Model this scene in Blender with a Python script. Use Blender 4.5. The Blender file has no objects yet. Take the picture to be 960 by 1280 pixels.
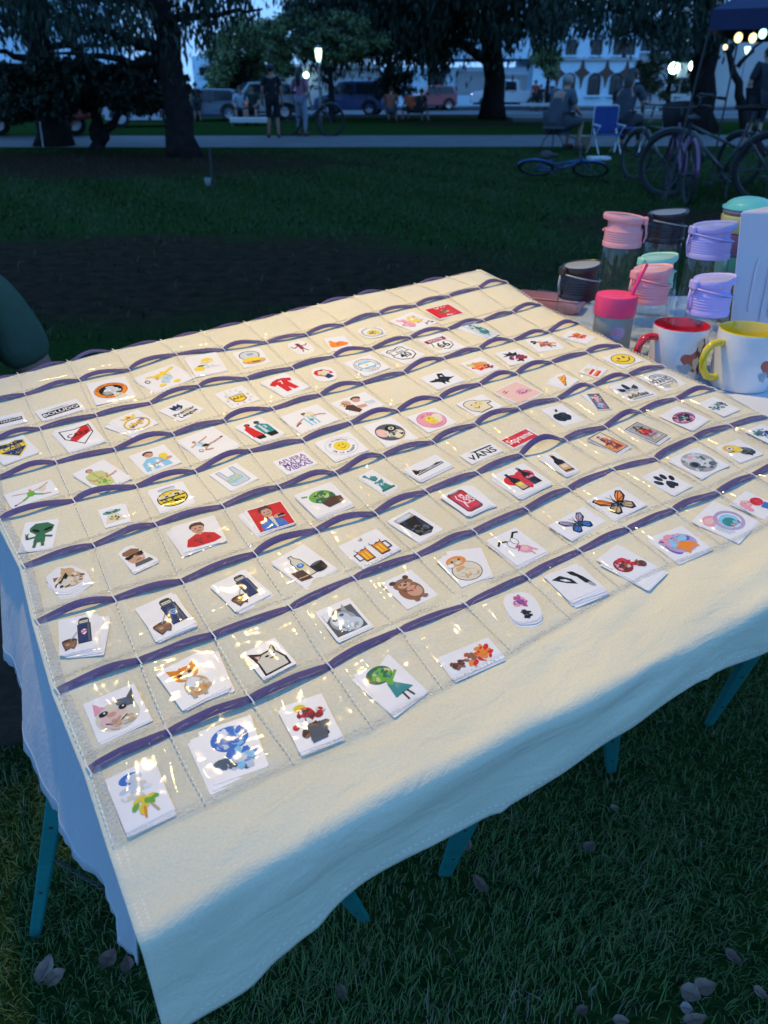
import bpy, bmesh, math, random
import numpy as np
from mathutils import Vector, Matrix, noise
R = math.radians
rnd = random.Random(7)
scene = bpy.context.scene
COL = scene.collection

# ---------------------------------------------------------------- camera
CAM_H = 1.25
PITCH = math.atan2(534, 960)
cam_d = bpy.data.cameras.new('camera'); cam = bpy.data.objects.new('camera', cam_d); COL.objects.link(cam)
cam.location = (0, 0, CAM_H); cam.rotation_euler = (math.pi/2 - PITCH, 0, 0)
cam_d.sensor_fit = 'VERTICAL'; cam_d.sensor_height = 36; cam_d.lens = 27.0
cam_d.clip_start = 0.02; cam_d.clip_end = 500
cam_d.dof.use_dof = True; cam_d.dof.focus_distance = 0.85; cam_d.dof.aperture_fstop = 9.0
scene.camera = cam
scene.view_settings.view_transform = 'Standard'; scene.view_settings.look = 'None'
scene.view_settings.exposure = 0; scene.view_settings.gamma = 1
scene.render.engine = 'CYCLES'
scene.cycles.use_denoising = True
scene.cycles.max_bounces = 8; scene.cycles.transparent_max_bounces = 24
scene.cycles.diffuse_bounces = 3; scene.cycles.glossy_bounces = 3; scene.cycles.transmission_bounces = 6
scene.cycles.caustics_reflective = False; scene.cycles.caustics_refractive = False
scene.cycles.sample_clamp_indirect = 4

# ---------------------------------------------------------------- dusk sky
world = bpy.data.worlds.new('World'); scene.world = world; world.use_nodes = True
wn = world.node_tree.nodes; wl = world.node_tree.links; wn.clear()
w_out = wn.new('ShaderNodeOutputWorld'); w_bg = wn.new('ShaderNodeBackground')
sky = wn.new('ShaderNodeTexSky'); sky.sky_type = 'NISHITA'; sky.sun_disc = False
sky.sun_elevation = R(1.0); sky.sun_rotation = R(200); sky.air_density = 1.0; sky.dust_density = 0.3; sky.ozone_density = 6.0
# dusk: paler towards the horizon, deeper blue overhead, mixed with the physical sky
w_tc = wn.new('ShaderNodeTexCoord'); w_sep = wn.new('ShaderNodeSeparateXYZ'); w_ramp = wn.new('ShaderNodeValToRGB')
w_ramp.color_ramp.elements[0].position = 0.0; w_ramp.color_ramp.elements[0].color = (.24, .52, 1.0, 1)
w_ramp.color_ramp.elements[1].position = 0.55; w_ramp.color_ramp.elements[1].color = (.17, .50, 1.15, 1)
w_scl = wn.new('ShaderNodeVectorMath'); w_scl.operation = 'SCALE'; w_scl.inputs['Scale'].default_value = 11.0
w_mul = wn.new('ShaderNodeMix'); w_mul.data_type = 'RGBA'; w_mul.blend_type = 'MIX'; w_mul.inputs[0].default_value = 0.97
wl.new(w_tc.outputs['Generated'], w_sep.inputs[0]); wl.new(w_sep.outputs[2], w_ramp.inputs[0]); wl.new(w_ramp.outputs[0], w_scl.inputs[0])
wl.new(sky.outputs[0], w_mul.inputs[6]); wl.new(w_scl.outputs[0], w_mul.inputs[7]); wl.new(w_mul.outputs[2], w_bg.inputs[0])
w_bg.inputs[1].default_value = 0.125
wl.new(w_bg.outputs[0], w_out.inputs[0])

sun_d = bpy.data.lights.new('sun', 'SUN'); sun = bpy.data.objects.new('sun', sun_d); COL.objects.link(sun)
sun_d.energy = 0.02; sun_d.angle = R(10); sun_d.color = (1.0, .8, .6)      # the sun has set: only a trace of afterglow
sun.rotation_euler = (R(80), 0, R(20))

# ---------------------------------------------------------------- pixel rays (photograph 960x1280) to real positions
cp_, sp_ = math.cos(PITCH), math.sin(PITCH)
def ray(x, y):
    u, v = (x-480)/960, (y-640)/960
    return Vector((u, cp_ - v*sp_, -sp_ - v*cp_))          # per metre of depth
CAMP = Vector((0, 0, CAM_H))
def at_z(x, y, z=0.0):
    d = ray(x, y); return CAMP + d*((z-CAM_H)/d.z)
def at_y(x, y, Y):
    d = ray(x, y); return CAMP + d*(Y/d.y)
# the inclined display board: origin, axes along the ribbon rows, up the rows, and its normal
MO = Vector((-0.23356, 0.43056, 0.77676)); MA = Vector((0.85783, 0.50974, 0.06549)).normalized()
MN = Vector((0.00685, -0.13877, 0.9903)).normalized(); MB_ = MN.cross(MA).normalized(); MA = MB_.cross(MN)
PW = 0.0725
def at_mat(x, y, h=0.0):
    d = ray(x, y); t = ((MO + MN*h - CAMP).dot(MN))/d.dot(MN)
    q = CAMP + d*t - MO
    return q.dot(MA), q.dot(MB_)
def mat_w(s, t, z=0.0):
    return MO + MA*s + MB_*t + MN*z

# stall lamp hung over the far side of the table (out of frame)
LAMP = Vector((-0.52, 1.62, 2.95))
ld = bpy.data.lights.new('stall_lamp_bulb', 'SPOT'); lo = bpy.data.objects.new('stall_lamp_bulb', ld); COL.objects.link(lo)
ld.energy = 238; ld.color = (1.0, 0.69, 0.22); ld.shadow_soft_size = 0.028; ld.spot_size = R(52); ld.spot_blend = 1.0
lo.location = LAMP
lo.rotation_euler = (Vector((0.14, .98, 0.83)) - LAMP).to_track_quat('-Z', 'Y').to_euler()

# ---------------------------------------------------------------- materials
MATS = {}
def nodes_of(m):
    m.use_nodes = True; return m.node_tree.nodes, m.node_tree.links
def mat(name, col, rough=0.6, metal=0.0, emit=None, estr=0.0, var=0.12, vscale=8.0, bump=0.0, bscale=60.0, spec=0.5, coat=0.0, trans=0.0):
    if name in MATS: return MATS[name]
    m = bpy.data.materials.new(name); N, L = nodes_of(m); b = N['Principled BSDF']
    b.inputs['Roughness'].default_value = rough; b.inputs['Metallic'].default_value = metal
    b.inputs['Specular IOR Level'].default_value = spec; b.inputs['Coat Weight'].default_value = coat
    b.inputs['Transmission Weight'].default_value = trans
    tc = N.new('ShaderNodeTexCoord')
    nz = N.new('ShaderNodeTexNoise'); nz.inputs['Scale'].default_value = vscale; nz.inputs['Detail'].default_value = 5
    L.new(tc.outputs['Object'], nz.inputs['Vector'])
    r = N.new('ShaderNodeMapRange'); r.inputs[1].default_value = .25; r.inputs[2].default_value = .75
    r.inputs[3].default_value = 1-var; r.inputs[4].default_value = 1+var
    L.new(nz.outputs[0], r.inputs[0])
    v = N.new('ShaderNodeVectorMath'); v.operation = 'SCALE'; v.inputs[0].default_value = col[:3]
    L.new(r.outputs[0], v.inputs['Scale']); L.new(v.outputs[0], b.inputs['Base Color'])
    if emit:
        b.inputs['Emission Color'].default_value = (*emit, 1); b.inputs['Emission Strength'].default_value = estr
    if bump:
        n2 = N.new('ShaderNodeTexNoise'); n2.inputs['Scale'].default_value = bscale; n2.inputs['Detail'].default_value = 4
        L.new(tc.outputs['Object'], n2.inputs['Vector'])
        bm = N.new('ShaderNodeBump'); bm.inputs['Strength'].default_value = bump; bm.inputs['Distance'].default_value = 0.5/bscale
        L.new(n2.outputs[0], bm.inputs['Height']); L.new(bm.outputs[0], b.inputs['Normal'])
    MATS[name] = m; return m

def film_mat(name, rough=0.10, ior=1.45, haze=0.05, bscale=90, bstr=0.5, bdist=0.002, tint=(1, 1, 1)):
    m = bpy.data.materials.new(name); N, L = nodes_of(m); N.clear()
    out = N.new('ShaderNodeOutputMaterial'); mx = N.new('ShaderNodeMixShader'); tr = N.new('ShaderNodeBsdfTransparent'); gl = N.new('ShaderNodeBsdfGlossy')
    df = N.new('ShaderNodeBsdfDiffuse'); mx2 = N.new('ShaderNodeMixShader'); mx2.inputs[0].default_value = haze
    df.inputs[0].default_value = (.75, .77, .8, 1)
    tr.inputs[0].default_value = (*tint, 1); gl.inputs['Roughness'].default_value = rough
    fr = N.new('ShaderNodeFresnel'); ge = N.new('ShaderNodeNewGeometry'); mi = N.new('ShaderNodeMapRange')
    mi.inputs[3].default_value = ior; mi.inputs[4].default_value = 1/ior; L.new(ge.outputs['Backfacing'], mi.inputs[0]); L.new(mi.outputs[0], fr.inputs[0])
    tc = N.new('ShaderNodeTexCoord'); nz = N.new('ShaderNodeTexNoise'); nz.inputs['Scale'].default_value = bscale; nz.inputs['Detail'].default_value = 3
    bp = N.new('ShaderNodeBump'); bp.inputs['Strength'].default_value = bstr; bp.inputs['Distance'].default_value = bdist
    L.new(tc.outputs['Object'], nz.inputs['Vector']); L.new(nz.outputs[0], bp.inputs['Height'])
    L.new(bp.outputs[0], fr.inputs['Normal']); L.new(bp.outputs[0], gl.inputs['Normal'])
    L.new(tr.outputs[0], mx2.inputs[1]); L.new(df.outputs[0], mx2.inputs[2])
    L.new(fr.outputs[0], mx.inputs[0]); L.new(mx2.outputs[0], mx.inputs[1]); L.new(gl.outputs[0], mx.inputs[2]); L.new(mx.outputs[0], out.inputs[0])
    MATS[name] = m; return m

def cloth_mat(name, col, wscale=900, slub=0.06):
    m = bpy.data.materials.new(name); N, L = nodes_of(m); b = N['Principled BSDF']
    b.inputs['Roughness'].default_value = .9; b.inputs['Specular IOR Level'].default_value = .15
    b.inputs['Sheen Weight'].default_value = .15
    tc = N.new('ShaderNodeTexCoord')
    def wave(d, sc):
        w = N.new('ShaderNodeTexWave'); w.wave_type = 'BANDS'; w.bands_direction = d; w.inputs['Scale'].default_value = sc
        w.inputs['Distortion'].default_value = 1.5; w.inputs['Detail'].default_value = 1
        L.new(tc.outputs['UV'], w.inputs['Vector']); return w
    a, c = wave('X', wscale), wave('Y', wscale)
    mm = N.new('ShaderNodeMath'); mm.operation = 'MULTIPLY'; L.new(a.outputs['Fac'], mm.inputs[0]); L.new(c.outputs['Fac'], mm.inputs[1])
    n1 = N.new('ShaderNodeTexNoise'); n1.inputs['Scale'].default_value = 6; n1.inputs['Detail'].default_value = 6
    n2 = N.new('ShaderNodeTexNoise'); n2.inputs['Scale'].default_value = 340; n2.inputs['Detail'].default_value = 2
    for n in (n1, n2): L.new(tc.outputs['UV'], n.inputs['Vector'])
    ad = N.new('ShaderNodeMath'); ad.operation = 'ADD'; L.new(n1.outputs[0], ad.inputs[0]); L.new(n2.outputs[0], ad.inputs[1])
    r = N.new('ShaderNodeMapRange'); r.inputs[1].default_value = .6; r.inputs[2].default_value = 1.4; r.inputs[3].default_value = 1-slub; r.inputs[4].default_value = 1+slub
    L.new(ad.outputs[0], r.inputs[0])
    v = N.new('ShaderNodeVectorMath'); v.operation = 'SCALE'; v.inputs[0].default_value = col
    L.new(r.outputs[0], v.inputs['Scale']); L.new(v.outputs[0], b.inputs['Base Color'])
    n3 = N.new('ShaderNodeTexNoise'); n3.inputs['Scale'].default_value = 22; n3.inputs['Detail'].default_value = 5; n3.inputs['Distortion'].default_value = .8
    L.new(tc.outputs['UV'], n3.inputs['Vector'])
    b2 = N.new('ShaderNodeBump'); b2.inputs['Strength'].default_value = .45; b2.inputs['Distance'].default_value = .006
    L.new(n3.outputs[0], b2.inputs['Height'])
    b1 = N.new('ShaderNodeBump'); b1.inputs['Strength'].default_value = .7; b1.inputs['Distance'].default_value = .0007
    L.new(n2.outputs[0], b1.inputs['Height']); L.new(b2.outputs[0], b1.inputs['Normal'])
    L.new(b1.outputs[0], b.inputs['Normal'])
    MATS[name] = m; return m

# ---------------------------------------------------------------- mesh builder
class Mesh:
    def __init__(s): s.v = []; s.f = []; s.m = []; s.uv = None
    def add(s, vs, fs, mi=0):
        o = len(s.v); s.v += [tuple(v) for v in vs]; s.f += [tuple(i+o for i in f) for f in fs]; s.m += [mi]*len(fs); return s
    def box(s, c, h, M=None, mi=0, bev=0.0):
        hx, hy, hz = h; b = min(bev, hx*.9, hy*.9)
        if b:
            ring = [(-hx+b, -hy), (hx-b, -hy), (hx, -hy+b), (hx, hy-b), (hx-b, hy), (-hx+b, hy), (-hx, hy-b), (-hx, -hy+b)]
            bz = min(b, hz*.9)
            lv = [(-hz, 1-b/max(hx, hy)), (-hz+bz, 1), (hz-bz, 1), (hz, 1-b/max(hx, hy))]
            P = [Vector((x*k, y*k, z)) for z, k in lv for x, y in ring]; n = 8
            F = [(i*n+j, i*n+(j+1) % n, (i+1)*n+(j+1) % n, (i+1)*n+j) for i in range(3) for j in range(n)]
            F += [tuple(range(n))[::-1], tuple(range(3*n, 4*n))]
        else:
            P = [Vector((x*hx, y*hy, z*hz)) for z in (-1, 1) for x, y in ((-1, -1), (1, -1), (1, 1), (-1, 1))]
            F = [(3, 2, 1, 0), (4, 5, 6, 7), (0, 1, 5, 4), (1, 2, 6, 5), (2, 3, 7, 6), (3, 0, 4, 7)]
        if M is not None: P = [M @ p for p in P]
        return s.add([p + Vector(c) for p in P], F, mi)
    def bar(s, a, b, wx, wz, mi=0):
        a, b = Vector(a), Vector(b); d = b-a; q = d.to_track_quat('Z', 'X').to_matrix()
        return s.box((a+b)/2, (wx/2, wz/2, d.length/2), q, mi)
    def tube(s, pts, rad, n=8, mi=0, cap=True, closed=False):
        pts = [Vector(p) for p in pts]; k = len(pts)
        if not hasattr(rad, '__len__'): rad = [rad]*k
        P = []; up = None
        for i, p in enumerate(pts):
            if closed: t = pts[(i+1) % k]-pts[i-1]
            else: t = pts[min(i+1, k-1)]-pts[max(i-1, 0)]
            t.normalize()
            if up is None: up = Vector((0, 0, 1)) if abs(t.z) < .9 else Vector((1, 0, 0))
            x = up.cross(t)
            if x.length < 1e-4: x = Vector((1, 0, 0)).cross(t)
            x.normalize(); y = t.cross(x); up = y
            P += [p + (x*math.cos(2*math.pi*j/n) + y*math.sin(2*math.pi*j/n))*rad[i] for j in range(n)]
        m = k if closed else k-1
        F = [(i*n+j, i*n+(j+1) % n, ((i+1) % k)*n+(j+1) % n, ((i+1) % k)*n+j) for i in range(m) for j in range(n)]
        if cap and not closed: F += [tuple(range(n))[::-1], tuple(range((k-1)*n, k*n))]
        return s.add(P, F, mi)
    def lathe(s, prof, n=32, c=(0, 0, 0), mi=0, M=None, sx=1.0, sy=1.0):
        P = [Vector((r*math.cos(2*math.pi*j/n)*sx, r*math.sin(2*math.pi*j/n)*sy, z)) for r, z in prof for j in range(n)]
        if M is not None: P = [M @ p for p in P]
        F = [(i*n+j, i*n+(j+1) % n, (i+1)*n+(j+1) % n, (i+1)*n+j) for i in range(len(prof)-1) for j in range(n)]
        return s.add([p+Vector(c) for p in P], F, mi)
    def ell(s, c, r, n=12, k=8, mi=0, M=None):
        prof = [(max(1e-4, math.sin(math.pi*i/k)), -math.cos(math.pi*i/k)) for i in range(k+1)]
        P = [Vector((a*math.cos(2*math.pi*j/n)*r[0], a*math.sin(2*math.pi*j/n)*r[1], z*r[2])) for a, z in prof for j in range(n)]
        if M is not None: P = [M @ p for p in P]
        F = [(i*n+j, i*n+(j+1) % n, (i+1)*n+(j+1) % n, (i+1)*n+j) for i in range(k) for j in range(n)]
        return s.add([p+Vector(c) for p in P], F, mi)
    def prism(s, poly, a, b, mi=0):          # polygon (list of Vector) swept by vector b from offset a
        n = len(poly); a, b = Vector(a), Vector(b)
        P = [Vector(p)+a for p in poly] + [Vector(p)+a+b for p in poly]
        return s.add(P, [tuple(range(n))[::-1], tuple(range(n, 2*n))] + [(i, (i+1) % n, n+(i+1) % n, n+i) for i in range(n)], mi)
    def grid(s, fn, nu, nv, mi=0, uvs=None):
        P = [fn(i/nu, j/nv) for j in range(nv+1) for i in range(nu+1)]
        return s.add(P, [(j*(nu+1)+i, j*(nu+1)+i+1, (j+1)*(nu+1)+i+1, (j+1)*(nu+1)+i) for j in range(nv) for i in range(nu)], mi)
    def build(s, name, mats, parent=None, smooth=False, uvf=None, angle=None):
        me = bpy.data.meshes.new(name); me.from_pydata(s.v, [], s.f)
        if not isinstance(mats, (list, tuple)): mats = [mats]
        for m in mats: me.materials.append(m)
        if any(s.m): me.polygons.foreach_set('material_index', s.m)
        if uvf:
            ul = me.uv_layers.new(name='UVMap'); co = [uvf(v) for v in s.v]
            li = np.zeros(len(me.loops), dtype=np.int32); me.loops.foreach_get('vertex_index', li)
            ul.data.foreach_set('uv', np.array(co, dtype=np.float32)[li].ravel())
        if smooth:
            if angle: me.shade_smooth() if False else None
            me.polygons.foreach_set('use_smooth', [True]*len(me.polygons))
            if angle: me.set_sharp_from_angle(angle=R(angle))
        me.update()
        o = bpy.data.objects.new(name, me); COL.objects.link(o)
        if parent is not None: o.parent = parent
        return o

def tag(o, label=None, cat=None, group=None, kind=None):
    if label: o['label'] = label
    if cat: o['category'] = cat
    if group: o['group'] = group
    if kind: o['kind'] = kind
    return o
def thing(name, label, cat, loc=(0, 0, 0), rz=0.0, group=None, sc=1.0):
    o = bpy.data.objects.new(name, None); COL.objects.link(o); o.empty_display_size = .1
    o.location = loc; o.rotation_euler = (0, 0, rz); o.scale = (sc,)*3
    return tag(o, label, cat, group)
def structure(name, b, m, **k):
    return tag(b.build(name, m, **k), kind='structure')
def copy_tree(o, parent=None):
    c = o.copy(); COL.objects.link(c)
    if parent is not None: c.parent = parent
    for ch in list(o.children): copy_tree(ch, c)
    return c
# ================================================================ THE SETTING: ground, path, street
def ground_mat():
    m = bpy.data.materials.new('lawn_soil'); N, L = nodes_of(m); b = N['Principled BSDF']; b.inputs['Roughness'].default_value = .95
    b.inputs['Specular IOR Level'].default_value = .0
    tc = N.new('ShaderNodeTexCoord')
    def nz(sc, det=6, dis=0):
        n = N.new('ShaderNodeTexNoise'); n.inputs['Scale'].default_value = sc; n.inputs['Detail'].default_value = det
        n.inputs['Distortion'].default_value = dis; L.new(tc.outputs['Object'], n.inputs['Vector']); return n
    def mr(src, a, b_, c, d):
        r = N.new('ShaderNodeMapRange'); r.inputs[1].default_value = a; r.inputs[2].default_value = b_; r.inputs[3].default_value = c; r.inputs[4].default_value = d
        L.new(src, r.inputs[0]); return r.outputs[0]
    def mix(f, a, b_):
        x = N.new('ShaderNodeMix'); x.data_type = 'RGBA'
        if isinstance(f, float): x.inputs[0].default_value = f
        else: L.new(f, x.inputs[0])
        for k, q in ((6, a), (7, b_)):
            if isinstance(q, tuple): x.inputs[k].default_value = (*q, 1)
            else: L.new(q, x.inputs[k])
        return x.outputs[2]
    g1 = mix(mr(nz(2.2).outputs[0], .3, .7, 0, 1), (.024, .058, .014), (.034, .070, .017))
    g2 = mix(mr(nz(35, 5).outputs[0], .35, .7, 0, 1), (.012, .030, .009), g1)
    soil = mix(mr(nz(9, 8).outputs[0], .3, .7, 0, 1), (.024, .017, .012), (.050, .034, .023))
    # worn soil patches: ellipses (x, y, rx, ry) with ragged edges
    sx = N.new('ShaderNodeSeparateXYZ'); L.new(tc.outputs['Object'], sx.inputs[0])
    big = nz(1.1, 7).outputs[0]; tot = None
    for (x, y, rx, ry) in ((-1.9, 6.1, 3.0, 1.55), (-6.2, 15.2, 5.6, 2.6), (3.7, 7.9, 1.9, 1.6), (3.1, 30.6, 2.6, 1.5), (-.6, 2.6, 1.2, .5)):
        def aff(o, c, r):
            q = N.new('ShaderNodeMath'); q.operation = 'SUBTRACT'; L.new(o, q.inputs[0]); q.inputs[1].default_value = c
            w = N.new('ShaderNodeMath'); w.operation = 'DIVIDE'; L.new(q.outputs[0], w.inputs[0]); w.inputs[1].default_value = r
            p = N.new('ShaderNodeMath'); p.operation = 'POWER'; L.new(w.outputs[0], p.inputs[0]); p.inputs[1].default_value = 2.0; 
            return p.outputs[0]
        # power of negatives: use multiply instead
        def sq(o, c, r):
            q = N.new('ShaderNodeMath'); q.operation = 'SUBTRACT'; L.new(o, q.inputs[0]); q.inputs[1].default_value = c
            w = N.new('ShaderNodeMath'); w.operation = 'MULTIPLY'; L.new(q.outputs[0], w.inputs[0]); L.new(q.outputs[0], w.inputs[1])
            p = N.new('ShaderNodeMath'); p.operation = 'DIVIDE'; L.new(w.outputs[0], p.inputs[0]); p.inputs[1].default_value = r*r; return p.outputs[0]
        a = N.new('ShaderNodeMath'); a.operation = 'ADD'; L.new(sq(sx.outputs[0], x, rx), a.inputs[0]); L.new(sq(sx.outputs[1], y, ry), a.inputs[1])
        a2 = N.new('ShaderNodeMath'); a2.operation = 'MULTIPLY_ADD'; L.new(big, a2.inputs[0]); a2.inputs[1].default_value = 1.6; L.new(a.outputs[0], a2.inputs[2])
        o = mr(a2.outputs[0], 1.35, 2.25, 1, 0)
        if tot is None: tot = o
        else:
            mxn = N.new('ShaderNodeMath'); mxn.operation = 'MAXIMUM'; L.new(tot, mxn.inputs[0]); L.new(o, mxn.inputs[1]); tot = mxn.outputs[0]
    L.new(mix(tot, g2, soil), b.inputs['Base Color'])
    bp = N.new('ShaderNodeBump'); bp.inputs['Distance'].default_value = .03; bp.inputs['Strength'].default_value = .8
    L.new(nz(45, 6).outputs[0], bp.inputs['Height']); L.new(bp.outputs[0], b.inputs['Normal'])
    return m
g = Mesh(); g.grid(lambda u, v: Vector((-150+300*u, -20+320*v, 0)), 8, 8)
structure('ground', g, ground_mat())
m_path = mat('path_paving', (.09, .092, .098), .85, var=.25, vscale=1.2, bump=.3, bscale=40)
m_road = mat('asphalt', (.085, .09, .10), .8, var=.2, vscale=.8, bump=.3, bscale=50)
g = Mesh(); g.grid(lambda u, v: Vector((-60+120*u, 19.6+4.6*v + .25*math.sin(u*24) - .8*max(0, u-.5), .004)), 60, 1)
structure('path', g, m_path)
g = Mesh(); g.box((0, 43.2, .002), (120, 5.2, .004)); structure('road', g, m_road)
g = Mesh(); g.box((0, 50.6, .07), (120, 2.2, .07)); g.box((0, 37.6, .06), (120, .12, .06)); structure('pavement', g, m_path)
g = Mesh(); g.box((16, 35.2, .06), (11, 1.9, .06)); structure('plaza_paving', g, m_path)

# ---------------------------------------------------------------- grass blades (nobody could count them)
gmat = bpy.data.materials.new('grass_blade'); N, L = nodes_of(gmat); b = N['Principled BSDF']
at = N.new('ShaderNodeAttribute'); at.attribute_name = 'tone'; L.new(at.outputs['Color'], b.inputs['Base Color'])
b.inputs['Roughness'].default_value = .6; b.inputs['Specular IOR Level'].default_value = .12
nr = np.random.RandomState(3)
def blades(name, n, x0, x1, y0, y1, lmin, lmax, wid, mask=None, tone=1.0):
    x = nr.uniform(x0, x1, n); y = nr.uniform(y0, y1, n)
    cl = np.sin(x*7.1+np.sin(y*5.3)*2)*np.sin(y*8.3+np.sin(x*6.1)*2)
    keep = nr.rand(n) < (.74 + .26*cl)
    if mask is not None: keep &= nr.rand(n) < mask(x, y)
    x, y, cl = x[keep], y[keep], cl[keep]; n = len(x)
    ln = nr.uniform(lmin, lmax, n)*(1+.25*cl); az = nr.uniform(0, 2*np.pi, n) ; lean = np.clip(nr.normal(.75, .38, n), .05, 1.45)
    swirl = np.sin(x*3.3+y*2.1)*1.2; az = np.where(nr.rand(n) < .35, swirl+nr.normal(0, .5, n), az)
    dx, dy = np.cos(az), np.sin(az); px, py = -dy, dx; w = wid*nr.uniform(.6, 1.3, n)
    P = []
    for k, (f, ww) in enumerate(((0, 1.0), (.5, .85), (1.0, .12))):
        th = lean*(f**1.0); r = ln*f
        hz = r*np.sin(th*.9); vz = r*np.cos(th*.9)
        for sgn in (-1, 1):
            P.append(np.stack([x+dx*hz+px*w*ww*sgn, y+dy*hz+py*w*ww*sgn, vz+.0], 1))
    V = np.stack(P, 1).reshape(-1, 3); base = (np.arange(n)*6)[:, None]
    F = np.concatenate([base+np.array([0, 1, 3, 2]), base+np.array([2, 3, 5, 4])], 0)
    me = bpy.data.meshes.new(name); me.vertices.add(len(V)); me.vertices.foreach_set('co', V.ravel())
    me.loops.add(F.size); me.loops.foreach_set('vertex_index', F.ravel().astype(np.int32))
    me.polygons.add(len(F)); me.polygons.foreach_set('loop_start', np.arange(0, F.size, 4).astype(np.int32)); me.polygons.foreach_set('loop_total', np.full(len(F), 4, np.int32))
    me.update(calc_edges=True)
    t = nr.rand(n); dry = nr.rand(n) < (.09 + .14*(np.sin(x*2.3+1)*np.sin(y*3.7) > .55))
    A = np.array([.055, .115, .036]); B = np.array([.130, .195, .062]); D = np.array([.21, .19, .13])
    c = (A + (B-A)*t[:, None])*tone; c[dry] = D*(1 if tone == 1 else .22)*nr.uniform(.5, 1.1, dry.sum())[:, None]
    c = np.concatenate([c, np.ones((n, 1))], 1); c = np.repeat(c, 6, 0)
    ca = me.color_attributes.new('tone', 'FLOAT_COLOR', 'POINT'); ca.data.foreach_set('color', c.ravel().astype(np.float32))
    me.materials.append(gmat); o = bpy.data.objects.new(name, me); COL.objects.link(o); tag(o, kind='stuff'); return o
bare = lambda x, y: np.clip(np.hypot((x-.40)/.20, (y-.60)/.13)-.3, .12, 1)*np.clip(np.hypot((x+.98)/.35, (y-1.6)/.5)-.2, .15, 1)
tag(blades('grass', 185000, -1.4, 1.5, .4, 2.2, .010, .034, .00085, bare), 'dark green grass blades growing around the trestle legs', 'grass')
far_mask = lambda x, y: np.clip((((x+1.9)/2.8)**2+((y-6.1)/1.5)**2 + .5*np.sin(x*3.1+y*2)*np.sin(y*4.3-x) -.75)*1.6, .05, 1.0)*np.where(((x-3.7)/1.8)**2+((y-7.9)/1.5)**2 < 1, .15, 1.0)*np.where((x+6.2)**2/30+(y-15.2)**2/6.5 < 1, .1, 1)
tag(blades('lawn_grass', 90000, -11, 8.5, 4.2, 18.3, .03, .07, .006, far_mask, .36), 'dark lawn grass stretching from the table to the path', 'grass')

# ---------------------------------------------------------------- buildings across the street (built at their real distance)
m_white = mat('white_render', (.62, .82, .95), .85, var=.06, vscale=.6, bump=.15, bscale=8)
m_cream = mat('grey_render', (.45, .46, .47), .85, var=.10, vscale=.5, bump=.15, bscale=8)
m_beige = mat('beige_render', (.50, .48, .47), .85, var=.10, vscale=.5)
m_frame = mat('dark_timber', (.05, .04, .035), .6)
m_pane = mat('window_glass', (.03, .045, .06), .12, var=.05)
m_shut = mat('grey_shutter', (.42, .45, .48), .6, var=.05)
m_orn = mat('brown_ornament', (.13, .065, .045), .8)
m_roof = mat('roof_tile', (.16, .09, .07), .8)
BY = 58.0
def wx(x): return (x-480)/960*(BY*1.0)/1.0
def facade(px0, px1, py_top, name, label, m, Y=BY, depth=8.0, base=0.0):
    """box whose front covers photo columns px0..px1 and reaches up to row py_top"""
    a = at_y(px0, 118, Y); b = at_y(px1, 118, Y); top = at_y((px0+px1)/2, py_top, Y).z
    t = thing(name, label, 'building', (a.x, Y, 0))
    wdt = b.x-a.x
    q = Mesh(); q.box((wdt/2, depth/2, top/2), (wdt/2, depth/2, top/2)); q.build('wall', m, t)
    return t, a.x, Y, wdt, top
def px_rect(t, X0, Y, x0, y0, x1, y1):
    a = at_y(x0, y0, Y); b = at_y(x1, y1, Y); return a.x-X0, b.x-X0, b.z, a.z
def window(t, r, nx=2, nz=3, arch=False, shutter=False):
    x0, x1, z0, z1 = r; z0 = max(z0, .05); w = x1-x0; f = .09
    if shutter:
        q = Mesh(); q.box(((x0+x1)/2, -.03, (z0+z1)/2), (w/2, .03, (z1-z0)/2)); d = q.build('shutter_door', m_shut, t)
        n = 9; q = Mesh()
        for i in range(n): q.box(((x0+x1)/2, -.075, z0+(i+.5)*(z1-z0)/n), (w/2-.04, .015, (z1-z0)/n*.42))
        q.build('slats', m_shut, d); q = Mesh()
        for xx in (x0, x1): q.box((xx, -.08, (z0+z1)/2), (.06, .05, (z1-z0)/2+.06))
        q.box(((x0+x1)/2, -.08, z1+.03), (w/2, .055, .06)); q.build('frame', m_cream, d); return d
    q = Mesh()
    zt = z1-(w/2 if arch else 0)
    q.box((x0+f/2, -.06, (z0+zt)/2), (f/2, .06, (zt-z0)/2)); q.box((x1-f/2, -.06, (z0+zt)/2), (f/2, .06, (zt-z0)/2))
    for i in range(1, nx): q.box((x0+w*i/nx, -.055, (z0+zt)/2), (.035, .04, (zt-z0)/2))
    for i in range(nz+1): q.box(((x0+x1)/2, -.052, z0+(zt-z0)*i/nz), (w/2-.02, .045, .035))
    if arch: q.tube([((x0+x1)/2+math.cos(a)*(w/2-f/2), -.06, zt+math.sin(a)*(w/2-f/2)) for a in [math.pi*k/10 for k in range(11)]], .06, 6)
    fr = q.build('window', m_frame, t)
    q = Mesh(); pts = [Vector((x0+.03, 0, z0)), Vector((x1-.03, 0, z0)), Vector((x1-.03, 0, zt))]
    if arch: pts += [Vector(((x0+x1)/2+math.cos(a)*(w/2-.04), 0, zt+math.sin(a)*(w/2-.04))) for a in [math.pi*k/10 for k in range(1, 10)]]
    pts.append(Vector((x0+.03, 0, zt)))
    q.prism(pts, (0, -.02, 0), (0, .01, 0)); q.build('pane', m_pane, fr)
    q = Mesh(); q.box(((x0+x1)/2, -.09, z0-.05), (w/2+.12, .1, .05)); q.build('sill', m_white, fr); return fr

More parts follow.
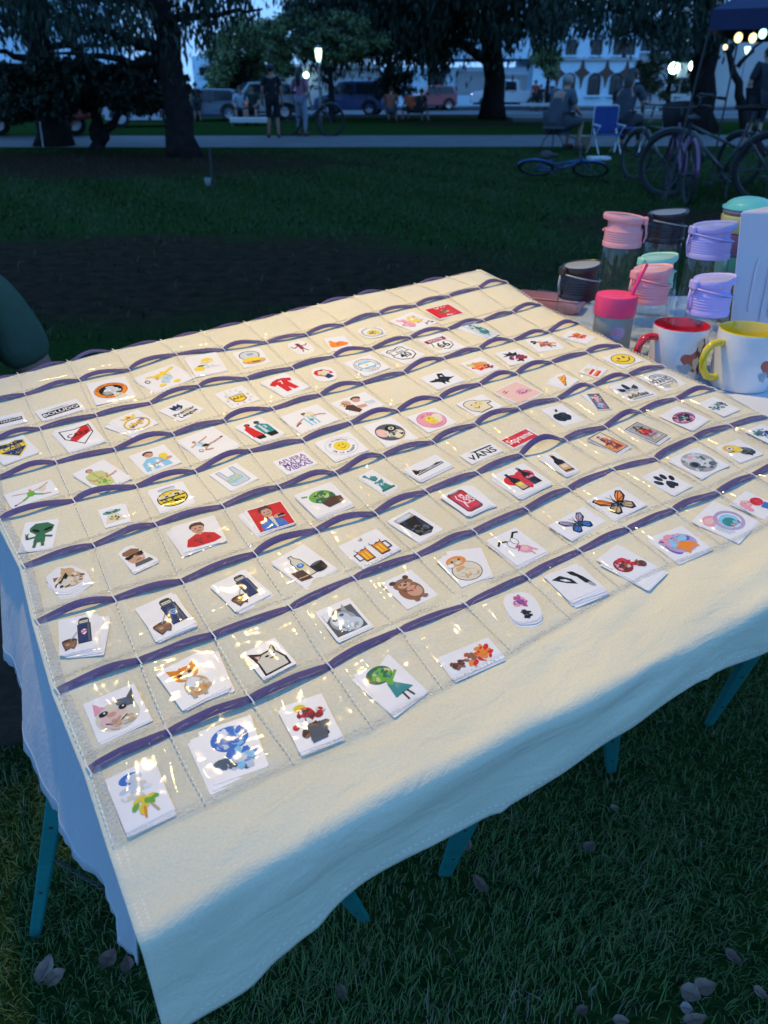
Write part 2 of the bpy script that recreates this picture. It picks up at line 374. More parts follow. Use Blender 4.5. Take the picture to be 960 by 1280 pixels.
t, X, Y, W_, T_ = facade(-260, 118, -10, 'white_building', 'white house wall glimpsed behind the drooping cedar at the far left', m_white)
window(t, px_rect(t, X, Y, 8, 88, 26, 122)); window(t, px_rect(t, X, Y, -60, 88, -36, 122)); window(t, px_rect(t, X, Y, 40, 60, 56, 82)); window(t, px_rect(t, X, Y, 84, 88, 100, 122))
t, X, Y, W_, T_ = facade(244, 262, 70, 'slim_tower', 'slim pale tower seen between the big cedar trunk and the round green tree', m_white, Y=75)
window(t, px_rect(t, X, Y, 249, 85, 256, 95), 1, 1)
t, X, Y, W_, T_ = facade(262, 476, 84, 'low_garage_building', 'low grey house with a wide shuttered garage behind the dark blue van', m_cream)
window(t, px_rect(t, X, Y, 410, 95, 458, 124), shutter=True); window(t, px_rect(t, X, Y, 338, 99, 358, 124), 1, 2)
q = Mesh(); q.box((W_/2, -.1, T_+.05), (W_/2+.15, .25, .12)); q.build('cornice', m_beige, t)
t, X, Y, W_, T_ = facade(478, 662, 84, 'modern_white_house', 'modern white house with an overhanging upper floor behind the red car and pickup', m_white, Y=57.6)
a0 = px_rect(t, X, Y, 530, 60, 660, 86)
q = Mesh(); q.box(((a0[0]+a0[1])/2, 3.4, 4.3), ((a0[1]-a0[0])/2, 4.4, 1.6)); q.build('upper_floor', m_white, t)
window(t, px_rect(t, X, Y, 535, 89, 555, 110), 3, 5); window(t, px_rect(t, X, Y, 571, 91, 604, 117), shutter=True)
window(t, px_rect(t, X, Y, 630, 95, 656, 119), shutter=True)
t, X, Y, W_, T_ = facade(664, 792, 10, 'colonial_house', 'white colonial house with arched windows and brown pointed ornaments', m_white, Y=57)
for cx in (711, 742.5, 770): window(t, px_rect(t, X, Y, cx-6, 91, cx+6, 119), 2, 4, arch=True)
for cx in (714, 746, 774, 787): window(t, px_rect(t, X, Y, cx-5.5, 50, cx+5.5, 69), 2, 3)
for cx, cy, h_ in ((697, 92, 14), (727.5, 91, 15), (758, 91, 14), (783, 91, 13)):
    c0 = at_y(cx, cy, Y); s_ = Y/960*1.0; hh = h_*s_*1.02; ww = 8.5*s_
    pts = []
    for k in range(4):
        a = math.pi/2*k; tip = Vector((math.cos(a)*ww, 0, math.sin(a)*hh)); nxt = Vector((math.cos(a+math.pi/2)*ww, 0, math.sin(a+math.pi/2)*hh))
        for f in (0, .25, .5, .75): p = tip.lerp(nxt, f); pts.append(p*(1-.42*math.sin(math.pi*f)))
    q = Mesh(); q.prism([p+Vector((c0.x-X, 0, c0.z)) for p in pts], (0, -.08, 0), (0, .078, 0)); q.build('ornament', m_orn, t)
q = Mesh(); q.box((W_/2, -.06, px_rect(t, X, Y, 700, 74, 701, 75)[3]), (W_/2, .10, .06)); q.build('string_course', m_beige, t)
t, X, Y, W_, T_ = facade(794, 1120, 22, 'long_beige_building', 'long dim beige building behind the lit twin lamps at the right', m_beige, Y=59)
for cx in (809, 831): window(t, px_rect(t, X, Y, cx-6, 50, cx+6, 64), 2, 2)
for cx in (792+6, 806, 818): window(t, px_rect(t, X, Y, cx-4, 86, cx+4, 100), 1, 2)
window(t, px_rect(t, X, Y, 880, 70, 890, 90), 2, 2)

# ---------------------------------------------------------------- trees
m_bark = mat('cedar_bark', (.024, .020, .020), .95, spec=.0, var=.35, vscale=6, bump=.8, bscale=14)
def leafmat(name, c): 
    m = mat(name, c, .6, var=.35, vscale=3, spec=.3); return m
L_ced = [leafmat('cedar_needle_a', (.016, .034, .022)), leafmat('cedar_needle_b', (.026, .048, .028)), leafmat('cedar_needle_c', (.014, .026, .020))]
L_grn = [leafmat('leaf_green_a', (.16, .23, .10)), leafmat('leaf_green_b', (.26, .33, .15)), leafmat('leaf_green_c', (.07, .11, .055))]
L_drk = [leafmat('bush_dark_a', (.012, .022, .014)), leafmat('bush_dark_b', (.018, .030, .018)), leafmat('bush_dark_c', (.009, .016, .012))]
def leaves(parent, clumps, n, size, droop=0.0, mats=L_ced, name='crown', org=Vector((0, 0, 0)), fill=.75, seed=1):
    """many small leaf faces gathered round clump centres; droop>0 makes hanging needle sprays"""
    rr = np.random.RandomState(seed); C = np.array([[*c[:3]] for c in clumps]); Rr = np.array([c[3:6] for c in clumps])
    wgt = (Rr.prod(1))**(2/3); idx = rr.choice(len(C), n, p=wgt/wgt.sum())
    sub = rr.normal(size=(len(C)*14, 3)); sub /= np.linalg.norm(sub, axis=1)[:, None]; sub *= rr.uniform(.35, 1, (len(sub), 1))
    k = idx*14+rr.randint(0, 14, n)
    off = sub[k]*.8 + rr.normal(0, .17, (n, 3)); P = C[idx] + off*Rr[idx]
    if droop: P[:, 2] -= rr.exponential(droop*.35, n)
    a = rr.uniform(0, 2*np.pi, n); s = size*rr.uniform(.5, 1.5, n)
    if droop:
        d1 = np.stack([np.cos(a)*.35, np.sin(a)*.35, -rr.uniform(.5, 1.4, n)], 1); d2 = np.stack([-np.sin(a), np.cos(a), 0*a], 1)*.22
    else:
        d1 = rr.normal(size=(n, 3)); d1 /= np.linalg.norm(d1, axis=1)[:, None]; d2 = np.cross(d1, rr.normal(size=(n, 3))); d2 /= np.linalg.norm(d2, axis=1)[:, None]; d2 *= .6
    d1 *= s[:, None]; d2 *= s[:, None]
    V = np.stack([P-d2*.5, P+d1*.5-d2*.1+d2*.6, P+d1, P+d1*.5-d2*.9], 1).reshape(-1, 3) - np.array(org)
    me = bpy.data.meshes.new(name); me.vertices.add(len(V)); me.vertices.foreach_set('co', V.ravel())
    F = np.arange(len(V)).astype(np.int32); me.loops.add(len(F)); me.loops.foreach_set('vertex_index', F)
    me.polygons.add(n); me.polygons.foreach_set('loop_start', np.arange(0, len(F), 4).astype(np.int32)); me.polygons.foreach_set('loop_total', np.full(n, 4, np.int32))
    for m in mats: me.materials.append(m)
    me.polygons.foreach_set('material_index', ((sub[k][:, 2] > .2)*1 + (rr.rand(n) < .3)*1).clip(0, 2).astype(np.int32) if len(mats) > 2 else np.zeros(n, np.int32))
    me.update(calc_edges=True); o = bpy.data.objects.new(name, me); COL.objects.link(o); o.parent = parent; return o
def wob(a, b, n=6, amp=.1, seed=0):
    r_ = random.Random(seed); a, b = Vector(a), Vector(b)
    return [a.lerp(b, i/n) + Vector((r_.uniform(-amp, amp), r_.uniform(-amp, amp), r_.uniform(-amp, amp)*.6))*(0 if i in (0,) else 1) for i in range(n+1)]
def tree(name, label, base, top, r0, r1, limbs, clumps, n, size, droop, mats, seed=1, group=None):
    t = thing(name, label, 'tree', base, group=group); B = Vector(base)
    q = Mesh(); pts = wob((0, 0, -.1), Vector(top)-B, 8, r0*.25, seed); k = len(pts)
    rad = [r0*(1.45 if i == 0 else 1.08 if i == 1 else 1)*(1-i/(k-1)) + r1*i/(k-1) for i in range(k)]
    q.tube(pts, rad, 14); q.build('trunk', m_bark, t, smooth=True)
    for i, (a, b, ra) in enumerate(limbs):
        q = Mesh(); a, b = Vector(a)-B, Vector(b)-B; pp = wob(a, b, 7, (b-a).length*.045, seed*31+i)
        q.tube(pp, [ra*(1-.8*j/7) for j in range(8)], 8); lb = q.build('limb', m_bark, t, smooth=True)
    if clumps: leaves(t, clumps, n, size, droop, mats, org=B, seed=seed+5)
    return t
def band(Y, x0, x1, y0, y1, step, r, seed, jx=.5, dY=2.0):
    """clump list filling a photo region at distance Y"""
    r_ = random.Random(seed); out = []; x = x0
    while x <= x1:
        y = y0
        while y <= y1:
            yy = Y + r_.uniform(-dY, dY); p = at_y(x+r_.uniform(-.5, .5)*step, y+r_.uniform(-.5, .5)*step, yy); s = yy/960
            out.append((p.x, p.y, p.z, r*s*r_.uniform(.7, 1.3), r*s*r_.uniform(.8, 1.4), r*s*.6*r_.uniform(.7, 1.3))); y += step*.8
        x += step
    return out
gb = lambda x, y: at_z(x, y, 0)
# tall crown parts above the picture screen bright sky out of the vinyl's reflections
def upper(cx, cy, z0, z1, rad, k, seed):
    r_ = random.Random(seed); o = []
    for _ in range(k):
        f = r_.random(); a = r_.uniform(0, 6.28); d = rad*(1-.75*f)*r_.random()**.5; o.append((cx+d*math.cos(a), cy+d*math.sin(a), z0+(z1-z0)*f, 1.7, 1.7, .7))
    return o
# big near cedar, trunk leaning left
B1 = gb(232, 196); Y1 = B1.y
T1 = at_y(188, -60, Y1)
cl = band(Y1, 10, 300, -30, 22, 24, 23, 11) + band(Y1, 200, 262, 22, 52, 20, 16, 12) + band(Y1-1, 84, 175, 6, 36, 22, 18, 14) + upper(T1.x, Y1, 3.6, 16.0, 6, 90, 3)
tree('cedar_tree', 'big dark cedar with a thick leaning trunk left of centre', B1, T1, .27, .20,
     [(at_y(200, 62, Y1), at_y(105, 30, Y1-1), .13), (at_y(215, 80, Y1), at_y(60, 68, Y1-.5), .09), (at_y(203, 30, Y1), at_y(335, 8, Y1-1), .08), (at_y(192, 10, Y1), at_y(60, -20, Y1), .1)],
     cl, 90000, .15, .5, L_ced, 2)
B2 = gb(68, 182); Y2 = B2.y
tree('cedar_tree', 'second cedar with a straight trunk near the left edge', B2, at_y(36, -40, Y2), .36, .22,
     [(at_y(55, 75, Y2), at_y(-30, 60, Y2-1), .10), (at_y(50, 60, Y2), at_y(150, 52, Y2+.5), .09), (at_y(45, 30, Y2), at_y(-40, 10, Y2), .12)],
     band(Y2, -40, 150, -40, 22, 24, 22, 21) + band(Y2+1, 100, 200, 30, 50, 22, 16, 22) + upper(-9, Y2, 4.0, 15, 6, 70, 4), 80000, .15, .55, L_ced, 3)
B3 = gb(122, 189); Y3 = B3.y
cl = band(Y3, 14, 98, 90, 146, 15, 19, 31, dY=.8) + band(Y3, 110, 195, 88, 132, 15, 18, 32, dY=.8) + band(Y3, 150, 205, 88, 116, 16, 12, 33, dY=.6) + band(Y3, 215, 236, 95, 110, 14, 9, 34, dY=.5)
tree('spreading_shrub', 'low spreading dark shrub tree with forked stems beside the leaning cedar', B3, at_y(118, 128, Y3), .16, .10,
     [(at_y(124, 178, Y3), at_y(160, 128, Y3), .13), (at_y(160, 134, Y3), at_y(205, 110, Y3), .05), (at_y(118, 140, Y3), at_y(60, 115, Y3), .06)], cl, 75000, .07, 0, L_drk, 4)
# round green tree
Y4 = 40; p4 = at_y(305, 106, Y4)
cl = [(c.x, c.y, c.z, r*Y4/960, r*Y4/960, r*.8*Y4/960) for c, r in [(at_y(x, y, Y4+random.Random(x+y).uniform(-1, 1)), r) for x, y, r in
      ((285, 60, 24), (310, 45, 24), (335, 50, 22), (275, 80, 22), (300, 80, 26), (330, 72, 22), (350, 70, 18), (268, 98, 16), (292, 102, 20), (320, 95, 18), (300, 30, 14), (355, 85, 14))]]
tree('round_tree', 'round leafy green tree behind the parked grey cars', (p4.x, Y4, 0), (p4.x, Y4, 2.2), .2, .12, [((p4.x, Y4, 1.2), (p4.x-1, Y4, 2.6), .1), ((p4.x, Y4, 1.2), (p4.x+1, Y4, 2.8), .1)], cl, 48000, .10, 0, L_grn, 5)
cl = band(41, 262, 330, 96, 126, 16, 13, 51, dY=.4)
h_ = thing('dark_hedge', 'dark clipped hedge under the round green tree', 'hedge', (at_y(296, 110, 41).x, 41, 0))
leaves(h_, cl, 12000, .07, 0, L_drk, name='foliage', org=Vector(h_.location), seed=9)
Y5 = 33
p5 = at_y(414, 120, Y5)
tree('street_tree', 'slender branching tree behind the front of the dark blue van', (p5.x, Y5, 0), at_y(412, 84, Y5), .14, .09,
     [(at_y(413, 104, Y5), at_y(394, 88, Y5), .08), (at_y(412, 96, Y5), at_y(424, 70, Y5), .08), (at_y(413, 106, Y5), at_y(397, 97, Y5), .05)],
     band(Y5, 345, 470, 30, 78, 22, 17, 61, dY=1), 26000, .085, 0, L_grn[:1]+L_grn[2:]+L_drk[1:2], 6)
Y6 = 38; p6 = at_y(492, 120, Y6)
tree('street_tree', 'forked tree rising from a dark shrub between the blue van and the red car', (p6.x, Y6, 0), at_y(488, 70, Y6), .2, .12,
     [(at_y(494, 105, Y6), at_y(525, 70, Y6), .1), (at_y(491, 98, Y6), at_y(478, 68, Y6), .08)], band(Y6, 440, 560, 20, 68, 22, 20, 71, dY=1.5), 26000, .09, .3, L_ced, 7)
h_ = thing('dark_shrub', 'dark rounded shrub at the foot of the forked tree', 'shrub', (at_y(495, 118, 37.4).x, 37.4, 0))
leaves(h_, band(37.4, 480, 512, 92, 128, 12, 12, 72, dY=.4), 9000, .06, 0, L_drk, name='foliage', org=Vector(h_.location), seed=19)
B7 = gb(615, 149); Y7 = B7.y
cl = band(Y7, 380, 560, -30, 56, 20, 24, 81) + band(Y7-2, 540, 700, -30, 24, 20, 22, 82) + band(Y7-1, 500, 560, 40, 66, 18, 14, 83) + band(Y7, 560, 600, 20, 40, 18, 12, 85) + upper(B7.x, Y7, 5, 18, 7, 90, 8)
tree('cedar_tree', 'straight trunked cedar with drooping boughs standing before the white pickup', B7, at_y(616, -80, Y7), .44, .36,
     [(at_y(612, 78, Y7), at_y(560, 46, Y7-1), .26), (at_y(618, 40, Y7), at_y(700, 24, Y7-1), .2), (at_y(560, 46, Y7-1), at_y(480, 30, Y7-1), .14), (at_y(612, 30, Y7), at_y(540, 4, Y7), .2)],
     cl, 130000, .24, .8, L_ced, 8)
Y8 = 48; cl = [(c.x, Y8, c.z, r*.05, r*.05, r*.042) for c, r in ((at_y(672, 76, Y8), 12), (at_y(686, 82, Y8), 13), (at_y(680, 64, Y8), 13), (at_y(694, 70, Y8), 11), (at_y(690, 92, Y8), 9))]
p8 = at_y(684, 110, Y8)
tree('small_round_tree', 'small round green street tree in front of the colonial house', (p8.x, Y8, 0), (p8.x, Y8, 2.2), .1, .06, [((p8.x, Y8, 1.6), (p8.x+.5, Y8, 2.8), .05)], cl, 12000, .085, 0, L_grn, 9)
Y9 = 26; p9 = at_y(884, 130, Y9)
cl = band(Y9, 700, 800, -30, 24, 20, 22, 91) + band(Y9, 800, 900, -30, 44, 20, 23, 97) + band(Y9, 830, 905, 30, 58, 18, 15, 93) + upper(p9.x, Y9, 4.5, 18, 8, 90, 9)
tree('broad_tree', 'broad dark tree overhanging from beside the blue gazebo', (p9.x, Y9, 0), at_y(880, -40, Y9), .38, .3,
     [(at_y(880, 50, Y9), at_y(780, 10, Y9-1), .16), (at_y(882, 30, Y9), at_y(960, 0, Y9-1), .14)], cl, 90000, .19, .35, L_ced, 10)
Y10 = 37; p10 = at_y(838, 122, Y10)
cl = band(Y10, 806, 868, 76, 122, 15, 12, 95, dY=.6)
tree('bushy_tree', 'dark bushy tree directly behind the twin headed lamp', (p10.x, Y10, 0), at_y(838, 90, Y10), .12, .08, [(at_y(838, 105, Y10), at_y(820, 85, Y10), .05)], cl, 20000, .06, 0, [L_grn[2], L_drk[1], L_ced[1]], 11)
p11 = gb(938, 168)
tree('bare_branch_tree', 'bare dark forked trunk leaning left below the string lights', (p11.x, p11.y, 0), at_y(912, 62, p11.y), .17, .07,
     [(at_y(914, 66, p11.y), at_y(922, 50, p11.y), .05), (at_y(922, 84, p11.y), at_y(962, 40, p11.y), .07)], [], 0, 0, 0, L_ced, 12)

# unseen cedar added behind the camera: its boughs block sky light over the stall
t_ = thing('cedar_tree', 'unseen cedar added behind the viewpoint, its boughs screening sky light from the display table', 'tree', (3.4, -1.6, 0))
q = Mesh(); q.tube(wob((0, 0, -.1), (-.2, .1, 9), 8, .08, 77), [.42, .34, .32, .3, .28, .26, .22, .18, .14], 14); q.build('trunk', m_bark, t_, smooth=True)
for i_, (a_, b_) in enumerate((((0, 0, 4.0), (-5.5, 3.5, 4.6)), ((0, 0, 4.6), (-3.2, 5.2, 5.0)), ((0, 0, 5.0), (-6.0, 1.0, 5.6)), ((0, 0, 3.9), (-.6, 4.8, 4.4)))):
    q = Mesh(); q.tube(wob(a_, b_, 7, .12, 90+i_), [.13*(1-.8*j/7) for j in range(8)], 8); q.build('limb', m_bark, t_, smooth=True)
r_ = random.Random(12); cl = [(r_.uniform(-3.6, 3.4), r_.uniform(-.6, 5.0), r_.uniform(4.1, 5.6), .75, .75, .28) for _ in range(60)]
leaves(t_, cl, 95000, .18, .3, L_ced, org=Vector((3.4, -1.6, 0)), seed=44)
# ================================================================ vehicles
m_tyre = mat('tyre_rubber', (.02, .02, .022), .85)
m_rim = mat('alloy_rim', (.55, .57, .6), .35, metal=.4)
m_glassd = mat('car_glass', (.02, .028, .035), .08, var=.02)
m_trim = mat('black_trim', (.025, .025, .028), .6)
m_hl = mat('headlight_lens', (.6, .65, .7), .1)
m_hl_on = mat('headlight_lit', (.8, .8, .8), .1, emit=(.85, .93, 1), estr=9)
m_tail = mat('tail_light', (.35, .01, .01), .2)
m_tail_on = mat('tail_light_lit', (.4, .02, .01), .2, emit=(1, .12, .05), estr=1.2)
PROF = {  # side outlines (x forward 0..1 of length, z 0..1 of height): body, glass band
 'hatch': ([(0, .22), (0, .52), (.03, .62), (.10, .93), (.16, .98), (.52, 1), (.60, .97), (.74, .66), (.95, .56), (1, .46), (1, .20)], [(.09, .66), (.15, .92), (.53, .94), (.585, .92), (.705, .66)]),
 'van':   ([(0, .20), (0, .60), (.02, .93), (.06, .99), (.55, 1), (.64, .96), (.78, .62), (.95, .54), (1, .44), (1, .18)], [(.04, .62), (.06, .90), (.55, .93), (.62, .91), (.75, .62)]),
 'suv':   ([(0, .24), (0, .60), (.02, .68), (.08, .95), (.14, .99), (.55, 1), (.62, .97), (.74, .68), (.95, .60), (1, .50), (1, .22)], [(.07, .68), (.12, .92), (.55, .94), (.60, .92), (.71, .68)]),
 'pickup':([(0, .28), (0, .60), (.36, .62), (.39, .95), (.43, 1), (.60, 1), (.65, .96), (.75, .66), (.96, .60), (1, .50), (1, .25)], [(.41, .66), (.43, .93), (.60, .95), (.635, .92), (.72, .66)]),
}
def car(name, label, kind, colr, pos, rz, L_=4.0, W_=1.7, H_=1.45, head=False, tail=False, roof_white=False):
    t = thing(name, label, 'pickup truck' if kind == 'pickup' else 'van' if kind == 'van' else 'car', pos, rz)
    paint = mat('paint_%d_%d_%d' % tuple(int(c*255) for c in colr), colr, .3, coat=.6, var=.04, spec=.5)
    body, glass = PROF[kind]; hw = W_/2
    # shoulders: lower section full width, cabin narrower (tumblehome)
    q = Mesh(); n = len(body); rows = []
    for yk in (-1, -.93, .93, 1):
        row = []
        for (x, z) in body:
            inset = max(0, (z-.6))*.42
            y = yk*hw*(1-inset); dx = .0 if abs(yk) < .99 else .012
            row.append(Vector(((x-.5)*L_*(1-dx), y, z*H_*(1 if abs(yk) < .99 else .985))))
        rows.append(row)
    P = [p for r_ in rows for p in r_]
    F = [(k*n+i, k*n+(i+1) % n, (k+1)*n+(i+1) % n, (k+1)*n+i) for k in range(3) for i in range(n)] + [tuple(range(n))[::-1], tuple(range(3*n, 4*n))]
    q.add(P, F); b = q.build('body', paint, t, smooth=True, angle=30)
    for sy in (-1, 1):
        q = Mesh(); pts = [Vector(((x-.5)*L_, sy*hw*(1-max(0, z-.6)*.42)*1.004, z*H_)) for x, z in glass]
        q.prism(pts, (0, 0, 0), (0, sy*.012, 0)); w = q.build('side_window', m_glassd, t)
        q = Mesh(); xm = (glass[0][0]+glass[-1][0])/2 - .5; q.box((xm*L_, sy*hw*.965, .79*H_), (.03, .02, .125*H_)); q.build('pillar', paint, w)
        q = Mesh(); q.box(((.66-.5)*L_, sy*(hw+.07), .68*H_), (.06, .08, .05), bev=.02); q.build('wing_mirror', m_trim, t)
        q = Mesh(); q.box(((.46-.5)*L_, sy*hw*1.003, .60*H_), (.07, .012, .015)); q.build('door_handle', m_trim, t)
        q = Mesh(); q.box(((.985-.5)*L_, sy*hw*.74, .47*H_), (.05, hw*.18, .06*H_), bev=.02); q.build('headlight', m_hl_on if head else m_hl, t)
        q = Mesh(); q.box(((.012-.5)*L_, sy*hw*.80, .52*H_), (.04, hw*.13, .08*H_), bev=.02); q.build('tail_light', m_tail_on if tail else m_tail, t)
    a, c = body[-5], body[-4] if kind != 'pickup' else body[-4]
    # windscreen and rear window laid just proud of the slopes
    def slope(p0, p1, nm):
        x0, z0 = p0; x1, z1 = p1; w0, w1 = hw*(1-max(0, z0-.6)*.42)*.86, hw*(1-max(0, z1-.6)*.42)*.84
        A = [Vector(((x0-.5)*L_, -w0, z0*H_)), Vector(((x0-.5)*L_, w0, z0*H_)), Vector(((x1-.5)*L_, w1, z1*H_)), Vector(((x1-.5)*L_, -w1, z1*H_))]
        nn = (A[1]-A[0]).cross(A[2]-A[0]).normalized(); nn = nn if nn.z > 0 else -nn
        q = Mesh(); q.prism(A, (0, 0, 0), nn*.012); q.build(nm, m_glassd, t)
    i = [k for k, p in enumerate(body) if p[1] >= .955][-1]
    slope(body[i], body[i+1], 'windscreen')
    if kind != 'pickup': slope((.035, .68), body[3], 'rear_window')
    for x in (.19, .81):
        for sy in (-1, 1):
            q = Mesh(); Mx = Matrix.Rotation(math.pi/2, 3, 'X'); r_ = .215*H_ if kind != 'pickup' else .2*H_; r_ = max(r_, .29)
            q.lathe([(r_*.62, -.10), (r_*.95, -.10), (r_, -.07), (r_, .07), (r_*.95, .10), (r_*.62, .10)], 20, ((x-.5)*L_, sy*(hw-.09), r_), M=Mx)
            wo = q.build('wheel', m_tyre, t, smooth=True, angle=40)
            q = Mesh(); q.lathe([(.001, .085), (r_*.15, .10), (r_*.2, .075), (r_*.62, .085), (r_*.66, .10), (r_*.66, -.10), (r_*.001, -.09)], 20, ((x-.5)*L_, sy*(hw-.09), r_), M=Mx if sy < 0 else Matrix.Rotation(-math.pi/2, 3, 'X')); q.build('rim', m_rim, wo)
            q = Mesh(); q.tube([((x-.5)*L_+math.cos(a_)*r_*1.12, sy*(hw+.001), r_+math.sin(a_)*r_*1.12) for a_ in [math.pi*k/10 for k in range(11)]], .035, 6); q.build('wheel_arch', m_trim, t)
    q = Mesh(); q.box((0, 0, .21*H_), (L_*.47, hw*.93, .05)); q.box(((.995-.5)*L_, 0, .30*H_), (.05, hw*.9, .07*H_), bev=.02); q.box(((.005-.5)*L_, 0, .30*H_), (.05, hw*.9, .07*H_), bev=.02); q.build('bumper', m_trim, t)
    q = Mesh(); q.box(((.998-.5)*L_, 0, .44*H_), (.03, hw*.42, .05*H_)); q.build('grille', m_trim, t)
    q = Mesh(); q.box(((.999-.5)*L_+.04, 0, .30*H_), (.008, .2, .05)); q.build('number_plate', mat('plate', (.6, .6, .6), .5), t)
    return t
def cpos(x, y): p = gb(x, y); return (p.x, p.y, .004)
P180 = math.pi
car('parked_van', 'dark blue van parked facing left behind the woman with the bicycle', 'van', (.015, .045, .20), cpos(440, 144), P180-.22, 3.25, 1.5, 1.42)
car('parked_car', 'small red car parked beyond the people sitting on the grass', 'suv', (.38, .02, .04), cpos(538, 138), P180+.3, 2.6, 1.5, 1.22)
car('white_pickup', 'white double cab pickup with its headlight on behind the straight cedar trunk', 'pickup', (.80, .82, .85), cpos(635, 137), P180-.12, 4.3, 1.65, 1.50, head=True)
car('parked_car', 'dark grey hatchback with a glowing tail light beside the leaning cedar', 'hatch', (.09, .12, .17), cpos(266, 151), P180-.05, 2.7, 1.4, 1.12, tail=True)
car('parked_car', 'grey blue car half hidden behind the people at the white table', 'suv', (.18, .24, .30), cpos(322, 149), P180+.35, 3.2, 1.5, 1.35)
car('parked_car', 'white car seen through the fork of the spreading shrub', 'hatch', (.55, .60, .66), cpos(184, 158), .25, 2.6, 1.4, 1.05)
car('parked_car', 'silver car with lit front angled behind the lamp at the right', 'suv', (.45, .50, .55), cpos(792, 127), P180-.9, 4.0, 1.7, 1.5)
car('parked_car', 'pale parked car behind the white plastic chairs at the far right', 'suv', (.50, .58, .64), cpos(893, 129), P180-.7, 3.9, 1.7, 1.5)
# the old red lorry with slatted load bed at the far left
m_redp = mat('faded_red_paint', (.22, .02, .015), .45, var=.2)
pL = gb(60, 170); t = thing('old_red_truck', 'old red truck with a dark slatted cargo bed at the far left', 'truck', (pL.x, pL.y, 0), 0)
s_ = pL.y/960
q = Mesh(); q.box((1.0*s_*26, 0, .62), (.50, .62, .22), bev=.08); q.box((.15, 0, .85), (.42, .62, .38), bev=.08); q.build('cab', m_redp, t, smooth=True, angle=35)
q = Mesh(); q.box((-1.1, 0, .45), (.95, .66, .06)); q.build('chassis', m_trim, t)
for k in range(8):
    q = Mesh(); q.box((-1.1, -.66, .58+k*.115), (.95, .02, .038)); q.build('slat', m_frame, t)
for k in range(5):
    q = Mesh(); q.box((-2.0+k*.45, -.635, .96), (.03, .03, .5)); q.build('stake', m_frame, t)
q = Mesh(); q.box((.18, -.64, 1.0), (.28, .015, .16)); q.build('cab_window', m_glassd, t)
for x in (-1.55, .62):
    for sy in (-1, 1):
        q = Mesh(); q.lathe([(.19, -.09), (.27, -.09), (.30, -.05), (.30, .05), (.27, .09), (.19, .09)], 20, (x, sy*.58, .30), M=Matrix.Rotation(math.pi/2, 3, 'X')); wo = q.build('wheel', m_tyre, t, smooth=True, angle=40)
        q = Mesh(); q.lathe([(.001, .05), (.06, .09), (.1, .05), (.19, .07), (.20, .09), (.20, -.09), (.001, -.08)], 18, (x, sy*.58, .30), M=Matrix.Rotation(math.pi/2*(1 if sy < 0 else -1), 3, 'X')); q.build('rim', m_rim, wo)
q = Mesh(); q.tube([(.62+math.cos(a_)*.36, -.64, .30+math.sin(a_)*.36) for a_ in [math.pi*k/10 for k in range(11)]], .05, 6); q.build('mudguard', m_redp, t)

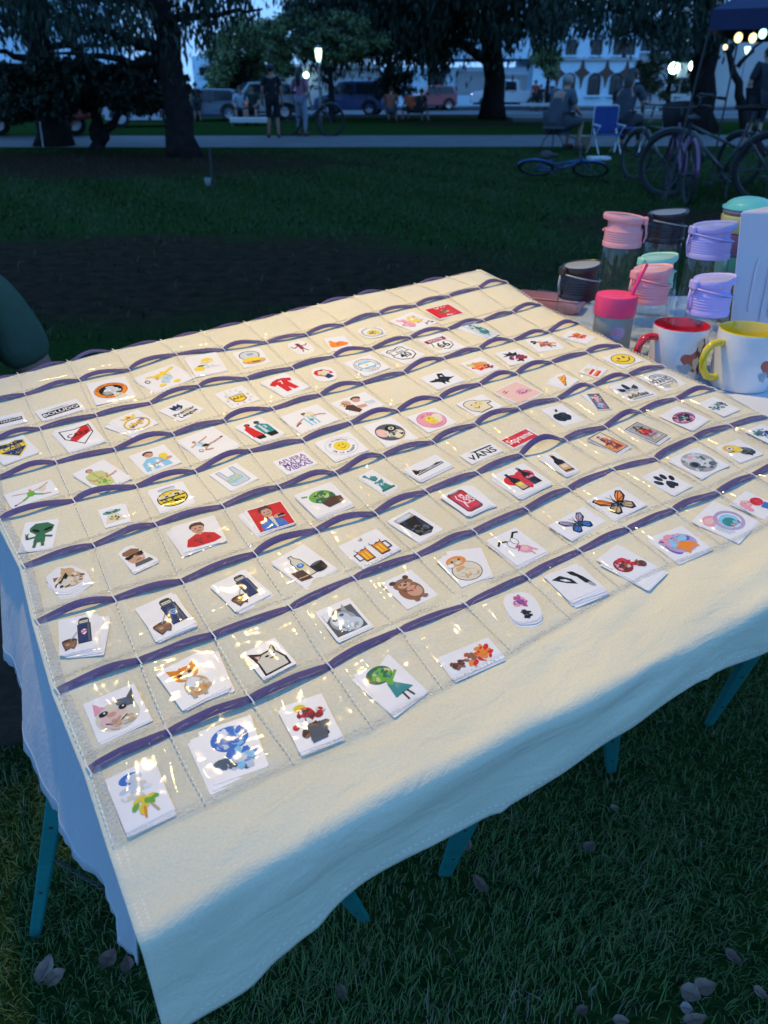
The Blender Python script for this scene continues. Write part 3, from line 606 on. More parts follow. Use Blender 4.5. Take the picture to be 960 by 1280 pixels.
# ================================================================ bicycles
m_spoke = mat('spoke_steel', (.05, .055, .06), .4, metal=.5)
def bicycle(label, colr, pos, rz, tilt=0.0, sc=1.0, basket=False, lay=False, step=True, group='bicycles left on the grass', steer=0.0):
    t = thing('bicycle', label, 'bicycle', pos, 0, group, sc)
    t.rotation_euler = (tilt, 0, rz)
    if lay: t.rotation_euler = Matrix.Rotation(rz, 3, 'Z').to_4x4().to_euler(); t.rotation_euler.rotate_axis('X', R(62))
    fm = mat('frame_%d_%d_%d' % tuple(int(c*255) for c in colr), colr, .35, coat=.4)
    r_ = .33; W = .52
    for nm, x in (('rear', -W), ('front', W)):
        q = Mesh(); q.tube([(x+math.cos(a)*r_, 0, r_+math.sin(a)*r_) for a in [2*math.pi*k/40 for k in range(40)]], .026, 8, closed=True)
        w = q.build('wheel', m_tyre, t, smooth=True)
        q = Mesh(); q.tube([(x+math.cos(a)*(r_-.03), 0, r_+math.sin(a)*(r_-.03)) for a in [2*math.pi*k/40 for k in range(40)]], .010, 6, closed=True); q.build('rim', m_spoke, w)
        q = Mesh()
        for k in range(18):
            a = 2*math.pi*k/18; q.bar((x, (-1)**k*.02, r_), (x+math.cos(a)*(r_-.03), 0, r_+math.sin(a)*(r_-.03)), .0035, .0035)
        q.build('spokes', m_spoke, w)
        q = Mesh(); q.tube([(x, -.04, r_), (x, .04, r_)], .02, 8); q.build('hub', m_spoke, w)
    bb = Vector((-.08, 0, .28)); st = Vector((-.24, 0, .72)); hd = Vector((.34, 0, .84)); hd2 = Vector((.38, 0, .68))
    q = Mesh(); q.tube([bb, st], .016, 8)
    q.tube([bb, hd2], .019, 8); q.tube([hd2, hd], .019, 8)
    q.tube([st.lerp(bb, .45 if step else .08), hd2.lerp(hd, .3)], .015, 8)
    for sy in (-.05, .05): q.tube([(-W, sy, r_), bb], .010, 6); q.tube([(-W, sy, r_), st.lerp(bb, .1)], .009, 6)
    q.build('frame', fm, t, smooth=True)
    q = Mesh()
    for sy in (-.05, .05): q.tube([(.39, sy*.8, .66), (.44, sy, .48), (W, sy, r_)], .012, 6)
    q.build('fork', fm, t, smooth=True)
    q = Mesh(); q.tube([hd, (.31, 0, .98), (.34, 0, 1.0)], .012, 6); q.tube([(.16, -.29, 1.0), (.26, -.25, 1.02), (.34, -.08, 1.0), (.34, .08, 1.0), (.26, .25, 1.02), (.16, .29, 1.0)], .011, 8); q.build('handlebar', m_spoke, t, smooth=True)
    for sy in (-1, 1):
        q = Mesh(); q.tube([(.20, sy*.275, 1.01), (.11, sy*.30, 1.0)], .017, 8); q.build('grip', m_trim, t)
    q = Mesh(); q.tube([st, (-.27, 0, .88)], .013, 8); q.build('seat_post', m_spoke, t)
    q = Mesh(); q.ell((-.29, 0, .91), (.13, .085, .035), 12, 6); q.ell((-.16, 0, .905), (.11, .03, .025), 10, 6); q.build('saddle', m_trim, t, smooth=True)
    q = Mesh(); q.tube([(math.cos(a)*.09+bb.x, .045, bb.z+math.sin(a)*.09) for a in [2*math.pi*k/20 for k in range(20)]], .006, 5, closed=True); q.tube([bb+Vector((0, -.06, 0)), bb+Vector((0, .06, 0))], .015, 8)
    for sy in (-1, 1): q.bar(bb+Vector((0, sy*.07, 0)), bb+Vector((sy*.12, sy*.07, -sy*.12)), .02, .012)
    cr = q.build('crank', m_spoke, t)
    for sy in (-1, 1):
        q = Mesh(); q.box(bb+Vector((sy*.12, sy*.12, -sy*.12)), (.045, .04, .012)); q.build('pedal', m_trim, cr)
    for x, a0, a1 in ((-W, .15, 1.0), (W, .25, .95)):
        q = Mesh(); q.tube([(x+math.cos(math.pi*a)*(r_+.035), 0, r_+math.sin(math.pi*a)*(r_+.035)) for a in [a0+(a1-a0)*k/10 for k in range(11)]], .020, 6); q.build('mudguard', fm, t, smooth=True)
    if basket:
        q = Mesh(); q.tube([(.60, 0, 1.04), (.57, 0, .90), (.54, 0, .72)], [.19, .18, .13], 14); q.build('pannier_bag', mat('black_bag', (.012, .012, .015), .8), t, smooth=True)
    q = Mesh(); q.tube([(-.15, .04, .28), (-.20, .22, .02)], .009, 6); q.build('kickstand', m_spoke, t)
    return t
def bpos(x, y, z=0): p = gb(x, y); return (p.x, p.y, z)
bicycle('black bicycle held by the woman in pink on the path', (.03, .035, .04), bpos(386, 170), -.12, tilt=-.08, sc=1.18)
bicycle('blue bicycle lying flat on the dark lawn', (.02, .09, .28), bpos(704, 224, .05), -.30, sc=.76, lay=True)
bicycle('grey old bicycle with covered saddle, left of the pink framed one', (.06, .055, .05), bpos(818, 228), 1.95, tilt=.05, sc=1.0, step=False)
bicycle('pink framed bicycle seen end on, carrying a big black bag', (.20, .07, .17), bpos(846, 248), 1.45, tilt=-.05, sc=1.0, basket=True)
bicycle('dark bicycle with a large front wheel facing the bottles', (.04, .05, .06), bpos(888, 248), 2.55, tilt=.06, sc=1.12)
bicycle('black bicycle cut by the right edge of the photo', (.02, .025, .03), bpos(962, 236), 2.2, tilt=-.06, sc=1.0)

# ================================================================ people
m_skin = mat('skin', (.36, .20, .14), .55, var=.06)
m_hair = mat('dark_hair', (.018, .013, .011), .6, var=.2)
m_hairg = mat('grey_hair', (.22, .21, .20), .7, var=.2)
def skinmesh(name, verts, edges, radii, mtl, parent, sub=2, root=0):
    me = bpy.data.meshes.new('rig_'+name); me.from_pydata([tuple(v) for v in verts], edges, [])
    o = bpy.data.objects.new('rig_'+name, me); COL.objects.link(o)
    md = o.modifiers.new('s', 'SKIN'); md.use_smooth_shade = True
    for i, r_ in enumerate(radii):
        d = me.skin_vertices[0].data[i]; d.radius = (r_, r_) if not hasattr(r_, '__len__') else r_; d.use_root = (i == root)
    sb = o.modifiers.new('u', 'SUBSURF'); sb.levels = sub; sb.render_levels = sub
    dg = bpy.context.evaluated_depsgraph_get(); dg.update()
    em = bpy.data.meshes.new_from_object(o.evaluated_get(dg)); em.name = name
    bpy.data.objects.remove(o); em.materials.clear(); em.materials.append(mtl)
    em.polygons.foreach_set('use_smooth', [True]*len(em.polygons))
    n = bpy.data.objects.new(name, em); COL.objects.link(n); n.parent = parent; return n
POSE = {
 'stand': dict(pel=(0, 0, .95), chest=(0, .01, 1.28), neck=(0, 0, 1.46), head=(0, .02, 1.60), sh=(.19, 0, 1.42), el=(.25, -.03, 1.14), wr=(.26, .06, .90), hip=(.10, 0, .92), kn=(.11, .02, .50), an=(.12, -.02, .09)),
 'walk':  dict(pel=(0, 0, .94), chest=(0, .03, 1.27), neck=(0, .03, 1.45), head=(0, .05, 1.59), sh=(.18, .02, 1.41), el=(.24, .02, 1.14), wr=(.24, .18, .95), hip=(.10, 0, .91), kn=(.11, .10, .50), an=(.11, -.05, .09)),
 'sit':   dict(pel=(0, 0, .48), chest=(0, .06, .80), neck=(0, .12, .98), head=(0, .17, 1.11), sh=(.20, .08, .94), el=(.26, .16, .68), wr=(.16, .38, .60), hip=(.11, .02, .46), kn=(.15, .44, .48), an=(.15, .42, .09)),
}
def person(label, pos, rz, pose='stand', shirt=(.05, .05, .06), pants=(.03, .03, .04), hairm=None, longhair=False, sc=1.0, short=True, bulk=1.0, hold=None, group=None, sleeve=True, cap=False, twist=None):
    t = thing('person', label, 'person', pos, rz, group, sc)
    J = {k: Vector(v) for k, v in POSE[pose].items()}
    if twist: 
        for k, v in twist.items(): J[k] = Vector(v)
    V = []; E = []; Rr = []
    def av(p, r_): V.append(Vector(p)); Rr.append(r_); return len(V)-1
    def ae(a, b): E.append((a, b)); return b
    pel = av(J['pel'], .13*bulk); sp = ae(pel, av(J['pel'].lerp(J['chest'], .5), .125*bulk)); ch = ae(sp, av(J['chest'], (.145*bulk, .12*bulk)))
    nb = ae(ch, av(J['neck'], .055)); hb = ae(nb, av(J['head']-Vector((0, 0, .055)), .062)); hm = ae(hb, av(J['head'], (.083, .095))); ht = ae(hm, av(J['head']+Vector((0, -.01, .075)), .068))
    nose = ae(hm, av(J['head']+Vector((0, .105, -.012)), .014))
    arms = []; legs = []
    for s in (-1, 1):
        M_ = lambda k: Vector((J[k].x*s, J[k].y, J[k].z)) if (k+('L' if s < 0 else 'R')) not in J else J[k+('L' if s < 0 else 'R')]
        sh, el, wr = M_('sh'), M_('el'), M_('wr')
        a = ae(ch, av(sh, .058*bulk)); b = ae(a, av(el, .042)); c = ae(b, av(wr, .028))
        d = (wr-el).normalized(); side = Vector((0, 1, 0)).cross(d); side = side.normalized() if side.length > .1 else Vector((1, 0, 0))
        palm = ae(c, av(wr+d*.05, (.034, .018)))
        for f in range(4):
            base = wr+d*.085+side*(f-1.5)*.019; p1 = ae(palm, av(base, .0095)); p2 = ae(p1, av(base+d*(.04, .046, .043, .032)[f]+Vector((0, .012, 0)), .0085)); ae(p2, av(base+d*(.06, .07, .064, .046)[f]+Vector((0, .03, 0)), .007))
        th = ae(c, av(wr+d*.035-side*.034*s, .011)); ae(th, av(wr+d*.07-side*.045*s+Vector((0, .01, 0)), .009))
        arms.append((sh, el, wr))
        hp, kn, an = M_('hip'), M_('kn'), M_('an')
        if pose == 'walk' and s < 0: kn, an = kn+Vector((0, -.06, 0)), an+Vector((0, -.16, .06))
        if pose == 'stand' and s < 0: an = an+Vector((-.02, .06, 0))
        a = ae(pel, av(hp, .095*bulk)); b = ae(a, av(kn, .056)); c = ae(b, av(an, .036)); ae(c, av(an+Vector((s*.02, .13, -.045)), .032))
        legs.append((hp, kn, an))
    skinmesh('body', V, E, Rr, m_skin, t)
    sm = mat('fabric_%d_%d_%d' % tuple(int(c*255) for c in shirt), shirt, .9, var=.12, bump=.3, bscale=25); pm = mat('fabric_%d_%d_%d' % tuple(int(c*255) for c in pants), pants, .9, var=.12, bump=.3, bscale=25)
    v = [J['pel']+Vector((0, 0, -.06)), J['pel'].lerp(J['chest'], .5), J['chest'], J['neck']-Vector((0, 0, .035))]; e = [(0, 1), (1, 2), (2, 3)]; rr = [.165*bulk, .15*bulk, (.17*bulk, .14*bulk), .07]
    for (sh, el, wr) in arms:
        i = len(v); v += [sh, sh.lerp(el, .8 if sleeve else .98)]; e += [(2, i), (i, i+1)]; rr += [.078*bulk, .066]
    skinmesh('shirt', v, e, rr, sm, t, root=1)
    v = [J['pel']]; e = []; rr = [.155*bulk]
    for (hp, kn, an) in legs:
        i = len(v); end = kn.lerp(an, .08 if short else .9); v += [hp, hp.lerp(kn, .9), end]; e += [(0, i), (i, i+1), (i+1, i+2)]; rr += [.115*bulk, .085, .075 if short else .052]
    skinmesh('trousers', v, e, rr, pm, t)
    q = Mesh(); H = J['head']
    q.ell(H+Vector((0, -.022, .03)), (.096, .108, .088), 14, 8)
    if longhair: q.tube([H+Vector((0, -.06, .02)), H+Vector((0, -.12, -.10)), H+Vector((0, -.13, -.26)), H+Vector((0, -.11, -.38))], [.08, .075, .06, .02], 10)
    q.build('hair', hairm or m_hair, t, smooth=True)
    for s in (-1, 1):
        q = Mesh(); q.ell(H+Vector((s*.086, .0, -.015)), (.013, .022, .032), 8, 6); q.build('ear', m_skin, t, smooth=True)
        q = Mesh(); q.ell(H+Vector((s*.032, .083, .006)), (.014, .010, .008), 8, 6); q.build('eye', m_hair, t, smooth=True)
        an = legs[0 if s < 0 else 1][2]; q = Mesh(); q.box(an+Vector((s*.01, .05, -.045)), (.045, .13, .045), bev=.03); q.build('shoe', m_trim if not short else mat('shoe_dark', (.06, .03, .03), .7), t, smooth=True, angle=50)
    q = Mesh(); q.ell(H+Vector((0, .083, -.052)), (.024, .010, .006), 8, 6); q.build('mouth', mat('lips', (.25, .08, .07), .5), t, smooth=True)
    if cap: q = Mesh(); q.ell(H+Vector((0, 0, .07)), (.105, .115, .06), 14, 8); q.box(H+Vector((0, .13, .055)), (.07, .07, .01)); q.build('cap', m_trim, t, smooth=True, angle=40)
    return t
def gz(x, y): p = gb(x, y); return (p.x, p.y, 0)
person('person in dark top and shorts standing on the path beside the woman in pink', gz(343, 172), .1, 'stand', (.010, .012, .018), (.008, .009, .014), cap=True)
person('person in a pink top with a long dark ponytail pushing a bicycle', gz(378, 170), -.5, 'stand', (.38, .16, .27), (.22, .28, .36), longhair=True, sc=.98, short=False, sleeve=False, bulk=.85)
person('heavy person in grey blue shirt and shorts sitting with back turned near the blue chair', gz(694, 188), -1.0, 'sit', (.055, .08, .10), (.045, .055, .065), hairm=m_hairg, sc=1.18, bulk=1.25)
person('hunched person with hair hanging forward sitting right of the blue folding chair', gz(773, 188), -.7, 'sit', (.035, .045, .06), (.02, .025, .03), sc=1.28, longhair=True, short=False)
person('person in a pale blue top sitting at the long white table by the parked cars', gz(304, 156), P180, 'sit', (.30, .42, .52), (.03, .04, .05), sc=1.0)
person('person in a dark green top sitting at the long white table by the parked cars', gz(318, 156), P180, 'sit', (.012, .035, .03), (.02, .02, .02), sc=1.05)
person('person standing in dark clothes against the grey hatchback', gz(248, 152), .4, 'stand', (.02, .02, .025), (.03, .04, .05), sc=.78)
person('person in an orange top sitting low on the grass under the cedar boughs', gz(513, 151), .5, 'sit', (.62, .11, .03), (.02, .02, .025), sc=.88)
person('person in black crouching next to the one in orange', gz(524, 152), -.6, 'sit', (.012, .012, .016), (.012, .012, .016), sc=.92)
person('person in a brownish red top on a folding chair left of the one in orange', gz(488, 153), -.2, 'sit', (.26, .085, .055), (.05, .06, .08), sc=.98)
gp_ = 'people gathered at the bench before the colonial house'
person('person in a red top standing leftmost in the group by the white bench', gz(667, 139), .2, 'stand', (.36, .06, .05), (.02, .02, .02), sc=.86, group=gp_)
person('person in black standing second in the group by the white bench', gz(674, 139), -.2, 'stand', (.02, .02, .025), (.02, .02, .02), sc=.74, group=gp_)
person('person in a lilac top standing behind the seated heavy person', gz(683, 138), .3, 'stand', (.26, .2, .28), (.03, .03, .04), sc=.84, group=gp_)
person('person in a light blue top rightmost in the group by the white bench', gz(689, 138), .1, 'stand', (.12, .30, .42), (.03, .03, .04), sc=.7, group=gp_)
person('person in a white top walking along the street past the arched windows', gz(741, 133), 1.3, 'walk', (.38, .36, .42), (.02, .02, .03), sc=.90)
person('person in a black top with a ponytail standing near the silver car', gz(808, 139), -.3, 'stand', (.012, .012, .018), (.16, .14, .20), sc=.98, longhair=True)
person('person in dark clothes standing left of the pale car at the far right', gz(905, 131), .2, 'stand', (.012, .012, .018), (.01, .012, .015), sc=.98)
person('dark dressed person with folded arms standing by the bicycles at the right edge', gz(937, 190), .35, 'stand', (.012, .016, .024), (.012, .016, .022), sc=1.12, bulk=1.2,
       twist={'wr': (.06, .22, 1.16), 'el': (.28, .06, 1.10), 'kn': (.11, .02, .52)})
# seller in the green T-shirt at the left edge
ps = at_y(-18, 380, 1.42)
person('seller in a dark green T-shirt sitting behind the table at the left edge', (ps.x-.23, 1.50, -.13), .95, 'sit', (.06, .11, .075), (.03, .03, .04), sc=1.0, bulk=.95,
       twist={'pel': (0, 0, .50), 'chest': (0, .02, .86), 'neck': (0, .04, 1.10), 'head': (0, .08, 1.26), 'sh': (.20, .02, 1.02), 'el': (.27, -.03, .76), 'wr': (.14, .18, .70)})
# ================================================================ park furniture
m_wplast = mat('white_plastic', (.62, .64, .66), .45, var=.05)
m_pole = mat('grey_pole', (.16, .17, .18), .5, metal=.3)
def long_table(label, x0, x1, ytop, yfoot, cat='table'):
    f = gb((x0+x1)/2, yfoot); s = f.y/960; w = (x1-x0)*s; h = at_y((x0+x1)/2, ytop, f.y).z
    t = thing('folding_table', label, cat, (f.x, f.y, 0))
    q = Mesh(); q.box((0, 0, h-.03), (w/2, .35, .03), bev=.015); q.box((0, -.33, h-.09), (w/2-.03, .015, .05)); q.build('table_top', m_wplast, t)
    for sx in (-1, 1):
        for sy in (-1, 1):
            q = Mesh(); q.tube([(sx*(w/2-.15), sy*.28, h-.06), (sx*(w/2-.08), sy*.30, 0)], .018, 8); q.build('leg', m_pole, t)
    return t
long_table('long white folding table with people behind it near the parked cars', 292, 338, 147, 157)
long_table('white bench table behind the heavy seated person', 652, 682, 129, 139)
long_table('white table laden with small goods beyond the hunched person', 782, 832, 137, 160)
# blue striped folding chair
pc = gz(752, 192); t = thing('folding_chair', 'blue striped folding garden chair with white tubular frame', 'chair', pc, .15, None, .88)
m_blue = mat('blue_webbing', (.005, .038, .19), .7)
for k in range(8):
    q = Mesh(); x = -.25+k*.0715; q.box((x, 0, .72), (.032, .012, .26)); q.build('back_strip', m_blue, t)
q = Mesh(); q.box((0, -.24, .42), (.27, .24, .012)); q.build('seat', m_blue, t)
q = Mesh(); q.tube([(-.29, .02, .40), (-.29, .02, .98), (-.25, .02, 1.01), (.25, .02, 1.01), (.29, .02, .98), (.29, .02, .40)], .014, 8); q.build('back_frame', m_wplast, t, smooth=True)
for sx in (-1, 1):
    q = Mesh(); q.tube([(sx*.29, .02, .62), (sx*.30, -.45, .60)], .018, 8); q.build('armrest', m_wplast, t)
    q = Mesh(); q.tube([(sx*.29, -.42, .60), (sx*.29, .25, 0)], .013, 8); q.build('leg', m_wplast, t); q = Mesh(); q.tube([(sx*.27, .02, .55), (sx*.27, -.48, 0)], .013, 8); q.build('leg', m_wplast, t)
pc = gz(790, 190); t = thing('folding_stool', 'white tubular folding seat under the hunched person', 'chair', (pc[0]-.1, pc[1]+.05, 0), -.3)
for sx in (-1, 1):
    for a in (-1, 1):
        q = Mesh(); q.tube([(sx*.25, a*.24, .46), (sx*.25, -a*.24, 0)], .014, 8); q.build('leg', m_wplast, t)
q = Mesh(); q.box((0, 0, .455), (.27, .25, .012)); q.build('seat', m_blue, t)
pc = gz(692, 190); t = thing('stool', 'dark curved wire chair under the heavy seated person', 'chair', (pc[0]-.02, pc[1]+.1, 0), -1.0)
q = Mesh(); q.lathe([(.001, .47), (.22, .47), (.24, .45), (.22, .43), (.001, .43)], 20); q.build('seat', m_trim, t, smooth=True)
for k in range(4):
    a = math.pi/4+k*math.pi/2; q = Mesh(); q.tube([(math.cos(a)*.2*w, math.sin(a)*.2*w, z) for w, z in ((.9, .44), (.5, .33), (.95, .22), (1.15, .1), (1.0, 0))], .013, 6); q.build('leg', m_trim, t, smooth=True)
pc = gz(727, 186); t = thing('cardboard_box', 'small tan box on the grass beneath the blue chair', 'box', pc, .2)
q = Mesh(); q.box((0, 0, .13), (.14, .12, .13), bev=.01); q.build('carton', mat('cardboard', (.20, .15, .10), .8), t)
q = Mesh(); q.box((0, 0, .263), (.03, .12, .002)); q.build('tape', m_wplast, t)
pc = gz(748, 200); t = thing('tray', 'pale shallow tray lying on the grass in front of the blue chair', 'tray', pc, .1)
q = Mesh(); q.box((0, 0, .012), (.19, .12, .010), bev=.008); q.build('base', m_wplast, t)
q = Mesh()
for c_, h_ in (((0, .12, .035), (.19, .008, .025)), ((0, -.12, .035), (.19, .008, .025)), ((.19, 0, .035), (.008, .12, .025)), ((-.19, 0, .035), (.008, .12, .025))): q.box(c_, h_)
q.build('rim', m_wplast, t)
# white plastic chairs at far right
gch = 'white plastic chairs on the paved area'
for i, (x, y, rz) in enumerate(((846, 131, .3), (862, 131, -.4))):
    t = thing('plastic_chair', ('white plastic chair nearest the lit white post', 'white plastic chair in front of the pale car')[i], 'chair', gz(x, y), rz, gch, .95)
    q = Mesh(); q.box((0, 0, .43), (.24, .23, .02), bev=.01); q.build('seat', m_wplast, t)
    q = Mesh(); q.box((0, .22, .68), (.23, .015, .22), bev=.01); q.build('backrest', m_wplast, t)
    for sx in (-1, 1):
        for sy in (-1, 1): q = Mesh(); q.tube([(sx*.2, sy*.19, .42), (sx*.24, sy*.23, 0)], .02, 6); q.build('leg', m_wplast, t)
        q = Mesh(); q.box((sx*.25, 0, .62), (.02, .2, .015)); q.build('armrest', m_wplast, t)
# lamps
m_lampg = mat('lamp_glass_green', (.8, .9, .85), .3, emit=(.62, 1.0, .72), estr=3)
m_lampw = mat('lamp_glass_white', (.8, .9, .85), .3, emit=(.62, 1.0, .80), estr=14)
m_bulby = mat('bulb_warm', (.9, .8, .6), .3, emit=(1, .72, .32), estr=3)
m_bulbc = mat('bulb_cool', (.8, .9, .9), .3, emit=(.45, 1, .9), estr=3)
def lamp(label, x, yh, Y, r=.16, two=None, m=m_lampg):
    h = at_y(x, yh, Y); t = thing('street_lamp', label, 'street lamp', (h.x, Y, 0))
    q = Mesh(); q.tube([(0, 0, 0), (0, 0, .5), (0, 0, h.z-.35)], [.06, .045, .035], 10); q.build('pole', m_pole, t, smooth=True)
    if not two:
        q = Mesh(); q.lathe([(.03, -.22), (.06, -.20), (.09, -.08), (r, .06), (r*.9, .14), (.02, .16)], 16, (0, 0, h.z)); q.build('lamp_head', m, t, smooth=True)
        q = Mesh(); q.lathe([(r*1.1, .14), (.06, .22), (.001, .24)], 16, (0, 0, h.z)); q.build('cap', m_pole, t)
    return t, h
lamp('lit greenish white street lamp rising above the woman in pink', 398, 67, 28, .105)
lamp('small lit street lamp among the leaves above the twin lamps', 855, 51, 40, .18)
t, h = lamp('slim distant lamp post right of the bare branch tree', 934, 62, 50, .16)
pY = 33.0; c0 = at_y(853, 88, pY); t = thing('twin_lamp', 'twin headed lamp with two bright white globes and a square sign between', 'street lamp', (c0.x, pY, 0))
q = Mesh(); q.tube([(0, 0, 0), (0, 0, c0.z+.1)], .03, 8); q.build('pole', m_pole, t)
q = Mesh(); q.box((0, 0, .42), (.14, .14, .42), bev=.03); q.box((0, 0, .9), (.2, .2, .05)); q.build('base_post', m_wplast, t)
q = Mesh(); q.box((0, -.05, c0.z), (.16, .03, .23)); q.build('sign_panel', m_wplast, t)
for x, y in ((842, 85), (867.5, 82)):
    g_ = at_y(x, y, pY); q = Mesh(); q.ell((g_.x-c0.x, -.05, g_.z), (.19, .19, .19), 14, 10); q.build('globe', m_lampw, t, smooth=True)
    q = Mesh(); q.tube([(0, 0, c0.z-.25), ((g_.x-c0.x)*.6, 0, g_.z-.35), (g_.x-c0.x, -.05, g_.z-.12)], .02, 6); q.build('arm', m_pole, t)
t = thing('wall_light', 'tiny lit lamp on the front of the low grey house', 'lamp', at_y(383, 94, 57.6))
q = Mesh(); q.ell((0, -.15, 0), (.16, .12, .16), 10, 8); q.build('bulb', m_lampw, t, smooth=True); q = Mesh(); q.box((0, .15, .02), (.05, .25, .05)); q.build('bracket', m_pole, t)
# small ground spike light at left
pp = gb(266, 238); t = thing('garden_post', 'short dark post with a small cup standing on the lawn', 'post', (pp.x, pp.y, 0), .1)
tp = at_y(262, 186, pp.y); q = Mesh(); q.tube([(.0, 0, 0), (tp.x-pp.x, 0, tp.z)], .014, 8); q.build('stake', m_trim, t)
q = Mesh(); q.lathe([(.03, 0), (.05, .10), (.045, .10), (.02, .01)], 12, (-.05, -.02, .06)); q.build('cup', m_pole, t, smooth=True)
pp = gb(54, 184); t = thing('thin_stake', 'thin pale stake leaning against the trunk of the left cedar', 'stake', (pp.x, pp.y, 0))
q = Mesh(); q.tube([(0, 0, 0), (at_y(46, 132, pp.y).x-pp.x, .05, at_y(46, 132, pp.y).z)], .012, 6); q.build('stick', m_wplast, t)
# blue gazebo at the top right
GY = 9.5; a = at_y(890, 13, GY); t = thing('gazebo', 'dark blue gazebo canopy on slim poles at the top right', 'gazebo', (a.x, GY, 0), R(-27))
m_navy = mat('navy_canopy', (.006, .012, .06), .7, var=.1)
z0 = at_y(890, 38, GY).z; z1 = at_y(890, 12, GY).z
q = Mesh(); S = 3.0; th = [Vector((0, 0, z1)), Vector((S, 0, z1)), Vector((S, S, z1)), Vector((0, S, z1))]; ap = Vector((S/2, S/2, z1+.9))
for i in range(4):
    q.add([th[i], th[(i+1) % 4], ap], [(0, 1, 2)])
    q.add([th[i], th[(i+1) % 4], th[(i+1) % 4]-Vector((0, 0, z1-z0)), th[i]-Vector((0, 0, z1-z0))], [(0, 1, 2, 3)])
q.build('canopy', m_navy, t)
for x, y in ((0, 0), (S, 0), (S, S), (0, S)):
    q = Mesh(); top = Vector((x+.02, y+.02, z1-.01)); bot = Vector((x-(.15 if (x, y) == (0, 0) else .0), y-.05, 0)); q.tube([bot, top], .012, 8); q.build('leg', m_trim, t)
    if (x, y) in ((0, 0), (S, 0)):
        q = Mesh(); q.tube([(x+.04, y+.04, z0+.05), (S/2, S/2, z1+.3)], .012, 6); q.build('roof_strut', m_pole, t)
gb_ = 'string light bulbs under the gazebo'
for i, (x, y, mm, dy) in enumerate(((923, 47, m_bulby, .5), (941, 47.5, m_bulby, .8), (953.5, 42, m_bulbc, .6), (906.5, 59, m_bulby, 1.3))):
    p = at_y(x, y, GY+dy); lab = ('warm hanging bulb near the gazebo corner, left of its twin', 'warm hanging bulb in the middle of the string', 'cool white hanging bulb, the rightmost of the string', 'small warm bulb hanging lowest beside the bare branch')[i]
    t = thing('light_bulb', lab, 'light bulb', p, 0, gb_); k = 1 if i < 3 else .6
    q = Mesh(); q.ell((0, 0, 0), (.042*k, .042*k, .05*k), 12, 8); q.build('glass', mm, t, smooth=True)
    q = Mesh(); q.tube([(0, 0, .05*k), (0, 0, .10*k), (0, 0, .28)], [.02, .02, .004], 8); q.build('socket', m_trim, t)
# scattered stall goods on the far table
for i, (x, y, c, lb) in enumerate(((792, 132, (.5, .2, .2), 'small red item standing on the far white table'), (805, 131, (.2, .25, .5), 'small blue item standing on the far white table'), (820, 133, (.5, .5, .45), 'small cream item standing on the far white table'))):
    f = gb(807, 160); p = at_y(x, y+4, f.y); q = Mesh(); q.lathe([(.05, 0), (.06, .03), (.05, .12), (.03, .16), (.001, .17)], 12); o = q.build('ornament', mat('goods_%d' % i, c, .4), None, smooth=True)
    o.location = (p.x, f.y, at_y(807, 137, f.y).z); tag(o, lb, 'ornament')
m_branch = mat('brown_bag', (.045, .032, .024), .9, var=.4, vscale=30, bump=.6, bscale=60)

# the stall's own lamp, hanging on a flex from the added cedar's bough over the table
t = thing('hanging_lamp', 'small metal shaded stall lamp hanging over the display table from an added bough', 'lamp', LAMP + Vector((0, 0, .03)))
q = Mesh(); q.lathe([(.11, -.01), (.115, -.012), (.07, .05), (.03, .075), (.012, .08), (.001, .08)], 24); q.build('shade', m_trim, t, smooth=True, angle=50)
q = Mesh(); q.tube([(0, 0, .08), (.02, .01, .6), (0, 0, 1.5)], .004, 6); q.build('flex', m_trim, t)
# ================================================================ the display table
m_teal = mat('teal_paint', (.010, .22, .21), .45, var=.15, vscale=12, bump=.2, bscale=60, spec=.4)
m_wood = mat('board_wood', (.22, .15, .09), .7, var=.2)
TT = thing('trestle_table', 'inclined display table on teal painted trestle legs', 'table', (0.1, .8, 0))
def locT(v): return Vector(v)-Vector(TT.location)
q = Mesh(); Mm = Matrix((MA, MB_, MN)).transposed()
q.box(locT(mat_w(.47, .325, -.021)), (.462, .415, .010), Mm); q.build('board', m_wood, TT)
def leg(foot, top, ztop, w0, w1, th=.012):
    w0, w1 = w0*.82, w1*.78
    a = at_z(*foot, 0.0); b = at_z(*top, ztop); d = (b-a); L_ = d.length; d.normalize()
    side = d.cross(Vector((0, 1, 0)) if abs(d.y) < .9 else Vector((1, 0, 0))).normalized(); nrm = side.cross(d)
    q = Mesh(); P = []
    for p, w in ((a, w0), (b, w1)):
        for sx, sy in ((-1, -1), (1, -1), (1, 1), (-1, 1)): P.append(locT(p + side*w/2*sx + nrm*th/2*sy))
    q.add(P, [(3, 2, 1, 0), (4, 5, 6, 7), (0, 1, 5, 4), (1, 2, 6, 5), (2, 3, 7, 6), (3, 0, 4, 7)])
    o = q.build('leg', m_teal, TT)
    for f_ in (.30, .62):
        pb = locT(a.lerp(b, f_) - nrm*(th/2)*(1 if nrm.y > 0 else -1)); q = Mesh(); q.ell(pb, (.003, .002, .003), 8, 6); q.build('bolt', m_spoke, o)
    bv = o.modifiers.new('b', 'BEVEL'); bv.width = .003; bv.segments = 2; return o
leg((44, 1168), (88, 885), .70, .022, .030)
leg((455, 1148), (400, 1075), .66, .022, .030)
leg((556, 1092), (610, 960), .68, .028, .040)
leg((764, 963), (764, 868), .70, .024, .036)
leg((886, 905), (972, 765), .72, .022, .034)
q = Mesh(); q.bar(locT(at_z(68, 1075, .30)), locT(at_z(420, 1160, .30)), .006, .006)
a, b = locT(at_z(66, 1072, .33)), locT(at_z(300, 1130, .33)); q = Mesh()
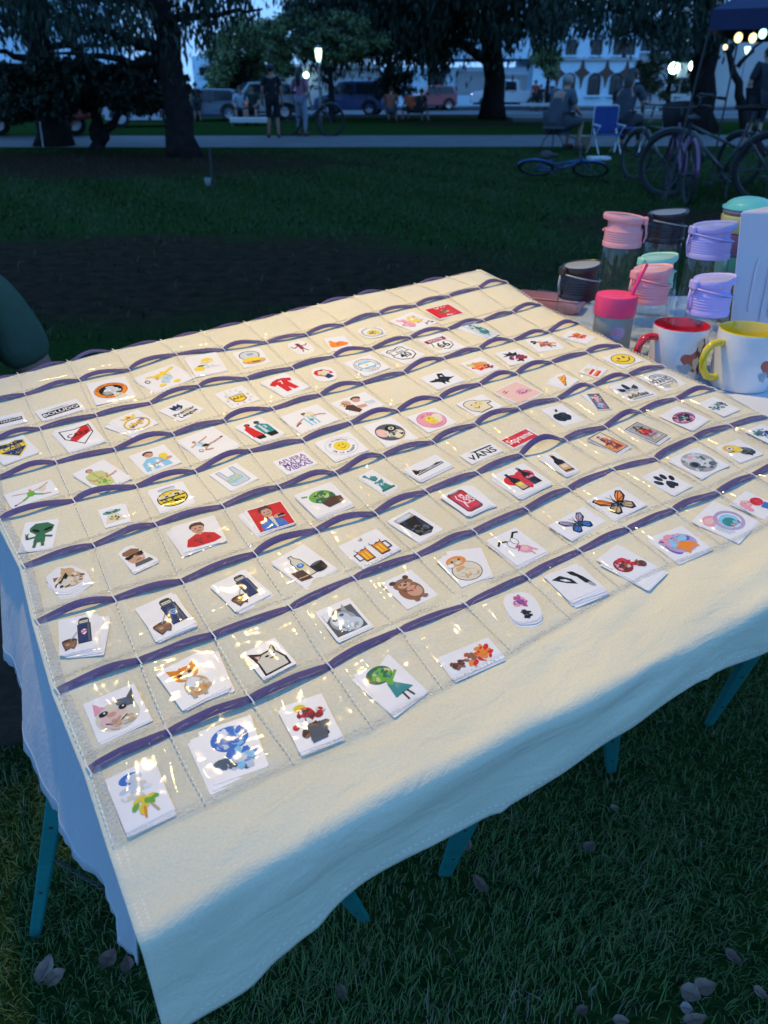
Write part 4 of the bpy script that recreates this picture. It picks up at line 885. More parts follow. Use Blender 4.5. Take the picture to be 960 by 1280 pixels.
for i in range(60):
    f = i/60; p = a.lerp(b, f)-Vector((0, 0, .06*math.sin(math.pi*f))); dx = (b-a).normalized()*.0042; up = Vector((0, 0, .0022)) if i % 2 else Vector((0, .0022, 0))
    q.tube([p-dx, p-dx*.5+up, p+dx*.5+up, p+dx, p+dx*.5-up, p-dx*.5-up], .0008, 4, closed=True)
q.build('chain', m_spoke, TT)
# white under-cloth: lies on the board, hangs in soft folds at the left and the front corner
m_under = cloth_mat('white_table_cloth', (.42, .42, .43)); m_cream = cloth_mat('cream_canvas', (.71, .655, .48), slub=.10)
hem = [(-14, 470), (-4, 580), (5, 690), (11, 820), (22, 850), (37, 935), (64, 1012), (86, 1052), (124, 1105), (150, 1160), (172, 1207)]
hp = [at_mat(x, y, -.115) for x, y in hem]
def hemat(f):
    k = f*(len(hp)-1); i = min(int(k), len(hp)-2); u = k-i; return hp[i][0]*(1-u)+hp[i+1][0]*u, hp[i][1]*(1-u)+hp[i+1][1]*u
def under(u, v):           # u along the left edge back->front, v over edge->hem
    hs, ht = hemat(u); et = .74 + (-.118-.74)*u**.9; et = et*(1-u**4)+min(ht, -.118)*u**4 if u > .8 else et
    s0 = .012
    s = s0 + (hs-s0)*v**.85; t = et + (ht-et)*v; z = -.0065 - .1085*v**1.25
    fold = .003*math.sin(u*30+v*2)*v + .0015*math.sin(u*71+1.5)*v
    zz = z + .0025*noise.noise(Vector((u*20, v*5, 3)))*v
    if v > .96: fold += .0008*math.sin(u*500)
    return mat_w(s+fold, t, zz)
q = Mesh(); q.grid(under, 110, 16)
ntop = len(q.v); q.grid(lambda u, v: mat_w(.012+.92*u, .74-.80*v, -.0075), 4, 4)
uc = q.build('tablecloth', m_under, None, smooth=True, uvf=lambda p: ((Vector(p)-MO).dot(MA), (Vector(p)-MO).dot(MB_)))
sd = uc.modifiers.new('thick', 'SOLIDIFY'); sd.thickness = .0012
tag(uc, 'white cloth under the cream pocket cloth hanging down the left side of the table', 'tablecloth')
q = Mesh(); q.tube([under(i/150, .945)+Vector((-.0010, 0, .0008)) for i in range(151)], .0006, 4); st_ = q.build('hem_stitching', mat('white_thread', (.5, .5, .56), .7), uc)

# ---------------------------------------------------------------- the cream pocket cloth: measured stitch grid (photo px of where the ribbons are sewn down)
N_ = None
ROWS = [[(142,1058),(257,1007),(367,955),(465,910),(552,862),(640,818),(712,775),(775,738),N_,(903,684),N_,N_,N_,N_],
[(112,965),(211,918),(313,876),(410.5,835),(500,791.5),(582,760),(656,723.5),(723,692),(783,664),(840,640),(895,618.5),(939,597),N_,N_],
[(72,866),(174,828),(266,796),(363,763),(442,726),(521,697),(591,667),(656,639),(709,614),(765,590),(817,576),(866,550),(910,534.6),(956,523)],
[(47,780),(143,751),(227,729),(318,695),(395,665),(468,644),(531.5,617),(596,594),(650,571.5),(704.5,552),(754,536),(798,517),(843,501),(891.5,489)],
[(30,710),(117,684),(194,658),(278,635),(348,611),(419,594),(478,572),(540,555),(593,533),(646,513),(695,501),(739.5,484),(784,471),(827.5,460)],
[(0,651),(92,628),(170,610),(244,592),(312,566),(378,553),(437,531),(496,516),(549,500),(598,482),(644,469),(688,455),(732,443),(774,434)],
[N_,(70,580),(143,564),(216,545),(280,528),(340,513),(399.6,496),(452,481),(504,468),(553,450),(598,438),(640,427.5),(684,417),(721,405.6)],
[N_,(50,538),(120,521),(187.5,506),(248,484.6),(308,475),(364.6,462),(416,448),(464,438),(512,424),(558,413),(602.5,402.5),(639.6,392),(675,383)],
[N_,(31,495),(99,477),(161,464),(220,445),(279,439),(333,430),(382,420),(428,408),(473,394),(519,384),(560,372),(597,362),(632,354.6)],
[N_,(24,471),(86,455),(143,441),(203,429),(253,417.5),(307,406),(355,394.6),(399,384),(445,373),(485,366),(520,358),N_,N_]]
ROW_T = [-.074, 0, .0910, .1813, .2759, .3654, .4588, .5538, .6589, .729]
GRID = []
for j, r in enumerate(ROWS):
    got = {i: at_mat(*p) for i, p in enumerate(r) if p}
    ds = sum(v[0]-i*PW for i, v in got.items())/len(got); dt = sum(v[1]-ROW_T[j] for v in got.values())/len(got)
    last = max(got); out = []
    for i in range(14):
        if i in got: out.append(got[i])
        else:
            k = min(got, key=lambda a: abs(a-i)); out.append((got[k][0]+(i-k)*PW, got[k][1]))
    GRID.append(out)
def G(i, r):               # i: column 0..13, r: row -1 (bottom seam) .. 8 (back ribbon) -> local metres
    r = r+1; j = max(0, min(int(math.floor(r)), 8)); v = r-j; k = max(0, min(int(math.floor(i)), 12)); u = i-k
    a, b, c, d = GRID[j][k], GRID[j][k+1], GRID[j+1][k], GRID[j+1][k+1]
    return tuple((a[n]*(1-u)+b[n]*u)*(1-v)+(c[n]*(1-u)+d[n]*u)*v for n in (0, 1))
def zc(s, t):              # gentle relief of the canvas
    n = noise.noise(Vector((s*9, t*9, .3)))*.0016 + noise.noise(Vector((s*28, t*34, 5)))*.0007
    n += .0030*noise.noise(Vector((s*4+t*3, t*22-s*9, 9)))*max(0, 1-abs(t-.04)/.28)
    return n
SEAM = .86                # pocket depth as a fraction of the row pitch
def zrow(i, r):            # puffing inside pockets, tucked in along seams and ribbons
    f = (r+1) % 1.0; u = i % 1.0
    return .0014*math.sin(math.pi*min(1, max(0, u)))*math.sin(math.pi*f) + .0012*math.exp(-((f-.12)/.06)**2)*(0.4+.6*abs(math.sin(i*2.1+r)))
LAMPL = None
flap_px = [(213,1278),(234,1279),(319,1232),(360,1197),(475,1100),(560,1049),(651,1001),(700,968),(768,915),(877,836),(960,803)]
_h = Vector((MB_.x, MB_.y, 0)).normalized(); _P0 = MO + MB_*(-.118) - _h*.03
FL = []
for x, y in flap_px:
    d = ray(x, y); tt = (_P0-CAMP).dot(_h)/d.dot(_h); qv = CAMP + d*tt - MO; FL.append((qv.dot(MA), -qv.dot(MN)))
FL[0] = (-.02, .118); FL.append((1.05, .075))
def drop(s):
    if s <= FL[0][0]: return FL[0][1]
    for (a, da), (b, db) in zip(FL, FL[1:]):
        if s <= b: f = (s-a)/(b-a); f = f*f*(3-2*f); return da*(1-f)+db*f
    return FL[-1][1]
RAD = .013; ARC = math.radians(83)
def canvas(i, w):
    """w in -1..0: back overhang, 0..9 rows from the back ribbon to the bottom seam, 9..10 plain canvas + front flap"""
    ie = i
    if w <= 9:
        r = 8-max(w, 0); s, t = G(min(max(ie, 0), 13), r); s += (ie-min(max(ie, 0), 13))*PW
        z = zc(s, t) + zrow(min(max(ie, 0), 12.999), min(r, 7.999))
        if w < 0: return mat_w(s, t+.030*(-w)**.7, z-.035*(-w)**1.5)
        if r > 7: z += .004*(r-7) 
        return mat_w(s, t, z)
    s, t9 = G(min(max(ie, 0), 13), -1); s += (ie-min(max(ie, 0), 13))*PW
    L1 = t9-(-.137+.006*math.sin(s*9)); La = RAD*ARC; Ld = max(drop(s)-RAD, .01); L_ = (w-9)*(L1+La+Ld)
    z = zc(s, t9-min(L_, .04))
    wave = .0009*math.sin(s*5+L_*85+2.5*noise.noise(Vector((s*5, L_*12, 1))))*min(1, L_/.03) + .0026*noise.noise(Vector((s*7, L_*9, 2))) + .0022*noise.noise(Vector((s*16+L_*12, L_*20, 7))) + .0022*noise.noise(Vector((s*2.2, L_*40+s*8, 4)))
    if L_ <= L1: return mat_w(s, t9-L_, z*(1-(w-9))+wave*min(1, L_/.02))
    t0 = t9-L1
    if L_ <= L1+La:
        a = (L_-L1)/RAD; return mat_w(s, t0-math.sin(a)*(RAD+wave), -(RAD)*(1-math.cos(a))+math.cos(a)*wave)
    a = ARC; d = L_-L1-La; k = d/.1
    out = (.0030*math.sin(s*11+.6) + .0018*math.sin(s*27+1.2))*k + wave + sum(.0024*math.exp(-((s-c_-.04*d)/w_)**2) for c_, w_ in ((.30, .007), (.545, .006), (.12, .010), (.72, .008)))*min(1, k*2)
    return mat_w(s-.06*d, t0-math.sin(a)*RAD-math.cos(a)*d-out, -RAD*(1-math.cos(a))-math.sin(a)*d)
OR = thing('pocket_organizer', 'large cream canvas cloth with rows of clear sticker pockets bound in purple ribbon', 'pocket organizer', MO)
OL = Vector(MO)
q = Mesh()
NI, NB = 182, 108
ws = [-1, -.6, -.3] + [k/12 for k in range(0, 109)] + [9+k/44 for k in range(1, 45)]
q.grid(lambda u, v: canvas(-.06+13.12*u, ws[round(v*(len(ws)-1))])-OL, NI, len(ws)-1)
canvas_uv = [(i/NI*.95, j*.007) for j in range(len(ws)) for i in range(NI+1)]
_it = iter(canvas_uv)
cv = q.build('canvas', m_cream, OR, smooth=True, uvf=lambda p: next(_it)); sd = cv.modifiers.new('thick', 'SOLIDIFY'); sd.thickness = .001; sd.offset = -1
m_thread = mat('thread', (.80, .78, .72), .7)
q = Mesh()
for k in range(5, 6): pass
def stitchline(fn, n, ln=.45, w=.0006):
    for k in range(n):
        a, b = fn(k/n), fn((k+ln)/n); q.box((a+b)/2, ((b-a).length/2, w, w*.6), (b-a).to_track_quat('X', 'Z').to_matrix())
stitchline(lambda f: canvas(.10, 9.02+.97*f)-OL+MN*.0007+Vector((-.0007, 0, 0)), 50)
stitchline(lambda f: canvas(.25+12.6*f, 9.93)-OL+MN*.0004+Vector((0, -.0009, 0)), 150)
stitchline(lambda f: canvas(.02, 9.02+.97*f)-OL+MN*.0007+Vector((-.0007, 0, 0)), 50)
q.build('edge_stitching', m_thread, OR)
q = Mesh()
for i in range(0, 14):     # vertical seams between pockets
    for r in range(0, 9):
        stitchline(lambda f, i=i, r=r: mat_w(*G(i, r-1+f*.96), .0050*(1-abs(2*f-1))*.5+.0030)-OL, 13, .6, .00042)
sv = q.build('pocket_seam_stitching', m_thread, OR)

# ribbons: one part per row segment group; arches between the sewn points
m_purple = mat('purple_binding', (.100, .078, .195), .8, var=.10, vscale=30, bump=.5, bscale=900, spec=.3)
rr_ = random.Random(42)
LIFT = {}
def liftfn(r, i, u):
    a, pk = LIFT[(r, i)]; x = u**pk; return a*max(0, math.sin(math.pi*x))**1.15
for r in range(0, 9):
    for i in range(13): LIFT[(r, i)] = ((rr_.uniform(.0020, .0085) if r not in (0, 1) else rr_.uniform(.0012, .0035)), rr_.choice((.75, 1.0, 1.25, 1.5)))
LIFT[(3, 12)] = (.004, 1); LIFT[(2, 8)] = (.014, .9)
RW = .0086
for r in range(0, 9):
    q = Mesh(); prof = []
    pts = []
    for i in range(13):
        n = 10
        for k in range(n):
            u = k/n; s, t = G(i+u, r); lf = liftfn(r, i, u); pts.append((s, t + .25*lf + .0012*noise.noise(Vector((s*30, r, 1))), .0022+lf, lf, r, min(u, 1-u)))
    s, t = G(12.999, r); pts.append((s+.002, t, .0022, 0, r, 0))
    P = []
    for (s, t, z, lf, r_, e) in pts:
        pin = 1-.14*max(0, 1-e/.10)
        tw = R(14) + min(1, lf/.009)*R(26)          # arched parts stand up more
        dt, dz = math.cos(tw), math.sin(tw); w_ = RW*pin*(1.0 if r_ < 8 else .7); th = .0011
        top = (t+dt*w_*.5, z+dz*w_*.5); bot = (t-dt*w_*.5, z-dz*w_*.35)
        mid = ((top[0]+bot[0])/2-dz*th*.6, (top[1]+bot[1])/2+dt*th*.6)
        lo = ((top[0]+bot[0])/2+dz*th*.3, (top[1]+bot[1])/2-dt*th*.3)
        for (a, b) in (top, (mid[0]*.55+top[0]*.45, mid[1]*.55+top[1]*.45+.0001), mid, (mid[0]*.5+bot[0]*.5, mid[1]*.5+bot[1]*.5+.0001), bot, lo): P.append(mat_w(s, a, b)-OL)
    n = len(pts); q.add(P, [(i*6+j, i*6+(j+1) % 6, (i+1)*6+(j+1) % 6, (i+1)*6+j) for i in range(n-1) for j in range(6)] + [tuple(range(6)), tuple(range(6*n-6, 6*n))[::-1]])
    rb = q.build('ribbon', m_purple, OR, smooth=True, angle=28)
    for i in range(14):                               # the white sewn bars that pin the ribbon
        q = Mesh(); s, t = G(min(i, 12.999), r); q.tube([mat_w(s-.0010, t+.0062, .0042)-OL, mat_w(s, t, .0052)-OL, mat_w(s+.0012, t-.0068, .0036)-OL], .0007, 5); q.build('bar_tack', m_thread, rb)

# clear vinyl pockets, one per cell
m_film = film_mat('clear_vinyl', rough=.085, ior=1.14, haze=.002, bscale=38, bstr=.34, bdist=.004)
m_film2 = film_mat('glossy_vinyl', rough=.13, ior=1.38, haze=.010, bscale=20, bstr=.45, bdist=.005)
FH = .0082
def film(i, r, seed):
    def f(u, v):           # v: 0 ribbon .. 1 bottom seam
        s, t = G(i+u, r-v*SEAM if r > 0 else -v)
        lf = liftfn(r, i, u)*(1-v)**1.6
        edge = min(u, 1-u)*2; edge = min(1, edge*5)
        low = min(1, (1-v)*7)
        z = .0022 + lf*.9 + (FH-.0022)*edge*low*min(1, .35+v*3)
        z += (.0013*noise.noise(Vector((s*26+seed, t*30, seed*.7))) + .0008*noise.noise(Vector((s*90+seed, t*60, 3))))*edge*low
        if r < 4:          # stiff glossy ripples running down the pocket
            rip = (1-abs(noise.noise(Vector((s*38+seed*3, t*13, seed)))))**6 + .6*(1-abs(noise.noise(Vector((s*17+t*30, t*40-s*12, seed+4)))))**8
            z += .0016*rip*edge*low*(1.0 if r < 2 else .6)
        return mat_w(s, t-(.0035 if v == 0 else 0), z)-OL
    n_ = 30 if r < 4 else 14; q = Mesh(); q.grid(f, n_, n_); q.f = [g_[::-1] for g_ in q.f]; return q
for r in range(0, 9):
    for i in range(13):
        film(i, r, (i*7+r*13) % 29).build('pocket', m_film2 if r < 4 else m_film, OR, smooth=True)
m_crimp = film_mat('crimped_vinyl', rough=.16, ior=1.5, haze=.10, bscale=420, bstr=1.0, bdist=.004)
for r in range(0, 9):     # welded, crimped lower seams of the vinyl and its left edge
    q = Mesh(); n = 390
    def c(u, v, r=r): 
        i = 13*u; s, t = G(min(i, 12.999), (r-SEAM if r > 0 else -1)); return mat_w(s, t+.0045*(v-.5)+.0005*math.sin(u*300), .0035+.0006*math.sin(u*900+v*3)+.0006*noise.noise(Vector((u*120, v, r))))-OL
    q.grid(c, n, 2); q.build('welded_seam', m_crimp, OR, smooth=True)
q = Mesh(); q.grid(lambda u, v: (lambda g_: mat_w(g_[0]+.001+.008*u, g_[1], .0040+.0007*math.sin(v*700+u*5)+.0008*noise.noise(Vector((u*3, v*150, 2)))))(G(0, 7-8*v))-OL, 4, 420); q.build('welded_edge', m_crimp, OR, smooth=True)
# ================================================================ second table and the goods on it
Z2 = .83
m_wtop = mat('white_table_laminate', (.66, .68, .72), .35, var=.03, bump=.1, bscale=20)
t = thing('white_side_table', 'low white table holding bottles and mugs right of the pocket cloth', 'table', (.31, 1.77, 0)); pa = Vector((.31, 1.77, 0))
q = Mesh(); Wd, Dp = 1.3, .80
q.prism([Vector(v) for v in ((0, 0, 0), (-.12, -.34, 0), (.06, -.67, 0), (.23, -.80, 0), (1.3, -.80, 0), (1.3, 0, 0))], (0, 0, Z2-.03), (0, 0, .03)); o = q.build('table_top', m_wtop, t); bv = o.modifiers.new('b', 'BEVEL'); bv.width = .005; bv.segments = 3  # left edge widened under the cloth to block lamp spill on the grass
for x, y in ((.1, -.1), (Wd-.1, -.1), (Wd-.1, -Dp+.1), (.66, -Dp+.1)):
    q = Mesh(); q.tube([(x, y, Z2-.03), (x, y, 0)], .018, 10); q.build('leg', m_pole, t)
def zt(x, y): p = at_z(x, y, Z2+.001); return p
m_clear = film_mat('clear_plastic', rough=.03, ior=1.65, haze=.012, bscale=14, bstr=.12, bdist=.003, tint=(.94, .97, .98))
m_frost = mat('frosted_plastic', (.50, .54, .50), .35, trans=.55, var=.05)
def bottle(label, x, yb, wpx, ytop, ylid, colr, style='loop', rz=0.0, lidw=1.0):
    p = zt(x, yb); tp_ = at_y(x, (ytop+ylid)/2, p.y); p.x = tp_.x; D = Vector(tp_-CAMP).dot(Vector((0, cp_, -sp_))); s = D/960; r = wpx*s/2
    # heights from photo rows at the bottle's own distance
    def hz(y): q_ = at_y(x, y, p.y); return q_.z-Z2
    H = hz(ytop+4); hl = hz(ylid-1)
    t = thing('water_bottle', label, 'bottle', p, rz)
    lc = mat('lid_%d_%d_%d' % tuple(int(c*255) for c in colr), colr, .35, var=.04, spec=.5)
    q = Mesh(); q.lathe([(.001, .001), (r*.9, .001), (r*.97, .006), (r, .02), (r*.985, hl*.5), (r*.99, hl*.9), (r*.88, hl), (r*.84, hl+.004)], 40)
    q.build('glass_body', m_clear, t, smooth=True)
    for k in range(3):
        q = Mesh(); z = hl*(.30+.012*k*2); q.tube([(math.cos(a)*r*1.0, math.sin(a)*r*1.0, z) for a in [2*math.pi*j/36 for j in range(36)]], .0012, 5, closed=True); q.build('grip_ring', m_clear, t, smooth=True)
    q = Mesh(); lr = r*lidw*.94; hh = H-hl
    pr = [(lr*1.02, hl-.004), (lr*1.03, hl+.003)]
    for k in range(5): z = hl+.006+k*hh*.085; pr += [(lr*.975, z), (lr*.995, z+hh*.025), (lr*.995, z+hh*.05), (lr*.975, z+hh*.075)]
    pr += [(lr*.93, hl+hh*.50), (lr*.86, hl+hh*.66), (lr*.88, hl+hh*.80), (lr*.94, hl+hh*.90)]
    q.lathe(pr, 40); q.build('screw_cap', lc, t, smooth=True, angle=60)
    # flip lid: tilted disc reaching to a spout
    q = Mesh(); T_ = Matrix.Rotation(R(-6), 3, 'Y'); n = 40
    def egg(rr, z): return [T_ @ Vector((math.cos(a)*rr*(1+.20*max(0, math.cos(a))**3), math.sin(a)*rr*(1-.10*max(0, math.cos(a))), z)) + Vector((0, 0, hl+hh*.90)) for a in [2*math.pi*j/n for j in range(n)]]
    rings = [egg(lr*.94, -.004), egg(lr*.98, .000), egg(lr*.98, .004), egg(lr*.95, .007), egg(lr*.86, .0045), egg(lr*.5, .005)]
    P = [v for r_ in rings for v in r_]; F = [(i*n+j, i*n+(j+1) % n, (i+1)*n+(j+1) % n, (i+1)*n+j) for i in range(5) for j in range(n)] + [tuple(range(5*n, 6*n))]
    q.add(P, F); lid = q.build('flip_lid', lc, t, smooth=True, angle=50)
    q = Mesh(); n_ = 30; q.add([v for r_ in (egg(lr*.85, .0055), egg(lr*.45, .0066)) for v in r_], [(j, (j+1) % 40, 40+(j+1) % 40, 40+j) for j in range(40)] + [tuple(range(40, 80))]); q.build('clear_window', m_loopc if sum(colr) < .2 else mat('window_%d_%d_%d' % tuple(int(c*255) for c in colr), tuple(.75*c+.12 for c in colr), .15, coat=.4), lid, smooth=True)
    # carrying loop strap slung diagonally round the neck
    q = Mesh(); strap = [Vector((math.cos(a)*lr*1.07, math.sin(a)*lr*1.005, hl+hh*(.62-.14*math.cos(a)))) for a in [math.pi*(-1.05+1.1*j/20) for j in range(21)]]
    q.tube(strap, .0016, 6); q.tube([strap[0], strap[0]+Vector((-.004, -.003, -hh*.35)), strap[0]+Vector((-.001, -.004, -hh*.7))], .0022, 6); q.build('carry_loop', m_loopc if sum(colr) < .2 else lc, t, smooth=True)
    q = Mesh(); q.box((-lr*1.05, 0, hl+hh*.85), (.004, .010, .007), bev=.002); q.build('hinge', lc, t)
    return t
m_loopc = mat('clear_strap', (.42, .44, .46), .3, trans=.3)
PINK = (.86, .36, .38); LAV = (.50, .44, .86); BLK = (.022, .018, .024); MINT = (.34, .74, .58)
bottle('tall clear bottle with a pink flip lid at the back left of the bottles', 780, 402, 50, 267, 306, PINK, rz=2.9)
bottle('tall clear bottle with a black flip lid between the pink and lavender ones', 833, 392, 50, 262, 300, BLK, rz=.3)
bottle('tall clear bottle with a lavender flip lid next to the white packaging', 889, 412, 54, 278, 320, LAV, rz=.1)
bottle('short clear bottle with a black flip lid nearest the cloth corner', 725, 428, 51, 328, 370, BLK, rz=.3)
bottle('short clear bottle with a mint flip lid mostly hidden behind a pink one', 821, 424, 46, 318, 356, MINT, rz=.2)
bottle('short clear bottle with a pink flip lid behind the frosted straw jar', 813, 440, 50, 333, 375, PINK, rz=.3)
bottle('short clear bottle with a lavender flip lid behind the two mugs', 889, 458, 53, 345, 390, LAV, rz=.2)
# frosted jar with straw
p = zt(768, 450); p.x = at_y(770, 378, p.y).x; D = (p-CAMP).dot(Vector((0, cp_, -sp_))); s = D/960; r = 23*s
hz = lambda y, p=p, x=768: at_y(x, y, p.y).z-Z2
t = thing('straw_jar', 'frosted jar with a bright pink lid and pink straw', 'jar', p)
hl = hz(387); H = hz(368)
q = Mesh(); q.lathe([(.001, .001), (r*.92, .001), (r, .008), (r*1.02, hl*.5), (r*1.0, hl*.93), (r*.9, hl), (r*.86, hl), (r*.95, hl*.9), (r*.96, .012), (.001, .008)], 40); q.build('jar_body', m_frost, t, smooth=True)
m_hot = mat('hot_pink_plastic', (.80, .045, .16), .35, var=.03); m_straw = mat('straw_pink', (.78, .03, .16), .3)
q = Mesh(); q.lathe([(r*1.06, hl-.008), (r*1.08, hl), (r*1.08, H-.006), (r*1.04, H-.001), (r*.9, H), (.001, H)], 44); q.build('lid', m_hot, t, smooth=True, angle=40)
a, b = at_y(786, 376, p.y-.002)-p, at_y(808, 330, p.y-.01)-p; q = Mesh(); q.tube([a-Vector((0, 0, .05)), a, b], .0036, 10); q.build('straw', m_straw, t, smooth=True)
q = Mesh()
for (x, y, rx, ry, mi) in ((0, .056, .013, .011, 0), (-.004, .058, .009, .006, 1), (.012, .026, .007, .006, 1), (-.010, .030, .006, .006, 2)):
    q.grid(lambda u, v, x=x, y=y, rx=rx, ry=ry: (lambda a, k: Vector((math.sin((x+math.cos(a)*rx*k)/r)*r*1.035, -math.cos((x+math.cos(a)*rx*k)/r)*r*1.035, y+math.sin(a)*ry*k)))(2*math.pi*u, v), 16, 2, mi)
q.build('printed_picture', [mat('print_lilac', (.42, .34, .55), .5), mat('print_rose', (.60, .25, .30), .5), mat('print_lime', (.50, .55, .20), .5)], t)
# mugs
m_ceram = mat('white_ceramic', (.66, .67, .69), .12, var=.02, coat=.5)
def mug(label, x, yb, wpx, colr, hang, art):
    p = zt(x, yb); p.x = at_y(x, yb-58, p.y).x; D = (p-CAMP).dot(Vector((0, cp_, -sp_)))-.03; s = D/960; r = wpx*s/2*1.01; H = r*1.90
    t = thing('mug', label, 'mug', p)
    cm = mat('glaze_%d_%d_%d' % tuple(int(c*255) for c in colr), colr, .15, coat=.5, var=.02)
    q = Mesh(); q.lathe([(.001, .002), (r*.90, .002), (r*.95, .0), (r*.985, .004), (r, .012), (r, H-.003), (r*.99, H-.0005)], 56); q.build('outer_wall', m_ceram, t, smooth=True, angle=60)
    q = Mesh(); q.lathe([(r*.99, H-.0005), (r*.965, H+.0012), (r*.93, H-.002), (r*.925, .02), (r*.85, .010), (.001, .009)], 56); q.build('coloured_lining', cm, t, smooth=True, angle=60)
    ca, sa = math.cos(hang), math.sin(hang)
    q = Mesh(); arc = [Vector((r*.97+d, 0, z)) for d, z in ((0, H*.80), (.010, H*.825), (.022, H*.80), (.030, H*.70), (.033, H*.55), (.030, H*.38), (.021, H*.24), (.010, H*.19), (0, H*.20))]
    pts = []
    for i in range(len(arc)-1):
        for k in range(3): pts.append(arc[i].lerp(arc[i+1], k/3))
    pts.append(arc[-1]); pts = [Vector((v.x*ca, v.x*sa, v.z)) for v in pts]
    q.tube(pts, .0058, 12); q.build('handle', cm, t, smooth=True)
    q = Mesh()
    for (a0, z, ra, rz_, mi) in art:
        a0 -= R(18)
        q.grid(lambda u, v: (lambda an, k: Vector((math.cos(a0+math.cos(an)*ra*1.35*k*(1+.25*math.sin(an*3)))*(r+.0004+mi*.00012), math.sin(a0+math.cos(an)*ra*1.35*k*(1+.25*math.sin(an*3)))*(r+.0004+mi*.00012), H*z+math.sin(an)*H*rz_*1.25*k*(1+.2*math.cos(an*5)))))(2*math.pi*u, v), 26, 2, mi)
    q.build('printed_picture', [mat('mp_red', (.40, .10, .08), .4), mat('mp_dark', (.10, .05, .05), .4), mat('mp_blue', (.25, .35, .42), .4), mat('mp_cream', (.55, .50, .35), .4)], t); return t
mug('white mug with red inside and red handle beside the pocket cloth', 852, 468, 67, (.62, .010, .018), R(196), [(R(-58), .42, .30, .15, 0), (R(-40), .50, .16, .26, 1), (R(-45), .72, .10, .10, 3), (R(-72), .28, .20, .08, 2), (R(-30), .45, .14, .14, 0), (R(-50), .38, .10, .10, 3)])
mug('white mug with yellow inside and yellow handle at the right edge', 936, 480, 74, (.66, .50, .012), R(198), [(R(-42), .45, .26, .14, 0), (R(-28), .55, .18, .2, 1), (R(-55), .30, .12, .07, 2)])
# mint shaker with stacked coloured rings
p = zt(936, 398); p.x = at_y(936, 262, p.y).x; D = (p-CAMP).dot(Vector((0, cp_, -sp_))); s = D/960
t = thing('shaker_cup', 'stacked shaker cups with a domed mint green lid behind the white packaging', 'cup', p); hz = lambda y: at_y(936, y, p.y).z-Z2
rB = 29*s; rows = [(398, 345, .80, (.16, .15, .06)), (345, 318, .88, (.07, .33, .30)), (318, 290, .90, (.22, .13, .27)), (290, 268, .97, (.74, .66, .20)), (268, 262, .96, (.35, .22, .28))]
for i, (a, b, k, c) in enumerate(rows):
    q = Mesh(); za, zb = max(.001, hz(a)), hz(b)-.001; q.lathe([(.001, za), (rB*k*.93, za), (rB*k*.97, za+.002), (rB*k*1.02, zb-.003), (rB*k, zb), (.001, zb)], 36)
    q.build('ring', mat('ring_%d' % i, c, .35, var=.05), t, smooth=True, angle=40)
q = Mesh(); z0 = hz(262); z1 = hz(246); q.lathe([(rB*.98, z0), (rB*1.02, z0+.002), (rB*1.0, z0+.006)] + [(rB*.90*math.cos(a), z0+.006+(z1-z0-.006)*math.sin(a)) for a in [math.pi/2*k/8 for k in range(9)]], 40); q.build('domed_lid', mat('mint_lid', (.22, .72, .55), .35, var=.03), t, smooth=True, angle=50)
# white packaging board with embossed ovals
p0 = zt(908, 470)+Vector((.005, .10, 0)); t = thing('white_packaging', 'tall white moulded packaging box with embossed ovals at the right edge', 'box', p0, R(-3))
m_pack = mat('white_pack', (.58, .56, .62), .5, var=.03, bump=.1, bscale=30)
def pk(x, y): v = at_y(x, y, p0.y); return v.x-p0.x, v.z-p0.z
x0, zz0 = pk(912, 440); x1, zz1 = pk(931, 266)
q = Mesh(); q.add([Vector(v) for v in ((x0-.004, 0, 0), (x0+.32, 0, 0), (x0+.32, .02, zz1), (x1, .02, zz1), (x0+.06, .10, 0), (x0+.34, .10, 0), (x0+.34, .08, zz1), (x1+.06, .08, zz1))], [(0, 1, 2, 3), (5, 4, 7, 6), (4, 0, 3, 7), (1, 5, 6, 2), (3, 2, 6, 7), (4, 5, 1, 0)])
o = q.build('shell', m_pack, t); bv = o.modifiers.new('b', 'BEVEL'); bv.width = .004; bv.segments = 3
for i, (cx, cy, w, h) in enumerate(((944, 358, 11, 34), (958, 362, 12, 46), (967, 368, 10, 30))):
    X, Z = pk(cx, cy); X2, Z2_ = pk(cx+w, cy-h); rx, rz_ = X2-X, Z2_-Z
    q = Mesh(); pts = []
    for k in range(24):
        a = 2*math.pi*k/24; pts.append(Vector((X+rx*math.copysign(abs(math.cos(a))**.6, math.cos(a)), .02*((Z+rz_*math.sin(a))/zz1)-.0005-.001*i, Z+rz_*math.copysign(abs(math.sin(a))**.8, math.sin(a)))))
    q.prism(pts, (0, 0, 0), (0, -.0018, 0)); o = q.build('embossed_oval', m_pack if i < 2 else mat('pack_insert', (.55, .66, .60), .4), t); bv = o.modifiers.new('b', 'BEVEL'); bv.width = .001; bv.segments = 2
